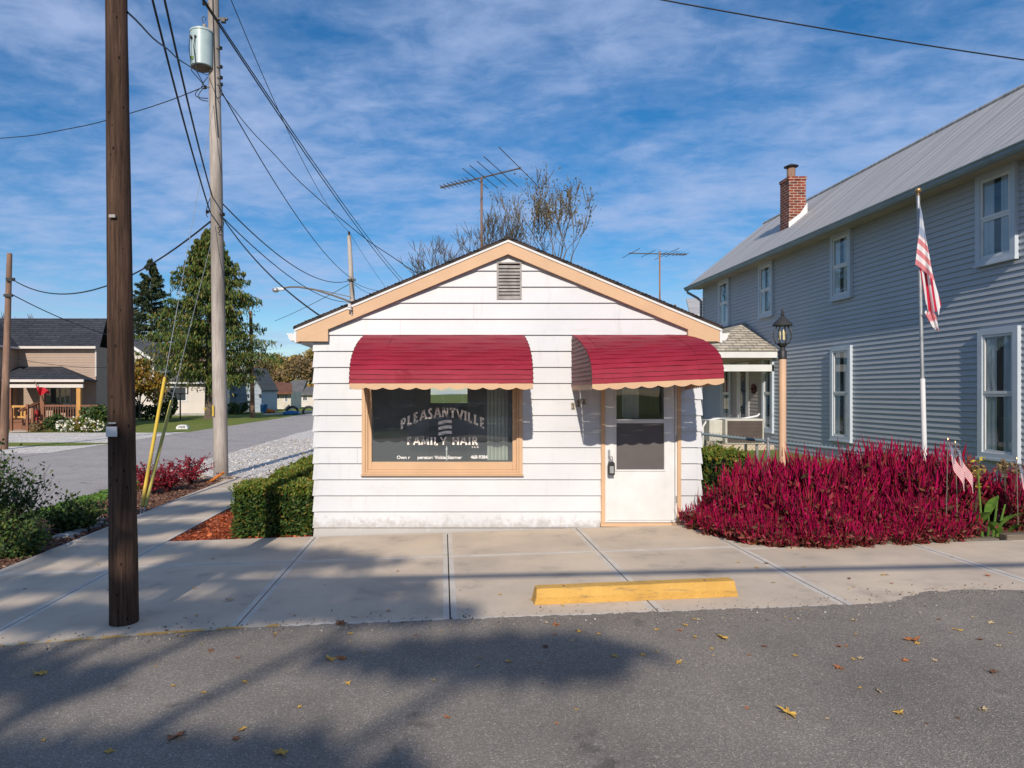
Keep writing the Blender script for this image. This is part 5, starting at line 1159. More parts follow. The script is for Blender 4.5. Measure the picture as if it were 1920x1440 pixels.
for px in (104, 136):
    mb = MB(); mb.obox((X(px, 44.4), 44.5, dz + .31), (.05, .35, .31)); mb.build('leg', 'black', r_)
for px in (112, 128):
    mb = MB(); x = X(px, 44.9); mb.box(x - .3, x + .3, 45.2, 45.26, dz + .4, dz + 1.0); mb.box(x - .3, x + .3, 44.9, 45.2, dz + .4, dz + .45); mb.build('chair_back', 'black', r_)
r_ = thing('porch_flag', P(66, 716, 43.2), 'red banner flying from the porch post of the tan house', 'flag')
mb = MB(); mb.tube([P(65, 714, 43.1), P(80, 752, 43.3)], .03, 6); mb.build('staff', 'timber', r_)
cloth('banner', lambda u, v: P(67 + u * 26 + v * 6 * (1 - u), 722 + v * 19 * (1 - u * .75) + u * 10 + 1.5 * math.sin(u * 8), 42.9 - .15 * math.sin(u * 9 + v * 3)), 14, 10, lambda u, v: (u, v), 'redcloth', r_)
# --- cream house behind the small maple
Y = 72.0
Q = thing('cream_house', (X(330, Y), Y, gL), 'cream clapboard house behind the drooping spruce and small maple', 'house')
XX = lambda px: X(px, Y); ZZ = lambda py: Z(py, Y)
mb = MB(); lap(mb, (XX(300), Y), (XX(386), Y), gL, ZZ(717), .22, .025, (0, -1)); lap(mb, (XX(300), Y + 3), (XX(380), Y + 3), ZZ(717), ZZ(672), .22, .025, (0, -1))
lap(mb, (XX(180), Y - 1), (XX(296), Y - 1), gL, ZZ(672), .22, .025, (0, -1)); mb.prism([(XX(180), ZZ(672)), (XX(296), ZZ(672)), (XX(237), ZZ(634))], Y - 1, Y - .9)
mb.box(XX(296) - .05, XX(296), Y - .99, Y + 8, gL, ZZ(672)); mb.box(XX(386) - .05, XX(386), Y + .01, Y + 8, gL, ZZ(717))
mb.build('siding_wall', 'cream_s', Q, fixn=False)
mb = MB(); mb.box(XX(300), XX(387), Y - .06, Y - .01, gL, gL + .25); mb.build('foundation', 'canna', Q) if 0 else mb.build('foundation', 'rock', Q)
mb = MB(); roofplane(mb, [(XX(237), Y - 1.6, ZZ(632)), (XX(303), Y - 1.6, ZZ(676)), (XX(303), Y + 9, ZZ(676)), (XX(237), Y + 9, ZZ(632))], .2); roofplane(mb, [(XX(237), Y - 1.6, ZZ(632)), (XX(171), Y - 1.6, ZZ(676)), (XX(171), Y + 9, ZZ(676)), (XX(237), Y + 9, ZZ(632))], .2)
roofplane(mb, [(XX(300), Y - .5, ZZ(717)), (XX(391), Y - .5, ZZ(717)), (XX(386), Y + 3, ZZ(703)), (XX(300), Y + 3, ZZ(703))], .15)
mb.build('roof', 'greyroof', Q)
mb = MB(); roofplane(mb, [(XX(282), Y + 2.5, ZZ(671)), (XX(384), Y + 2.5, ZZ(671)), (XX(384), Y + 7, ZZ(640)), (XX(282), Y + 7, ZZ(640))], .2); mb.build('rear_roof', 'tanroof', Q)
mb = MB(); mb.box(XX(300), XX(391), Y - .6, Y - .51, ZZ(719.5), ZZ(716.8)); 
mb.add([(XX(237), Y - 1.7, ZZ(632) - .05), (XX(303), Y - 1.7, ZZ(676) - .05), (XX(303), Y - 1.7, ZZ(676) - .4), (XX(237), Y - 1.7, ZZ(632) - .4)], [(0, 1, 2, 3)]); mb.build('rake_board', 'white_trim', Q)
hw(Q, XX(303), XX(351), ZZ(753), ZZ(724), Y - .01, w=.14); hw(Q, XX(345), XX(356), ZZ(699), ZZ(682), Y + 2.99, w=.12)
tag(MB().lathe(tuple(P(309, 703, Y - 1.0)), [(.05, 0), (.3, .15), (.45, .3), (.46, .34), (.1, .36)], 14).build('satellite_dish', 'trans', None, P(309, 703, Y - 1.0)), 'grey satellite dish on the low roof of the cream house', 'dish')
bh = thing('basketball_hoop', P(338, 784, 62), 'dark basketball hoop on a pole on the lawn of the cream house', 'basketball hoop')
mb = MB(); p_ = P(338, 784, 62); p_.z = gL; mb.tube([p_, P(338, 726, 62)], .07, 8); mb.build('post', 'black', bh)
mb = MB(); a, b = P(326, 739, 61.8), P(353, 724, 61.8); frame(mb, a.x, b.x, a.z, b.z, .09, 61.75, 61.85); mb.box((a.x + b.x) / 2 - .04, (a.x + b.x) / 2 + .04, 61.76, 61.84, a.z, b.z); mb.build('backboard', 'black', bh)
mb = MB(); c_ = P(340, 738, 61.5); mb.tube([(c_.x + .3 * math.cos(t * .63), 61.4 + .3 * math.sin(t * .63), c_.z) for t in range(11)], .03, 5); mb.build('rim', 'black', bh)
# --- blue grey garage house
Y = 84.0
Q = thing('garage_house', (X(460, Y), Y, gL), 'light blue grey gabled house with two garage doors beyond the spruce', 'house')
XX = lambda px: X(px, Y); ZZ = lambda py: Z(py, Y)
mb = MB(); lap(mb, (XX(428), Y), (XX(490), Y), gL, ZZ(728), .25, .03, (0, -1)); mb.prism([(XX(428), ZZ(728)), (XX(490), ZZ(728)), (XX(469), ZZ(690))], Y, Y + .1); mb.box(XX(490) - .1, XX(490), Y + .1, Y + 8, gL, ZZ(728))
lap(mb, (XX(385), Y - 3), (XX(434), Y - 3), gL, ZZ(728), .25, .03, (0, -1)); mb.build('siding_wall', 'blue_s', Q, fixn=False)
mb = MB(); roofplane(mb, [(XX(469), Y - .5, ZZ(688)), (XX(493), Y - .5, ZZ(731)), (XX(493), Y + 8, ZZ(731)), (XX(469), Y + 8, ZZ(688))], .2); roofplane(mb, [(XX(469), Y - .5, ZZ(688)), (XX(424), Y - .5, ZZ(731)), (XX(424), Y + 8, ZZ(731)), (XX(469), Y + 8, ZZ(688))], .2)
roofplane(mb, [(XX(384), Y - 3.5, ZZ(728)), (XX(440), Y - 3.5, ZZ(728)), (XX(455), Y + 3, ZZ(690)), (XX(384), Y + 3, ZZ(690))], .2); mb.build('roof', 'greyroof', Q)
for a, b in ((442, 463), (467, 488)):
    mb = MB(); frame(mb, XX(a), XX(b), gL, ZZ(738), .12, Y - .08, Y - .03)
    for i in range(4): z0 = gL + .05 + i * .52; mb.box(XX(a) + .12, XX(b) - .12, Y - .06, Y - .04, z0, z0 + .48)
    mb.build('garage_door', 'blue_s', Q)
mb = MB(); mb.box(XX(433), XX(439), Y - 3.08, Y - 3.03, ZZ(746), ZZ(731)); mb.build('window', 'white_trim', Q)
for px in (443, 466, 488):
    mb = MB(); mb.box(XX(px) - .1, XX(px) + .1, Y - .3, Y - .09, ZZ(744), ZZ(739)); mb.build('wall_lamp', 'black', Q)
# --- rust roofed cottage and the far white house
Y = 100.0
Q = thing('brown_roof_cottage', (X(525, Y), Y, gL), 'small buff cottage with a rust brown roof far down the side street', 'house')
XX = lambda px: X(px, Y); ZZ = lambda py: Z(py, Y)
mb = MB(); lap(mb, (XX(493), Y), (XX(513), Y), gL, ZZ(733), .3, .03, (0, -1)); mb.prism([(XX(490), ZZ(729)), (XX(514), ZZ(734)), (XX(492), ZZ(722))], Y, Y + .1); lap(mb, (XX(513), Y + .5), (XX(544), Y + .5), gL, ZZ(735), .3, .03, (0, -1)); mb.box(XX(543), XX(544), Y + .6, Y + 8, gL, ZZ(735)); mb.build('siding_wall', 'buff_s', Q, fixn=False)
mb = MB(); roofplane(mb, [(XX(513), Y - .6, ZZ(736)), (XX(550), Y - .6, ZZ(735.5)), (XX(530), Y + 6, ZZ(717)), (XX(492), Y + 6, ZZ(714))], .25); roofplane(mb, [(XX(513), Y - .6, ZZ(736)), (XX(492), Y + 6, ZZ(714)), (XX(480), Y + 4, ZZ(722))], .25); mb.build('roof', 'brownroof', Q)
mb = MB(); mb.add([(XX(490), Y - .7, ZZ(722)), (XX(514), Y - .7, ZZ(735.5)), (XX(514), Y - .7, ZZ(738.5)), (XX(490), Y - .7, ZZ(725))], [(0, 1, 2, 3)]); mb.build('rake_board', 'white_trim', Q)
hw(Q, XX(496), XX(500), ZZ(750), ZZ(738), Y - .01, w=.1, mid=False); hw(Q, XX(516), XX(523), ZZ(750), ZZ(738), Y + .49, w=.12); hw(Q, XX(532), XX(539), ZZ(754), ZZ(738), Y + .49, w=.12)
Y = 116.0
Q = thing('far_white_house', (X(565, Y), Y, gL), 'distant white house with a slate grey roof beside the shop corner', 'house')
mb = MB(); lap(mb, (X(558, Y), Y), (X(610, Y), Y), gL, Z(738, Y), .3, .03, (0, -1)); lap(mb, (X(541, Y), Y + 3), (X(560, Y), Y + 3), gL, Z(740, Y), .3, .03, (0, -1)); mb.build('siding_wall', 'cream_s', Q, fixn=False)
mb = MB(); roofplane(mb, [(X(519, Y), Y, Z(735, Y)), (X(566, Y), Y, Z(738, Y)), (X(560, Y), Y + 7, Z(711, Y)), (X(533, Y), Y + 7, Z(711, Y))], .3); roofplane(mb, [(X(556, Y), Y - .6, Z(738, Y)), (X(612, Y), Y - .6, Z(738, Y)), (X(612, Y), Y + 6, Z(722, Y)), (X(556, Y), Y + 6, Z(722, Y))], .3); mb.build('roof', 'greyroof', Q)
hw(Q, X(567, Y), X(577, Y), Z(752, Y), Z(742, Y), Y - .01, w=.14)
# small far things
def small(nm, lab, ct, c, boxes, ms):
    t = thing(nm, c, lab, ct)
    for n_, bx_, m in boxes: MB().prism(bx_[0], bx_[1], bx_[2]).build(n_, m, t, bevel=.03)
    return t
M['bluebin'] = mat('blue_plastic', (0.01, 0.13, 0.32), None, 0.5, 3); M['orange'] = mat('pumpkin_orange', (0.65, 0.2, 0.03), None, 0.6, 4)
Y = 82.; small('recycling_bin', 'blue bin standing beside the garage house', 'bin', P(497, 774, Y), [('body', ([(X(488.5, Y), gL), (X(499, Y), gL), (X(500, Y), Z(760, Y)), (X(488, Y), Z(760, Y))], Y, Y + .6), 'bluebin'), ('lid', ([(X(487.5, Y), Z(759.8, Y)), (X(500.5, Y), Z(759.8, Y)), (X(500, Y), Z(758, Y)), (X(488, Y), Z(758, Y))], Y - .05, Y + .65), 'bluebin')], None)
for i, (px, r) in enumerate(((504, .35), (509, .3), (513, .26))):
    c = P(px, 770, 80); c.z = gL; mb = MB(); mb.lathe(tuple(c), [(r * .3, 0), (r * .9, r * .3), (r, r * .75), (r * .8, r * 1.3), (r * .2, r * 1.5)], 12)
    o = thing('pumpkin', c, ('pumpkin nearest the blue bin in a row of three', 'middle pumpkin of the three beside the blue bin', 'small pumpkin at the right end of the row of three')[i], 'pumpkin', 'pumpkins beside the garage house')
    mb.build('shell', 'orange', o, smooth=True); mb = MB(); mb.tube([c + Vector((0, 0, r * 1.45)), c + Vector((.03, 0, r * 1.75))], .04, 5); mb.build('stem', 'canna', o)
o = thing('tarp_heap', P(545, 776, 74), 'blue tarp heaped beside the far end of the side street', 'tarp'); c = P(545, 776, 74); c.z = gL
V = blobpts(260, (c.x, c.y, c.z + .1), (.85, .6, .42), .95, 6, .3); V = V[V[:, 2] > c.z]; bm = bmesh.new(); [bm.verts.new(v) for v in V]; bmesh.ops.convex_hull(bm, input=bm.verts)
mb = MB(); bm.verts.index_update(); used = [v for v in bm.verts if v.link_faces]; idx = {v: i for i, v in enumerate(used)}; mb.add([tuple(v.co) for v in used], [tuple(idx[v] for v in f.verts) for f in bm.faces]); bm.free(); mb.build('tarp', 'bluebin', o)
for px, lb2 in ((548, 'black tyre lying behind the blue tarp'), (579, 'black tyre lying by itself near the shop corner')):
    c = P(px, 772, 75.5); c.z = gL; mb = MB(); mb.tube([(c.x + .62 * math.cos(t * .3307), c.y, c.z + .3 + .55 * math.sin(t * .3307) ) for t in range(20)], .13, 8); tag(mb.build('tyre', 'black', None, c, smooth=True), lb2, 'tyre')
# number stone
s = P(342, 806, 44.5); s.z = gL
ns = thing('number_stone', s, 'white painted curved stone with house number 103 on the lawn edge', 'house number sign')
mb = MB(); w_, h_ = .40, .30; mb.prism([(s.x - w_, s.z), (s.x + w_, s.z), (s.x + w_ * .92, s.z + h_ * .55), (s.x + w_ * .6, s.z + h_ * .92), (s.x, s.z + h_), (s.x - w_ * .6, s.z + h_ * .92), (s.x - w_ * .92, s.z + h_ * .55)], 44.4, 44.7); mb.build('stone', 'white_trim', ns, bevel=.02)
text('103', s.x - .2, s.x + .2, s.z + .09, .14, 44.38, 'black', ns, 'numerals')
# ================================================================ trees
def spruce(label, base, h, rad, z0, mat_, nb=240, per=90, droop=1.0, leaf=.34, trunk_r=.4, seed=1, name='spruce_tree', widen=.62):
    global RNG
    RNG = np.random.default_rng(seed); base = Vector(base); t = thing(name, base, label, 'tree')
    mb = MB(); mb.tube([base, base + Vector((0, 0, h * .4)), base + Vector((0, 0, h))], [trunk_r, trunk_r * .7, .03], 10); mb.tube([base, base + Vector((0, 0, .3))], [trunk_r * 1.35, trunk_r], 10); mb.build('trunk', 'bark', t, smooth=True)
    cen = []; dirs = []; bmb = MB()
    for i in range(nb):
        u = (i + RNG.uniform()) / nb; z = z0 + (h - z0) * u
        prof = min(1.0, (1 - u) ** .8 * 1.0 + .04) if u > .18 else (widen + (1 - widen) * (u / .18)); prof = prof * (1 - u * .12)
        r = rad * prof * RNG.uniform(.55, 1.18); a = RNG.uniform(0, 2 * math.pi); d = np.array([math.cos(a), math.sin(a), 0]); sd = np.array([-math.sin(a), math.cos(a), 0])
        s = RNG.uniform(.12, 1, per) ** .7; lift = .16 * r * math.sin(1) 
        zz = z + s * r * (.05 + .25 * u) - droop * .16 * r * s ** 2 + .10 * r * s ** 4
        hang = RNG.exponential(.20 * droop, per) * (1.4 - .6 * s); hang = np.minimum(hang, 1.1 * droop)
        lat = RNG.normal(size=per) * (.02 + .085 * (1 - s * .6)) * r
        pts = np.stack([d[0] * s * r + sd[0] * lat, d[1] * s * r + sd[1] * lat, zz - hang], axis=1) + np.array([base.x, base.y, base.z])
        cen.append(pts); dd = np.tile(d * .45 + np.array([0, 0, -1.0 * droop]), (per, 1)); dirs.append(unit(dd))
        if i % 3 == 0:
            q = Vector((base.x, base.y, base.z + z)); e_ = q + Vector((d[0] * r * .8, d[1] * r * .8, r * .8 * (.05 + .25 * u) - droop * .1 * r)); bmb.tube([q, e_], [.05, .015], 4, cap=False)
    V, Fc = leafquads(np.concatenate(cen), leaf, .27, np.concatenate(dirs), .8); fastmesh('crown', V, Fc, mat_, t)
    bmb.build('limbs', 'bark', t, fixn=False); return t
bs = P(393, 785, 62); bs.z = gz(-20)
spruce('tall drooping norway spruce with weeping branchlets beside the cream house', bs, 17.2, 7.1, 3.8, 'spruce', 270, 175, 1.5, .38, .47, 3)
bs = P(284, 760, 92); bs.z = gz(-20)
spruce('dark conical spruce standing behind the cream house', bs, 20.3, 6.4, 3.0, 'spruce_d', 240, 90, .5, .50, .35, 4)
def grow(mb, p, d, ln, r, depth, tips, rnd, up=.12, spread=.5, minr=.008, kids=(2, 3)):
    q = p; dd = d; k = 3; pts = [p]; rs = [r]
    for i in range(k):
        dd = (dd + Vector((rnd.gauss(0, .10), rnd.gauss(0, .10), rnd.gauss(0, .05) + up * .3))).normalized(); q = q + dd * ln / k; pts.append(q); rs.append(r * (1 - .4 * (i + 1) / k))
    mb.tube(pts, rs, 5 if r > .04 else 3, cap=False)
    if depth == 0: tips.append((q, dd)); return
    for i in range(rnd.randint(*kids)):
        nd = (dd + Vector((rnd.gauss(0, spread), rnd.gauss(0, spread), rnd.gauss(up, spread * .5)))).normalized(); j = rnd.choice((2, 3, 3))
        grow(mb, pts[j], nd, ln * rnd.uniform(.62, .86), max(minr, rs[j] * .72), depth - 1, tips, rnd, up, spread, minr, kids)
    tips.append((q, dd))
def btree(label, base, h, trunk, ln, depth, r, seed, leaves=None, nl=3, ls=.16, up=.35, spread=.55, name='bare_tree', lean=(0, 0), kids=(2, 3), minr=.01, jitter=.25, bark='twig', cut=None):
    rnd = random.Random(seed); base = Vector(base); t = thing(name, base, label, 'tree'); mb = MB(); top = base + Vector((lean[0], lean[1], trunk)); mb.tube([base, base.lerp(top, .5) + Vector((.05, 0, 0)), top], [r * 1.25, r, r * .85], 9)
    mb.build('trunk', bark, t, smooth=True); mb = MB(); tips = []
    for i in range(4):
        a = i * 1.57 + rnd.uniform(0, .8); d = Vector((math.cos(a) * spread * 1.1, math.sin(a) * spread * 1.1, 1)).normalized(); grow(mb, top - Vector((0, 0, rnd.uniform(0, trunk * .15))), d, ln, r * .6, depth, tips, rnd, up, spread, minr, kids)
    mb.build('limbs', bark, t, fixn=False)
    if leaves:
        cc = []
        for q, d in tips:
            if cut and not cut(q): continue
            for _ in range(nl): cc.append((q.x + rnd.gauss(0, jitter), q.y + rnd.gauss(0, jitter), q.z + rnd.gauss(0, jitter)))
        if cc:
            V, Fc = leafquads(np.array(cc), ls, .7); fastmesh('crown', V, Fc, leaves, t)
    return t
def at(px, Y): v = P(px, 800, Y); v.z = gz(v.x); return v
btree('bare wide spreading tree behind the shop roof, left of the antenna mast', at(888, 36), 0, 4.0, 2.2, 5, .14, 12, None, up=.2, spread=.42, kids=(2, 3), minr=.016)
btree('bare upright tree between the antenna mast and the leafy tree', at(948, 38), 0, 5.0, 2.35, 5, .14, 23, 'olive', 1, .08, up=.34, spread=.34, kids=(2, 3), minr=.016)
btree('sparse tree with a few olive leaves behind the shop ridge', at(1022, 35), 0, 5.6, 2.25, 5, .19, 31, 'olive', 2, .11, up=.30, spread=.42, kids=(2, 3), bark='bark', minr=.018)
# small turning maple
def cloud(name, label, base, lobes, m, n, size, trunk=None, stem='bark', cat_='tree', aspect=.7, group=None, dirs=None, part='crown', shell=.35):
    base = Vector(base); t = thing(name, base, label, cat_, group); cs = []
    tot = sum(l[3] * l[4] * l[5] for l in lobes)
    for (x, y, z, a, b, c) in lobes: cs.append(blobpts(max(20, int(n * (a * b * c) / tot)), (base.x + x, base.y + y, base.z + z), (a, b, c), shell, 8, .4))
    V, Fc = leafquads(np.concatenate(cs), size, aspect); V[:, 2] = np.maximum(V[:, 2], base.z + .01); fastmesh(part, V, Fc, m, t)
    mb = MB(); tr_, th = trunk or (.03, .3); top = base + Vector((0, 0, th)); mb.tube([base, top], [tr_, tr_ * .7], 8)
    for (x, y, z, a, b, c) in lobes: mb.tube([base + Vector((0, 0, th * .7)), base + Vector((x * .5, y * .5, (th + z) / 2)), base + Vector((x, y, z))], [tr_ * .6, tr_ * .4, tr_ * .15], 5, cap=False)
    mb.build('trunk' if cat_ == 'tree' else 'stems', stem, t, fixn=False); return t
b = at(262, 58); cloud('maple_tree', 'small yellow and orange maple in front of the cream house', b, [(0, 0, 3.4, 1.5, 1.3, 1.6), (-1.0, 0, 2.6, 1.1, 1, 1.1), (1.3, 0, 2.6, 1.1, 1, 1.1), (.3, 0, 4.6, .8, .8, .9), (1.9, .2, 3.5, .7, .7, .8), (-.6, 0, 4.0, .9, .8, .9)], 'ymaple', 2600, .27, (.08, 1.6))
b = at(290, 60); cloud('shrub_row', 'dark green shrub between the maple and the cream house window', b, [(-1.2, 0, .7, 1.2, .8, .8), (.6, 0, .8, 1.1, .8, .9), (1.6, 0, 1.3, .7, .6, 1.2)], 'shrub', 1700, .24, cat_='shrub')
b = at(252, 60); cloud('russet_shrub', 'russet brown shrub under the small maple', b, [(-.3, 0, .9, 1.1, .8, .9)], 'bfar', 700, .22, cat_='shrub')
b = at(446, 76); cloud('clipped_hedge', 'dark clipped hedge in front of the garage doors', b, [(-1.0, 0, .65, 1.0, .7, .8), (.1, 0, .65, 1.0, .7, .8), (.9, 0, .65, .8, .7, .8)], 'shrub', 2600, .16, cat_='hedge', shell=.8)
b = at(502, 92); cloud('clipped_hedge', 'low green hedge in front of the rust roofed cottage', b, [(-.4, 0, .5, .8, .5, .7), (.5, 0, .5, .8, .5, .7)], 'yew_light', 700, .2, cat_='hedge', shell=.8)
b = at(108, 41.6); cloud('rounded_bush', 'dark green rounded bush below the porch railing', b, [(0, 0, .5, .75, .5, .62)], 'shrub', 900, .16, cat_='shrub')
b = at(172, 41.6); cloud('tall_bush', 'tall green bush at the right end of the porch', b, [(-.2, .5, .95, .8, .5, .75), (.5, .5, 1.0, .6, .5, .7)], 'shrub', 1300, .17, cat_='shrub')
b = at(150, 40.8); t = cloud('white_flower_bush', 'low bush covered in white flowers in front of the porch', b, [(-.8, 0, .35, .5, .4, .35), (0, 0, .45, .8, .5, .5), (.8, 0, .4, .6, .5, .42)], 'yew_light', 900, .15, cat_='flowering shrub')
V, Fc = leafquads(np.concatenate([blobpts(110, (b.x + x, b.y - .1, b.z + z), (a, .5, c), .9) for x, z, a, c in ((-.8, .4, .5, .35), (0, .5, .8, .5), (.8, .4, .6, .42))]), .13, 1.0); fastmesh('blooms', V, Fc, 'wbloom', t)
b = at(70, 41.4); cloud('rounded_bush', 'small brownish bush at the foot of the porch steps', b, [(0, 0, .25, .5, .3, .3)], 'bfar', 350, .12, cat_='shrub')
# woods far down the street and behind the houses: each tree by itself
i = 0
for px, Y, h, w, m, lab in ((500, 150, 11, 6, 'bfar', 'brown autumn tree far down the street above the rust roof'), (545, 160, 13, 7, 'yfar', 'yellow autumn tree far down the street, tallest of the row'), (575, 140, 12, 6, 'bfar', 'brown autumn tree close to the shop eave'), (525, 170, 12.5, 6, 'yfar', 'yellowish tree far behind the rust roofed cottage'),
                            (600, 150, 14, 7, 'yfar', 'yellow autumn tree partly hidden by the shop corner'), (478, 175, 10, 6, 'bfar', 'brownish tree glimpsed below the spruce branches'), (583, 122, 4.2, 2.2, 'ymaple', 'small orange tree beside the far white house'),
                            (160, 90, 10.6, 5, 'yfar', 'golden tree above the charcoal roof beside the dark pole'), (205, 95, 12.5, 5.5, 'ymaple', 'golden tree behind the dark pole'), (128, 100, 10.3, 4, 'yfar', 'pale yellow tree top above the charcoal ridge'),
                            (1283, 60, 9.3, 1.8, 'ymaple', 'yellow tree top peeping over the shop roof at right'), (430, 180, 12, 8, 'bfar', 'brown tree behind the garage house')):
    b = at(px, Y); rnd = random.Random(i); i += 1
    lobes = [(rnd.uniform(-.5, .5) * w, rnd.uniform(-.3, .3) * w, h * rnd.uniform(.42, .80), w * rnd.uniform(.28, .5), w * .4, h * rnd.uniform(.12, .2)) for _ in range(9)]
    cloud('autumn_tree', lab, b, lobes, m, 1900, max(.3, Y * .0045), (.25, h * .35), cat_='tree', shell=.2)
for px, Y, lab, sd in ((5, 85, 'bare tree top left of the leaning brown pole', 3), (35, 90, 'bare tree top just right of the leaning brown pole', 4), (62, 88, 'bare tree top above the middle of the charcoal roof', 5), (95, 92, 'bare tree top right along the charcoal ridge', 6)):
    btree(lab, at(px, Y), 0, 5.6, 2.2, 4, .2, sd, None, up=.5, spread=.4, kids=(2, 3), minr=.03)
# roof glimpsed behind the shop at right
bb = thing('rear_shed', at(1300, 44), 'small grey roof glimpsed between the shop and the blue grey house', 'building'); x0, x1 = X(1283, 44), X(1325, 44); zb, zt = Z(592, 44), Z(562, 44)
mb = MB(); roofplane(mb, [(x0, 43, zb), (x1 + 3, 43, zb), (x1 + 3, 47, zt + .5), (x0 + 1.2, 47, zt + .5)], .15); mb.build('roof', 'groof', bb); mb = MB(); mb.box(x0 + .3, x1 + 3, 43.4, 47, gz(12), zb - .16); mb.build('wall', 'blue_s', bb)

# trees across the street behind the viewer: their crowns lay the soft shade on the left foreground
def cutl(q):
    return True
def shadetree(label, base, h, r, lobes, n, size, seed):
    global RNG
    RNG = np.random.default_rng(seed); t = thing('shade_tree', base, label, 'tree'); base = Vector(base); mb = MB(); top = base + Vector((0, 0, h * .55)); mb.tube([base, top, base + Vector((.2, 0, h * .9))], [r, r * .7, r * .2], 12)
    mb.build('trunk', 'bark', t, smooth=True); mb = MB(); cs = []
    for (x, y, z, a, b, c, k) in lobes:
        mb.tube([base + Vector((0, 0, h * .4)), base + Vector((x * .5, y * .5, (h * .4 + z) / 2 + .3)), base + Vector((x, y, z))], [r * .4, r * .25, .03], 6, cap=False); cs.append(blobpts(int(n * k), (base.x + x, base.y + y, base.z + z), (a, b, c), .2, 7, .5))
    mb.build('limbs', 'bark', t, fixn=False); V, Fc = leafquads(np.concatenate(cs), size, .8); fastmesh('crown', V, Fc, 'ymaple', t)
# (x, y, z, rx, ry, rz, density) round the trunk
shadetree('big maple across the street behind the viewer', (-6.8, -12, gz(-6.8)), 12, .35,
          [(2.3, 0, 10.30, 1.9, .30, .20, .9), (0.8, .2, 9.5, 1.6, .35, .28, .9), (3.4, 0, 9.0, 1.3, .3, .16, .7), (1.9, 0, 8.75, 1.5, .3, .16, .7), (5.1, 0, 9.75, 1.2, .3, .10, .42), (4.1, .2, 10.2, .8, .3, .09, .35), (3.2, 0, 10.75, 1.0, .25, .12, .45),
           (.9, 0, 10.9, 1.3, .3, .16, .6), (2.4, .1, 11.25, 1.2, .25, .12, .45), (.4, 0, 11.75, 1.1, .3, .16, .6), (2.0, 0, 11.55, 1.0, .25, .12, .45), (-.6, 0, 12.5, 1.1, .3, .2, .6), (-.5, 0, 13.4, .9, .3, .16, .5), (-.3, 0, 14.3, .9, .4, .2, .5),
           (-3, 0, 10, 2.2, 1.0, .9, 1), (-1.5, -.5, 8, 2, .8, .6, 1), (1.5, -.4, 7, 2, .8, .6, 1), (-3.6, 0, 12.4, 1.6, 1, .7, .8), (-5, 0, 8.6, 1.3, 1, .7, .7)], 560, .30, 5)
btree('bare tree across the street at right behind the viewer', (10.9, -9, gz(10.9)), 0, 4.5, 3.3, 2, .2, 8, None, up=.6, spread=.14, kids=(1, 2), lean=(-1.1, .3), bark='bark')
# car across the street, mirrored in the glass
cr = thing('parked_car', (1.2, -5.6, gz(1.2)), 'white car parked across the street behind the viewer', 'car'); z0 = gz(1.2) + .04; cx = 1.2
mb = MB(); mb.prism([(cx - 2.3, z0 + .3), (cx - 2.35, z0 + .62), (cx - 2.2, z0 + .8), (cx - 1.3, z0 + .93), (cx + 1.5, z0 + .95), (cx + 2.2, z0 + .88), (cx + 2.3, z0 + .6), (cx + 2.25, z0 + .3)], -6.45, -4.75); mb.prism([(cx - .55, z0 + 1.42), (cx + .95, z0 + 1.42), (cx + 1.0, z0 + 1.46), (cx - .5, z0 + 1.47)], -6.3, -4.9)
for a_, b_ in (((cx - 1.28, .94), (cx - .52, 1.43)), ((cx + .25, .94), (cx + .25, 1.43)), ((cx + 1.75, .94), (cx + .97, 1.43))):
    for yy in (-6.33, -4.93): mb.tube([(a_[0], yy, z0 + a_[1]), (b_[0], yy + (.05 if yy < -5 else -.05), z0 + b_[1])], .035, 6)
M['carpaint'] = mat('white_car_paint', (0.75, 0.75, 0.75), None, 0.12, 3, spec=.6); mb.build('body', 'carpaint', cr, bevel=.05)
mb = MB(); mb.prism([(cx - 1.25, z0 + .955), (cx + 1.72, z0 + .955), (cx + .96, z0 + 1.415), (cx - .52, z0 + 1.415)], -6.28, -4.96); mb.build('windows', 'black', cr)
for wx_ in (-1.45, 1.4):
    for wy_ in (-6.35, -4.85):
        mb = MB(); mb.prism([(cx + wx_ + .33 * math.cos(t * .314), z0 + .33 + .33 * math.sin(t * .314)) for t in range(20)], wy_ - .11, wy_ + .13); wh = mb.build('wheel', 'rubber', cr)
        mb = MB(); mb.prism([(cx + wx_ + .2 * math.cos(t * .314), z0 + .33 + .2 * math.sin(t * .314)) for t in range(20)], wy_ + .131, wy_ + .14); mb.build('rim', 'steel', wh)
for zz_ in (.7,):
    for xx_ in (-2.3, 2.27): mb = MB(); mb.box(cx + xx_ - .04, cx + xx_ + .04, -4.95, -4.74, z0 + zz_ - .08, z0 + zz_ + .08); mb.build('headlight' if xx_ < 0 else 'tail_light', 'glass2' if xx_ < 0 else 'redcloth', cr)
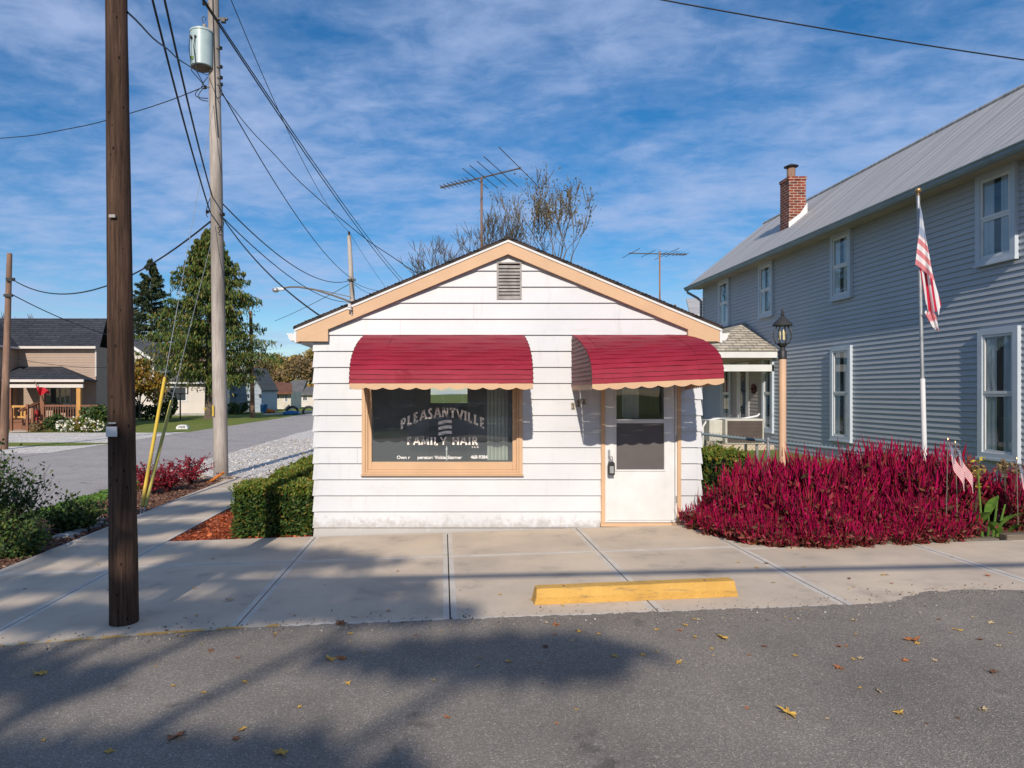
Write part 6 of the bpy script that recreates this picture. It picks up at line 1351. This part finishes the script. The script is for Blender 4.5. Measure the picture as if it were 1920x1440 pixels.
# brick house across the street, mirrored in the shop window
oh = thing('facing_house', (2, -24, 0), 'brown brick house across the street behind the viewer', 'house')
mb = MB(); mb.box(-5, 9, -30, -22, -.2, 3.0); mb.build('wall', 'brick', oh); mb = MB(); roofplane(mb, [(-5.5, -21.5, 3.0), (9.5, -21.5, 3.0), (9.5, -26, 5.2), (-5.5, -26, 5.2)], .15); roofplane(mb, [(-5.5, -30.5, 3.0), (9.5, -30.5, 3.0), (9.5, -26, 5.2), (-5.5, -26, 5.2)], .15); mb.build('roof', 'darkroof', oh)
for x in (-3, 0, 5):
    mb = MB(); frame(mb, x, x + 1.2, 1, 2.4, .1, -22, -21.94); f_ = mb.build('window', 'white_trim', oh); mb = MB(); mb.box(x + .1, x + 1.1, -21.99, -21.97, 1.1, 2.3); mb.build('pane', 'glass3', f_)
for x, y, lab in ((-14, -26, 'broad autumn tree left of the facing house'), (14.5, -27, 'broad autumn tree right of the facing house'), (-24, -30, 'broad autumn tree far left across the street'), (24, -30, 'broad autumn tree far right across the street')):
    rnd = random.Random(int(x)); cloud('autumn_tree', lab, (x, y, gz(x)), [(rnd.uniform(-3, 3), rnd.uniform(-2, 2), rnd.uniform(3, 7.5), 2.5, 2.5, 1.6) for _ in range(9)], 'yfar', 2200, .5, (.35, 3), shell=.2)

# ================================================================ near plants
def hedge(label, x0, x1, y0, y1, z0, z1, m, n, size, tops='yew_light'):
    c = Vector(((x0 + x1) / 2, (y0 + y1) / 2, z0)); t = thing('yew_hedge', c, label, 'hedge', 'clipped yew hedges along the shop')
    L_ = np.array([x1 - x0, y1 - y0, z1 - z0])
    u = RNG.uniform(-1, 1, (n, 3)); k = RNG.integers(0, 5, n); s = np.sign(u)
    for ax, f in ((0, k == 0), (0, k == 1), (1, k == 2), (1, k == 3), (2, k == 4)): u[f, ax] = np.where(ax == 2, 1, s[f, ax]) * (1 - RNG.exponential(.05, f.sum()))
    nrm = np.linalg.norm(u ** 4, axis=1, keepdims=True) ** .25; u = u / np.maximum(nrm, .55) * np.minimum(nrm, 1) ; bump = 1 + RNG.exponential(.035, (n, 1)) + .06 * np.sin(u[:, :1] * 7 + 1) * np.cos(u[:, 1:2] * 6) + .03 * np.sin(u[:, 2:] * 9)
    p = u * bump * L_ / 2 * .97 + np.array([c.x, c.y, z0 + L_[2] / 2]); up_ = u[:, 2] > .72
    d = unit(u * np.array([1, 1, 1]) + np.array([0, 0, .5]))
    V, Fc = leafquads(p[~up_], size, .4, d[~up_], 1.3); fastmesh('foliage', V, Fc, m, t); V, Fc = leafquads(p[up_], size, .4, d[up_], 1.3); fastmesh('top_growth', V, Fc, tops, t)
    mb = MB(); rnd = random.Random(1)
    for _ in range(14): x, y = rnd.uniform(x0 + .1, x1 - .1), rnd.uniform(y0 + .1, y1 - .1); mb.tube([(c.x, c.y, z0), (x, y, z0 + (z1 - z0) * .85)], [.02, .008], 5, cap=False)
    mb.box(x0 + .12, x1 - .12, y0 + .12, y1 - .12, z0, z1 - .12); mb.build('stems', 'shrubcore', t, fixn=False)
M['shrubcore'] = mat('dark_hedge_core', (0.012, 0.016, 0.008), None, 0.95, 9)  # near-black tone of the block and stems filling each hedge
hedge('nearest clipped yew hedge at the front corner of the shop', -2.72, -1.70, 8.84, 9.75, gz(-2.2), .61, 'yew', 15000, .06)
hedge('second clipped yew hedge back along the shop wall', -2.55, -1.70, 10.0, 11.2, gz(-2.2), .64, 'yew', 9000, .065)
hedge('third clipped yew hedge back along the shop wall', -2.50, -1.70, 11.4, 12.9, gz(-2.2), .66, 'yew', 9000, .07)
hedge('yew hedge behind the magenta flowers right of the shop', 3.55, 4.15, 9.2, 10.3, gz(3.8), 1.02, 'yew', 7000, .065)
# barberry
for px, py, r, lab in ((262, 935, .34, 'red barberry beside the yellow guy guards, nearest the dark pole'), (300, 930, .36, 'red barberry in the middle of the mulch bed row'), (345, 915, .36, 'red barberry nearest the grey utility pole')):
    b = G(px, py); b.y += .35; b.z = gz(b.x); RNG = np.random.default_rng(px)
    t = thing('barberry_bush', b, lab, 'shrub', 'red barberry bushes in the mulch bed'); mb = MB(); rnd = random.Random(px); cs = []
    for i in range(46):
        a = rnd.uniform(0, 6.28); rr_ = rnd.uniform(.3, 1.45) * r; h = rnd.uniform(.28, .66); e_ = b + Vector((math.cos(a) * rr_ * 1.25, math.sin(a) * rr_, h)); m_ = b + Vector((math.cos(a) * rr_ * .4, math.sin(a) * rr_ * .4, h * .75)); mb.tube([b, m_, e_], [.008, .006, .003], 4, cap=False)
        for j in range(24):
            u = rnd.uniform(.35, 1.0); q = b * (1 - u) ** 2 + m_ * 2 * u * (1 - u) + e_ * u * u; cs.append((q.x + rnd.gauss(0, .022), q.y + rnd.gauss(0, .022), q.z + rnd.gauss(0, .022)))
    mb.build('stems', 'stem_red', t, fixn=False); V, Fc = leafquads(np.array(cs), .045, .75); fastmesh('foliage', V, Fc, 'barberry', t)
# leafy shrub at the left edge
for x, y, h, r, lab, sd in ((-5.62, 8.6, 1.62, .60, 'tall dark leafy shrub at the left edge of the picture', 2), (-5.15, 8.25, .62, .36, 'lower part shrub in front of the tall leafy shrub', 5), (-5.35, 9.9, .62, .42, 'small yellowing shrub behind the tall leafy shrub', 9)):
    b = Vector((x, y, gz(x))); t = thing('leafy_shrub', b, lab.replace('part ', 'leafy '), 'shrub', 'leafy shrubs in the left bed'); rnd = random.Random(sd); mb = MB(); cs = []; RNG = np.random.default_rng(sd)
    for i in range(int(95 * r / .6)):
        a = rnd.uniform(0, 6.28); rr_ = r * math.sqrt(rnd.random()); hh = h * rnd.uniform(.45, 1.0) * (1 - .35 * rr_ / r); e_ = b + Vector((math.cos(a) * rr_ * 1.15, math.sin(a) * rr_, hh)); m_ = b + Vector((math.cos(a) * rr_ * .6, math.sin(a) * rr_ * .6, hh * .5)); mb.tube([b, m_, e_], [.008, .006, .002], 4, cap=False)
        for j in range(46):
            u = rnd.uniform(.15, 1.0) ; q = b * (1 - u) ** 2 + m_ * 2 * u * (1 - u) + e_ * u * u; k = .05; cs.append((q.x + rnd.gauss(0, k), q.y + rnd.gauss(0, k), max(b.z + .02, q.z + rnd.gauss(0, k))))
    mb.build('stems', 'twig', t, fixn=False); V, Fc = leafquads(np.array(cs), .058, .55); fastmesh('foliage', V, Fc, 'shrub', t)
b = G(25, 1040); b.z = gz(b.x); t = thing('dry_grass_clump', b, 'clump of dry striped grass at the left edge of the bed', 'grass'); V = []; Fq = []; rnd = random.Random(4)
for i in range(260):
    a = rnd.uniform(0, 6.28); h = rnd.uniform(.18, .46); r = rnd.uniform(.1, .38); x0, y0 = rnd.gauss(0, .06), rnd.gauss(0, .06); w = .006; p0 = b + Vector((x0, y0, 0)); p1 = p0 + Vector((math.cos(a) * r * .5, math.sin(a) * r * .5, h * .8)); p2 = p0 + Vector((math.cos(a) * r, math.sin(a) * r, h * rnd.uniform(.6, 1))); s = Vector((-math.sin(a), math.cos(a), 0)) * w; o = len(V)
    V += [tuple(p0 - s), tuple(p0 + s), tuple(p1 + s), tuple(p1 - s), tuple(p2 + s * .2), tuple(p2 - s * .2)]; Fq += [(o, o + 1, o + 2, o + 3), (o + 3, o + 2, o + 4, o + 5)]
fastmesh('blades', V, Fq, 'drygrass', t)
mb = MB(); mb.lathe(tuple(b), [(.05, 0), (.04, .04)], 8); mb.build('root_crown', 'twig', t)
# rocks
def rock(c, r, m, label, seed, grp=None, flat=.55, ct='rock', name='rock', sx=1.3):
    rnd = random.Random(seed); bm = bmesh.new(); bmesh.ops.create_icosphere(bm, subdivisions=2, radius=1)
    ks = [Vector((rnd.gauss(0, 1), rnd.gauss(0, 1), rnd.gauss(0, 1))).normalized() for _ in range(7)]
    for v in bm.verts:
        n = v.co.normalized(); s = 1.0
        for k in ks: s = min(s, .72 / max(.72, n.dot(k)))
        v.co = n * s * (1 + rnd.uniform(-.04, .04))
    mb = MB(); mb.add([(c[0] + v.co.x * r * sx, c[1] + v.co.y * r, c[2] + v.co.z * r * flat + r * flat * .45) for v in bm.verts], [tuple(v.index for v in f.verts) for f in bm.faces]); bm.free()
    tag(mb.build(name, m, None, c), label, ct, grp)
k = 0
for px, py, r in ((118, 1012, .11), (135, 1006, .10), (150, 1000, .09), (162, 995, .10), (178, 992, .09), (192, 985, .08), (140, 994, .07), (155, 986, .08), (172, 981, .07), (188, 976, .07), (128, 1000, .07)):
    c = G(px, py); rock((c.x, c.y, c.z), r, 'rock', 'pale limestone rock edging the left bed beside the dark pole', k, 'pale rocks edging the left bed'); k += 1
for px, py, r in ((385, 899, .16), (400, 902, .18), (425, 903, .14), (375, 893, .13), (436, 897, .12)):
    c = G(px, py); rock((c.x, c.y, c.z), r, 'rock_b', 'flat brown stone at the foot of the grey utility pole', k, 'flat stones round the grey pole', .35); k += 1
c = G(1520, 1030); rock((c.x, c.y + .05, c.z + .02), .13, 'rock_b', 'upright tan fieldstone in front of the magenta flowers', 77, None, 1.2, sx=.75)
c = G(1490, 1037); rock((c.x, c.y + .05, c.z), .09, 'rock_b', 'low fieldstone left of the upright tan stone', 78, None, .7)
c = G(322, 908); mb = MB(); p0 = G(386, 908); mb.tube([p0 + Vector((0, 0, .0)), p0 + Vector((.28, .35, .22))], [.035, .03], 8); tag(mb.build('marker_stub', 'orange', None, p0), 'short orange marker stub leaning beside the grey pole stones', 'marker')
mb = MB(); mb.box(3.95, 6.0, 7.35, 7.45, gz(5) + .02, gz(5) + .10); tag(mb.build('edging_timber', 'timber', None, (5, 7.4, gz(5)), bevel=.01), 'weathered timber edging under the magenta flowers', 'timber')
mb = MB(); mb.obox((7.6, 7.37, gz(7.6) + .06), (1.55, .055, .05), 0, 0, -SL); tag(mb.build('edging_timber', 'timber', None, (7.6, 7.4, gz(7.6)), bevel=.01), 'weathered timber edging right of the green canna plant', 'timber')
# loose chips and stones nobody could count
def scatter(name, label, ctg, x0, x1, y0, y1, n, size, m, dz, flat=True):
    c = np.stack([RNG.uniform(x0, x1, n), RNG.uniform(y0, y1, n), np.zeros(n)], axis=1); c[:, 2] = SL * c[:, 0] + dz + RNG.uniform(0, size * .4, n)
    d = RNG.normal(size=(n, 3)); d[:, 2] *= .25; V, Fc = leafquads(c, size, .45, unit(d), .15, .6); V[:, 2] = np.maximum(V[:, 2], SL * V[:, 0] + dz - .002)
    return tag(fastmesh(name, V, Fc, m, None, (x0, y0, gz(x0))), label, ctg, kind='stuff')
M['chip_r'] = leafmat('red_mulch_chips', [(0.42, 0.10, 0.03), (0.26, 0.05, 0.02), (0.55, 0.16, 0.06), (0.12, 0.03, 0.015)], trans=0)
M['chip_b'] = leafmat('brown_mulch_chips', [(0.08, 0.04, 0.03), (0.18, 0.09, 0.06), (0.28, 0.18, 0.13), (0.14, 0.05, 0.03)], trans=0)
M['grit'] = leafmat('grit_crumbs', [(0.05, 0.04, 0.035), (0.3, 0.25, 0.2), (0.15, 0.08, 0.04), (0.5, 0.46, 0.4)], trans=0)
M['pebble'] = leafmat('gravel_stones', [(0.7, 0.66, 0.6), (0.45, 0.42, 0.4), (0.8, 0.77, 0.72), (0.2, 0.18, 0.16), (0.45, 0.3, 0.15)], trans=0)
scatter('red_mulch_chips', 'red mulch chips between the side path and the yew hedge', 'mulch', -3.52, -1.7, 8.76, 15, 9000, .045, 'chip_r', .026)
scatter('brown_mulch_chips', 'brown mulch chips in the bed left of the side path', 'mulch', -6.6, -4.89, 7.0, 15.9, 9000, .05, 'chip_b', .026)
scatter('gravel_stones', 'loose pale gravel in the yard left of the shop', 'gravel', -7.2, -1.7, 15.5, 30, 9000, .05, 'pebble', .02)
c = np.stack([RNG.uniform(-4.8, 9, 1500), RNG.uniform(0, 1, 1500), np.zeros(1500)], axis=1); c[:, 1] = np.interp(c[:, 0], [-4.87, -3.4, -2.4, -1.6, -1.0, 3.3, 4.0, 9], [4.95, 5.07, 5.2, 5.30, 5.335, 5.40, 5.66, 5.54]) + RNG.normal(0, 1, 1500) * .13 - .05
c[:, 2] = SL * c[:, 0] + .056; V, Fc = leafquads(c, .016, .7, None, 1, .5); tag(fastmesh('road_grit', V, Fc, 'grit', None, (0, 5.3, 0)), 'grit and leaf crumbs gathered along the edge of the street', 'grit', kind='stuff')
scatter('verge_grass_tufts', 'short grass on the verge by the side street', 'grass', -7.0, -6.35, 9.6, 16, 2500, .07, 'canna', .034)
# ---- magenta celosia: one plant per variant, then copies
def celosia(seed, h, r, nleaf=24, npl=11, lsz=.085):
    rnd = random.Random(seed); global RNG
    RNG = np.random.default_rng(seed); t = thing('celosia_plant', (0, 0, 0), 'magenta plumed plant in the dense mass of the big flower bed', 'flowering plant', 'magenta plants massed in the big flower bed')
    mb = MB(); lc = []; V = []; Fq = []
    for i in range(30):
        a = rnd.uniform(0, 6.28); rr_ = r * math.sqrt(rnd.random()); hh = h * rnd.uniform(.6, .95) * (1 - .25 * rr_ / r); e_ = Vector((math.cos(a) * rr_, math.sin(a) * rr_, hh)); mb.tube([(0, 0, 0), (e_.x * .55, e_.y * .55, hh * .45), tuple(e_)], [.008, .006, .004], 4, cap=False)
        for j in range(nleaf):
            u = rnd.uniform(.05, .95) ** 1.25; q = Vector((e_.x * u * (1.1 - .1 * u), e_.y * u * (1.1 - .1 * u), hh * u)); lc.append((q.x + rnd.gauss(0, .05), q.y + rnd.gauss(0, .05), max(.02, q.z + rnd.gauss(0, .04))))
        for j in range(npl):                            # plumes: a spindle of tiny florets
            pl = rnd.choice((rnd.uniform(.05, .13), rnd.uniform(.10, .26))); u = rnd.uniform(.45, 1.0); b_ = Vector((e_.x * u + rnd.gauss(0, .06), e_.y * u + rnd.gauss(0, .06), hh * u + rnd.uniform(-.05, .04))); d = Vector((e_.x * .9 + rnd.gauss(0, .16), e_.y * .9 + rnd.gauss(0, .16), 1)).normalized(); w = rnd.uniform(.0055, .010)
            s1 = d.cross(Vector((rnd.gauss(0, 1), rnd.gauss(0, 1), 0.1))).normalized(); s2 = d.cross(s1)
            bend = Vector((rnd.gauss(0, .012), rnd.gauss(0, .012), 0))
            for s_ in (s1, s2):
                o = len(V); q0, q1, q2 = b_, b_ + d * pl * .45 + bend, b_ + d * pl
                V += [tuple(q0 - s_ * w), tuple(q0 + s_ * w), tuple(q1 + s_ * w * .95), tuple(q1 - s_ * w * .95), tuple(q2 + s_ * .001), tuple(q2 - s_ * .001)]; Fq += [(o, o + 1, o + 2, o + 3), (o + 3, o + 2, o + 4, o + 5)]
    mb.build('stems', 'stem_red', t, fixn=False)
    LV, LF = leafquads(np.array(lc), lsz, .40); fastmesh('foliage', LV, LF, 'celleaf', t); fastmesh('plumes', V, Fq, 'plume', t); return t
variants = [celosia(100 + i, h, r) for i, (h, r) in enumerate(((.95, .27), (.80, .30), (1.02, .25), (.70, .30), (.88, .28)))] + [celosia(140, .62, .30, 28, 6, .105)]
used = set(); rnd = random.Random(21); spots = []
def place(x, y, s, vi=None, label=None, tilt=(0, 0)):
    v = vi if vi is not None else rnd.randrange(5); o = variants[v] if v not in used else copy_tree(variants[v]); used.add(v)
    o.location = (x, y, gz(x) + .02); o.rotation_euler = (tilt[0], tilt[1], rnd.uniform(0, 6.28)); o.scale = (s * 1.05, s * 1.05, s)
    if label: o['label'] = label; o['group'] = 'magenta plants right of the canna'
    else: o['label'] = 'magenta plumed plant in the dense mass of the big flower bed'; o['group'] = 'magenta plants massed in the big flower bed'
for row, (y, xa, xb, hs) in enumerate(((8.55, 3.45, 6.35, 1.16), (8.28, 3.40, 6.15, 1.16), (8.0, 3.42, 5.95, 1.10), (7.74, 3.50, 5.75, 1.0), (7.50, 3.70, 5.55, .80))):
    x = xa + (row % 2) * .14
    while x < xb:
        s = hs * rnd.uniform(.86, 1.1)
        if x < 3.75: s *= .78
        place(x + rnd.uniform(-.06, .06), y + rnd.uniform(-.09, .09), s, 5 if (row > 2 and rnd.random() < .45) else None); x += .265 * rnd.uniform(.9, 1.15)
for x, y, s in ((3.12, 8.45, .55), (3.18, 8.1, .55), (3.32, 7.8, .55), (3.5, 7.55, .52), (3.75, 7.35, .45), (4.1, 7.25, .42), (4.5, 7.28, .4), (3.95, 7.32, .5), (4.28, 7.3, .5), (4.36, 7.42, .6), (4.7, 7.36, .46), (4.9, 7.3, .42), (5.12, 7.36, .5), (5.35, 7.34, .42), (5.55, 7.4, .5), (5.72, 7.5, .55), (3.6, 7.42, .55), (3.42, 7.62, .55), (3.26, 7.98, .55)): place(x, y, s * rnd.uniform(.9, 1.2), rnd.choice((3, 5, 5)), None)
for x, y, s in ((6.62, 7.9, .72), (6.85, 8.2, .8), (6.9, 7.7, .72), (7.2, 8.0, .82), (7.5, 7.75, .8), (6.75, 8.45, .75), (7.8, 8.0, .85), (8.1, 7.8, .85), (7.3, 7.6, .6)): place(x, y, s, None, 'magenta plumed plant in the patch right of the green canna')
# canna: broad upright leaves and a yellow flower spike
b = Vector((6.02, 7.55, gz(6.0))); t = thing('canna_plant', b, 'green broad leaved canna with a yellow flower spike among magenta plants', 'plant'); rnd = random.Random(3)
mb = MB(); 
for dx, h in ((-.1, .78), (.12, .5), (.02, .35), (.2, .4)): mb.tube([b + Vector((dx * .5, 0, 0)), b + Vector((dx, 0, h))], [.014, .008], 6)
mb.build('stems', 'canna', t)
mb = MB()
for dx, z0, ln, a, el in ((-.06, .1, .48, 1.9, 1.2), (-.1, .15, .42, 4.4, .9), (.1, .1, .42, 5.6, 1.0), (.14, .05, .38, 3.6, .9), (.18, .18, .32, .3, .7), (-.05, .02, .32, 3.0, .4), (.2, .02, .30, 6.1, .3), (.0, .25, .40, 4.9, 1.25), (.25, .1, .3, 5.0, .8), (-.12, .0, .28, 3.4, .2)):
    d = Vector((math.cos(a) * math.cos(el), math.sin(a) * math.cos(el), math.sin(el))); s = d.cross(Vector((0, .3, 1))).normalized(); q = b + Vector((dx, 0, z0)); n_ = s.cross(d)
    prev = None
    for i in range(9):
        u = i / 8; w = .065 * math.sin(math.pi * min(1, u * .93 + .05)) ** .7; c_ = q + d * ln * u - Vector((0, 0, .12 * u * u)); row = (c_ - s * w + n_ * w * .25, c_, c_ + s * w + n_ * w * .25)
        if prev: mb.quad(prev[0], prev[1], row[1], row[0]); mb.quad(prev[1], prev[2], row[2], row[1])
        prev = row
mb.build('leaves', 'canna', t, fixn=False, smooth=True)
V, Fc = leafquads(np.array([(b.x - .1 + rnd.gauss(0, .03), b.y + rnd.gauss(0, .03), b.z + rnd.uniform(.58, .92)) for _ in range(34)]), .045, .5); fastmesh('blooms', V, Fc, 'ybloom', t)
for px, lab in ((1826, 'dried brown seed head standing above the canna'), (1893, 'dried brown seed heads at the right edge of the bed')):
    p_ = P(px, 880, 7.9); b = Vector((p_.x, 7.9, gz(p_.x))); t = thing('seed_head', b, lab, 'plant', 'dried seed heads'); rnd = random.Random(px); mb = MB()
    hds = []
    for i in range(4): e_ = Vector((p_.x + rnd.gauss(0, .06), 7.9 + rnd.gauss(0, .05), p_.z + rnd.uniform(-.05, .05))); hds.append(e_); mb.tube([b, e_], [.007, .004], 4)
    mb.build('stems', 'twig', t, fixn=False); V, Fc = leafquads(np.concatenate([np.array(e_) + RNG.normal(size=(30, 3)) * .03 for e_ in hds]), .045, .6); fastmesh('heads', V, Fc, 'bfar', t)
# kerb stop
c0_ = G(1002, 1146); c1_ = G(1385, 1130)
ks = thing('parking_stop', (c0_ + c1_) / 2, 'yellow painted concrete parking stop on the sidewalk in front of the shop', 'parking stop')
mb = MB(); dv = (c1_ - c0_); ln = dv.length; n = 40; prof = [(-.0, .0), (-.0, .058), (.03, .125), (.145, .125), (.178, .058), (.178, 0)]
rows = []; rnd = random.Random(9)
for i in range(n + 1):
    u = i / n; q = c0_ + dv * u; e_ = .02 if i in (0, n) else 0
    rows.append([(q.x + rnd.uniform(-.001, .001) + (e_ * (1 if i == 0 else -1) if z > .05 else 0), q.y + y + rnd.uniform(-.0015, .0015), q.z + .051 + z * (1 - e_) + rnd.uniform(-.0012, .0012) * (z > 0)) for y, z in prof])
vs = [v for r_ in rows for v in r_]; m_ = len(prof); fs = [(i * m_ + j, i * m_ + j + 1, (i + 1) * m_ + j + 1, (i + 1) * m_ + j) for i in range(n) for j in range(m_ - 1)] + [tuple(range(m_)), tuple(n * m_ + j for j in range(m_))]
mb.add(vs, fs); mb.build('body', 'stop', ks, bevel=.006)
mb = MB()
for u in (.15, .85): q = c0_ + dv * u; mb.lathe((q.x, q.y + .075, q.z + .1755), [(.012, 0), (.012, .004)], 10)
mb.build('anchor_pin', 'pole_brown', ks)
# ---- fallen leaves
def leafshape(seed, lobes=5, slim=1.0):
    rnd = random.Random(seed); n = lobes * 4; pts = []
    for i in range(n):
        a = 2 * math.pi * i / n; r = (1.0 if i % 4 == 0 else .62 if i % 4 in (1, 3) else .34) * rnd.uniform(.8, 1.1); pts.append((r * math.cos(a) * .5, r * math.sin(a) * .5 * slim, .0))
    pts = [(x, y, .10 * abs(x) + rnd.uniform(0, .13) + .22 * y * y) for x, y, z in pts]
    me = bpy.data.meshes.new('fallen_leaf'); v = [(0, 0, .03)] + pts + [(-.75, .03, .0), (-.75, -.0, .0), (-.45, .0, .03)]; f = [(0, i + 1, (i + 1) % n + 1) for i in range(n)] + [(n + 1, n + 2, n + 3)]
    me.from_pydata(v, [], f); return me
lm = {'yellow': mat('yellow_fallen_leaf', (0.58, 0.36, 0.06), (0.42, 0.24, 0.05), .7, 30), 'brown': mat('brown_fallen_leaf', (0.20, 0.085, 0.035), (0.12, 0.05, 0.025), .7, 30), 'orange': mat('orange_fallen_leaf', (0.48, 0.17, 0.04), (0.34, 0.1, 0.03), .7, 30), 'pale': mat('pale_fallen_leaf', (0.50, 0.38, 0.22), (0.38, 0.28, 0.15), .7, 30)}
meshes = {}
for c_ in lm:
    for k in range(3): me = leafshape(hash((c_, k)) % 99 if 0 else ord(c_[0]) + k, 5 if k else 4, 1 if k < 2 else .7); me.materials.append(lm[c_]); meshes[(c_, k)] = me
rnd = random.Random(77)
def fall(x, y, size, col, label=None, grp=None):
    on_walk = yf(x) < y; z = gz(x) + .055; o = bpy.data.objects.new('fallen_leaf', meshes[(col, rnd.randrange(3))]); C.objects.link(o)
    o.location = (x, y, z); o.scale = (size * .85,) * 3; o.rotation_euler = (rnd.gauss(0, .12), rnd.gauss(0, .12), rnd.uniform(0, 6.28)); sf = 'sidewalk concrete' if on_walk else 'street asphalt'
    tag(o, label or f'small {col} dry leaf lying on the {sf}', 'leaf', grp or f'{col} leaves on the {sf}')
for px, py, s, c_, lab in ((640, 1183, .16, 'brown', 'big curled reddish brown leaf on the kerb line left of the yellow stop'), (1354, 1211, .15, 'yellow', 'bright yellow leaf on asphalt below the right end of the parking stop'), (1712, 1216, .15, 'orange', 'large orange leaf on the asphalt at right'), (1476, 1357, .15, 'yellow', 'large yellow leaf with long stalk low in the right foreground'), (330, 1402, .17, 'brown', 'large brown curled leaf low in the left foreground'), (525, 1434, .12, 'yellow', 'bright yellow leaf at the bottom edge left of centre'),
                           (75, 1280, .13, 'yellow', 'yellow brown leaf on shaded asphalt at far left'), (618, 1252, .14, 'yellow', 'yellow leaf beside an orange one left of centre'), (641, 1250, .12, 'orange', 'orange leaf beside a yellow one left of centre'), (430, 1137, .13, 'pale', 'pale crumpled leaf on the sidewalk left of the slanting joint'), (1574, 1270, .11, 'orange', 'small orange leaf standing on its edge right of centre'), (1685, 1357, .10, 'yellow', 'yellow leaf low at right'), (1843, 1351, .10, 'pale', 'pale leaf near the right foreground'), (1043, 1185, .09, 'orange', 'orange leaf just below the left end of the parking stop'), (1862, 1278, .1, 'brown', 'dark brown leaf at the right of the street')):
    g = G(px, py); fall(g.x, g.y, s, c_, lab, 'largest fallen leaves')
for i in range(118):
    z_ = rnd.random()
    if z_ < .42: px, py = rnd.uniform(300, 1920), rnd.uniform(1165, 1260)
    elif z_ < .7: px, py = rnd.uniform(0, 1920), rnd.uniform(1050, 1160)
    elif z_ < .85: px, py = rnd.uniform(1000, 1920), rnd.uniform(1180, 1260)
    else: px, py = rnd.uniform(0, 1920), rnd.uniform(1260, 1430)
    g = G(px, py)
    if 1.0 < g.x < 2.9 and 5.4 < g.y < 5.9: continue
    if g.y > 7.2 and g.x > 3.2: continue
    fall(g.x, g.y, rnd.uniform(.035, .075), rnd.choices(['yellow', 'brown', 'orange', 'pale'], [5, 2, 2, 3])[0])
for px, py in ((1560, 1025), (1800, 1020), (1820, 1022), (1410, 1030), (1790, 1022), (1705, 1028)):
    g = G(px, py); fall(g.x, g.y, .13, 'orange', 'orange leaf fallen at the foot of the flower bed', 'orange leaves along the flower bed')
# ---------------------------------------------------------------- daylight
SUN_DIR = Vector((.128, 1, -.572)).normalized()
sun = bpy.data.lights.new('sun', 'SUN'); sun.energy = 4.2; sun.angle = R(0.5); sun.color = (1.0, .905, .78)
so = bpy.data.objects.new('sun', sun); C.objects.link(so); so.rotation_euler = SUN_DIR.to_track_quat('-Z', 'Y').to_euler(); so.location = (0, -20, 20)
w = bpy.data.worlds.new('World'); bpy.context.scene.world = w; w.use_nodes = True; nt = w.node_tree; bg = nt.nodes['Background']
sky = nt.nodes.new('ShaderNodeTexSky'); sky.sky_type = 'NISHITA'; sky.sun_disc = False; sky.sun_elevation = R(29.6); sky.sun_rotation = math.atan2(-SUN_DIR.x, -SUN_DIR.y); sky.air_density = 1.0; sky.dust_density = .3; sky.ozone_density = 3.0; sky.altitude = 300
tc_ = nt.nodes.new('ShaderNodeTexCoord'); sp = nt.nodes.new('ShaderNodeSeparateXYZ'); L(nt, tc_.outputs['Generated'], sp.inputs[0])
mx_ = N(nt, 'ShaderNodeMath', _operation='ADD'); mx_.inputs[1].default_value = .13; L(nt, sp.outputs[2], mx_.inputs[0]); m0 = N(nt, 'ShaderNodeMath', _operation='MAXIMUM'); m0.inputs[1].default_value = .06; L(nt, mx_.outputs[0], m0.inputs[0])
vd = nt.nodes.new('ShaderNodeVectorMath'); vd.operation = 'DIVIDE'; L(nt, tc_.outputs['Generated'], vd.inputs[0]); cb = nt.nodes.new('ShaderNodeCombineXYZ')
for i in range(3): L(nt, m0.outputs[0], cb.inputs[i])
L(nt, cb.outputs[0], vd.inputs[1])
mp = nt.nodes.new('ShaderNodeMapping'); mp.inputs['Rotation'].default_value = (0, 0, R(22)); mp.inputs['Scale'].default_value = (1.0, 1.35, .001); mp.inputs['Location'].default_value = (4.3, 1.2, 0); L(nt, vd.outputs[0], mp.inputs[0])
n1 = N(nt, 'ShaderNodeTexNoise', Scale=1.25, Detail=8, Roughness=.58, Distortion=.35); L(nt, mp.outputs[0], n1.inputs['Vector'])
n2 = N(nt, 'ShaderNodeTexNoise', Scale=6.5, Detail=8, Roughness=.62, Distortion=.3); L(nt, mp.outputs[0], n2.inputs['Vector'])
ad = N(nt, 'ShaderNodeMath', _operation='MULTIPLY_ADD'); ad.inputs[1].default_value = .55; L(nt, n2.outputs[0], ad.inputs[0]); L(nt, n1.outputs[0], ad.inputs[2])
rc = ramp(nt, [(.58, .08), (.72, .26), (.85, .54), (1.0, .8)]); L(nt, ad.outputs[0], rc.inputs[0])
hs = N(nt, 'ShaderNodeHueSaturation', Saturation=1.45, Value=.74); L(nt, sky.outputs[0], hs.inputs['Color'])
mc = nt.nodes.new('ShaderNodeMix'); mc.data_type = 'RGBA'; mc.inputs[7].default_value = (2.9, 3.7, 5.6, 1); L(nt, rc.outputs[0], mc.inputs['Factor']); L(nt, hs.outputs[0], mc.inputs[6]); L(nt, mc.outputs[2], bg.inputs[0]); bg.inputs[1].default_value = .13
# camera with a shifted lens
cd = bpy.data.cameras.new('camera'); cd.sensor_width = 36; cd.lens = 24; cd.shift_x = (960 - XV) / 1920; cd.shift_y = (YV - 720) / 1920; cd.clip_end = 2000; cd.clip_start = .05
co = bpy.data.objects.new('camera', cd); C.objects.link(co); co.location = (0, 0, H); co.rotation_euler = (R(90), 0, 0)
sc = bpy.context.scene; sc.camera = co; sc.render.engine = 'CYCLES'; sc.view_settings.view_transform = 'Standard'; sc.view_settings.look = 'None'; sc.view_settings.exposure = 0.16; sc.view_settings.gamma = 1
sc.cycles.transparent_max_bounces = 16; sc.cycles.max_bounces = 8
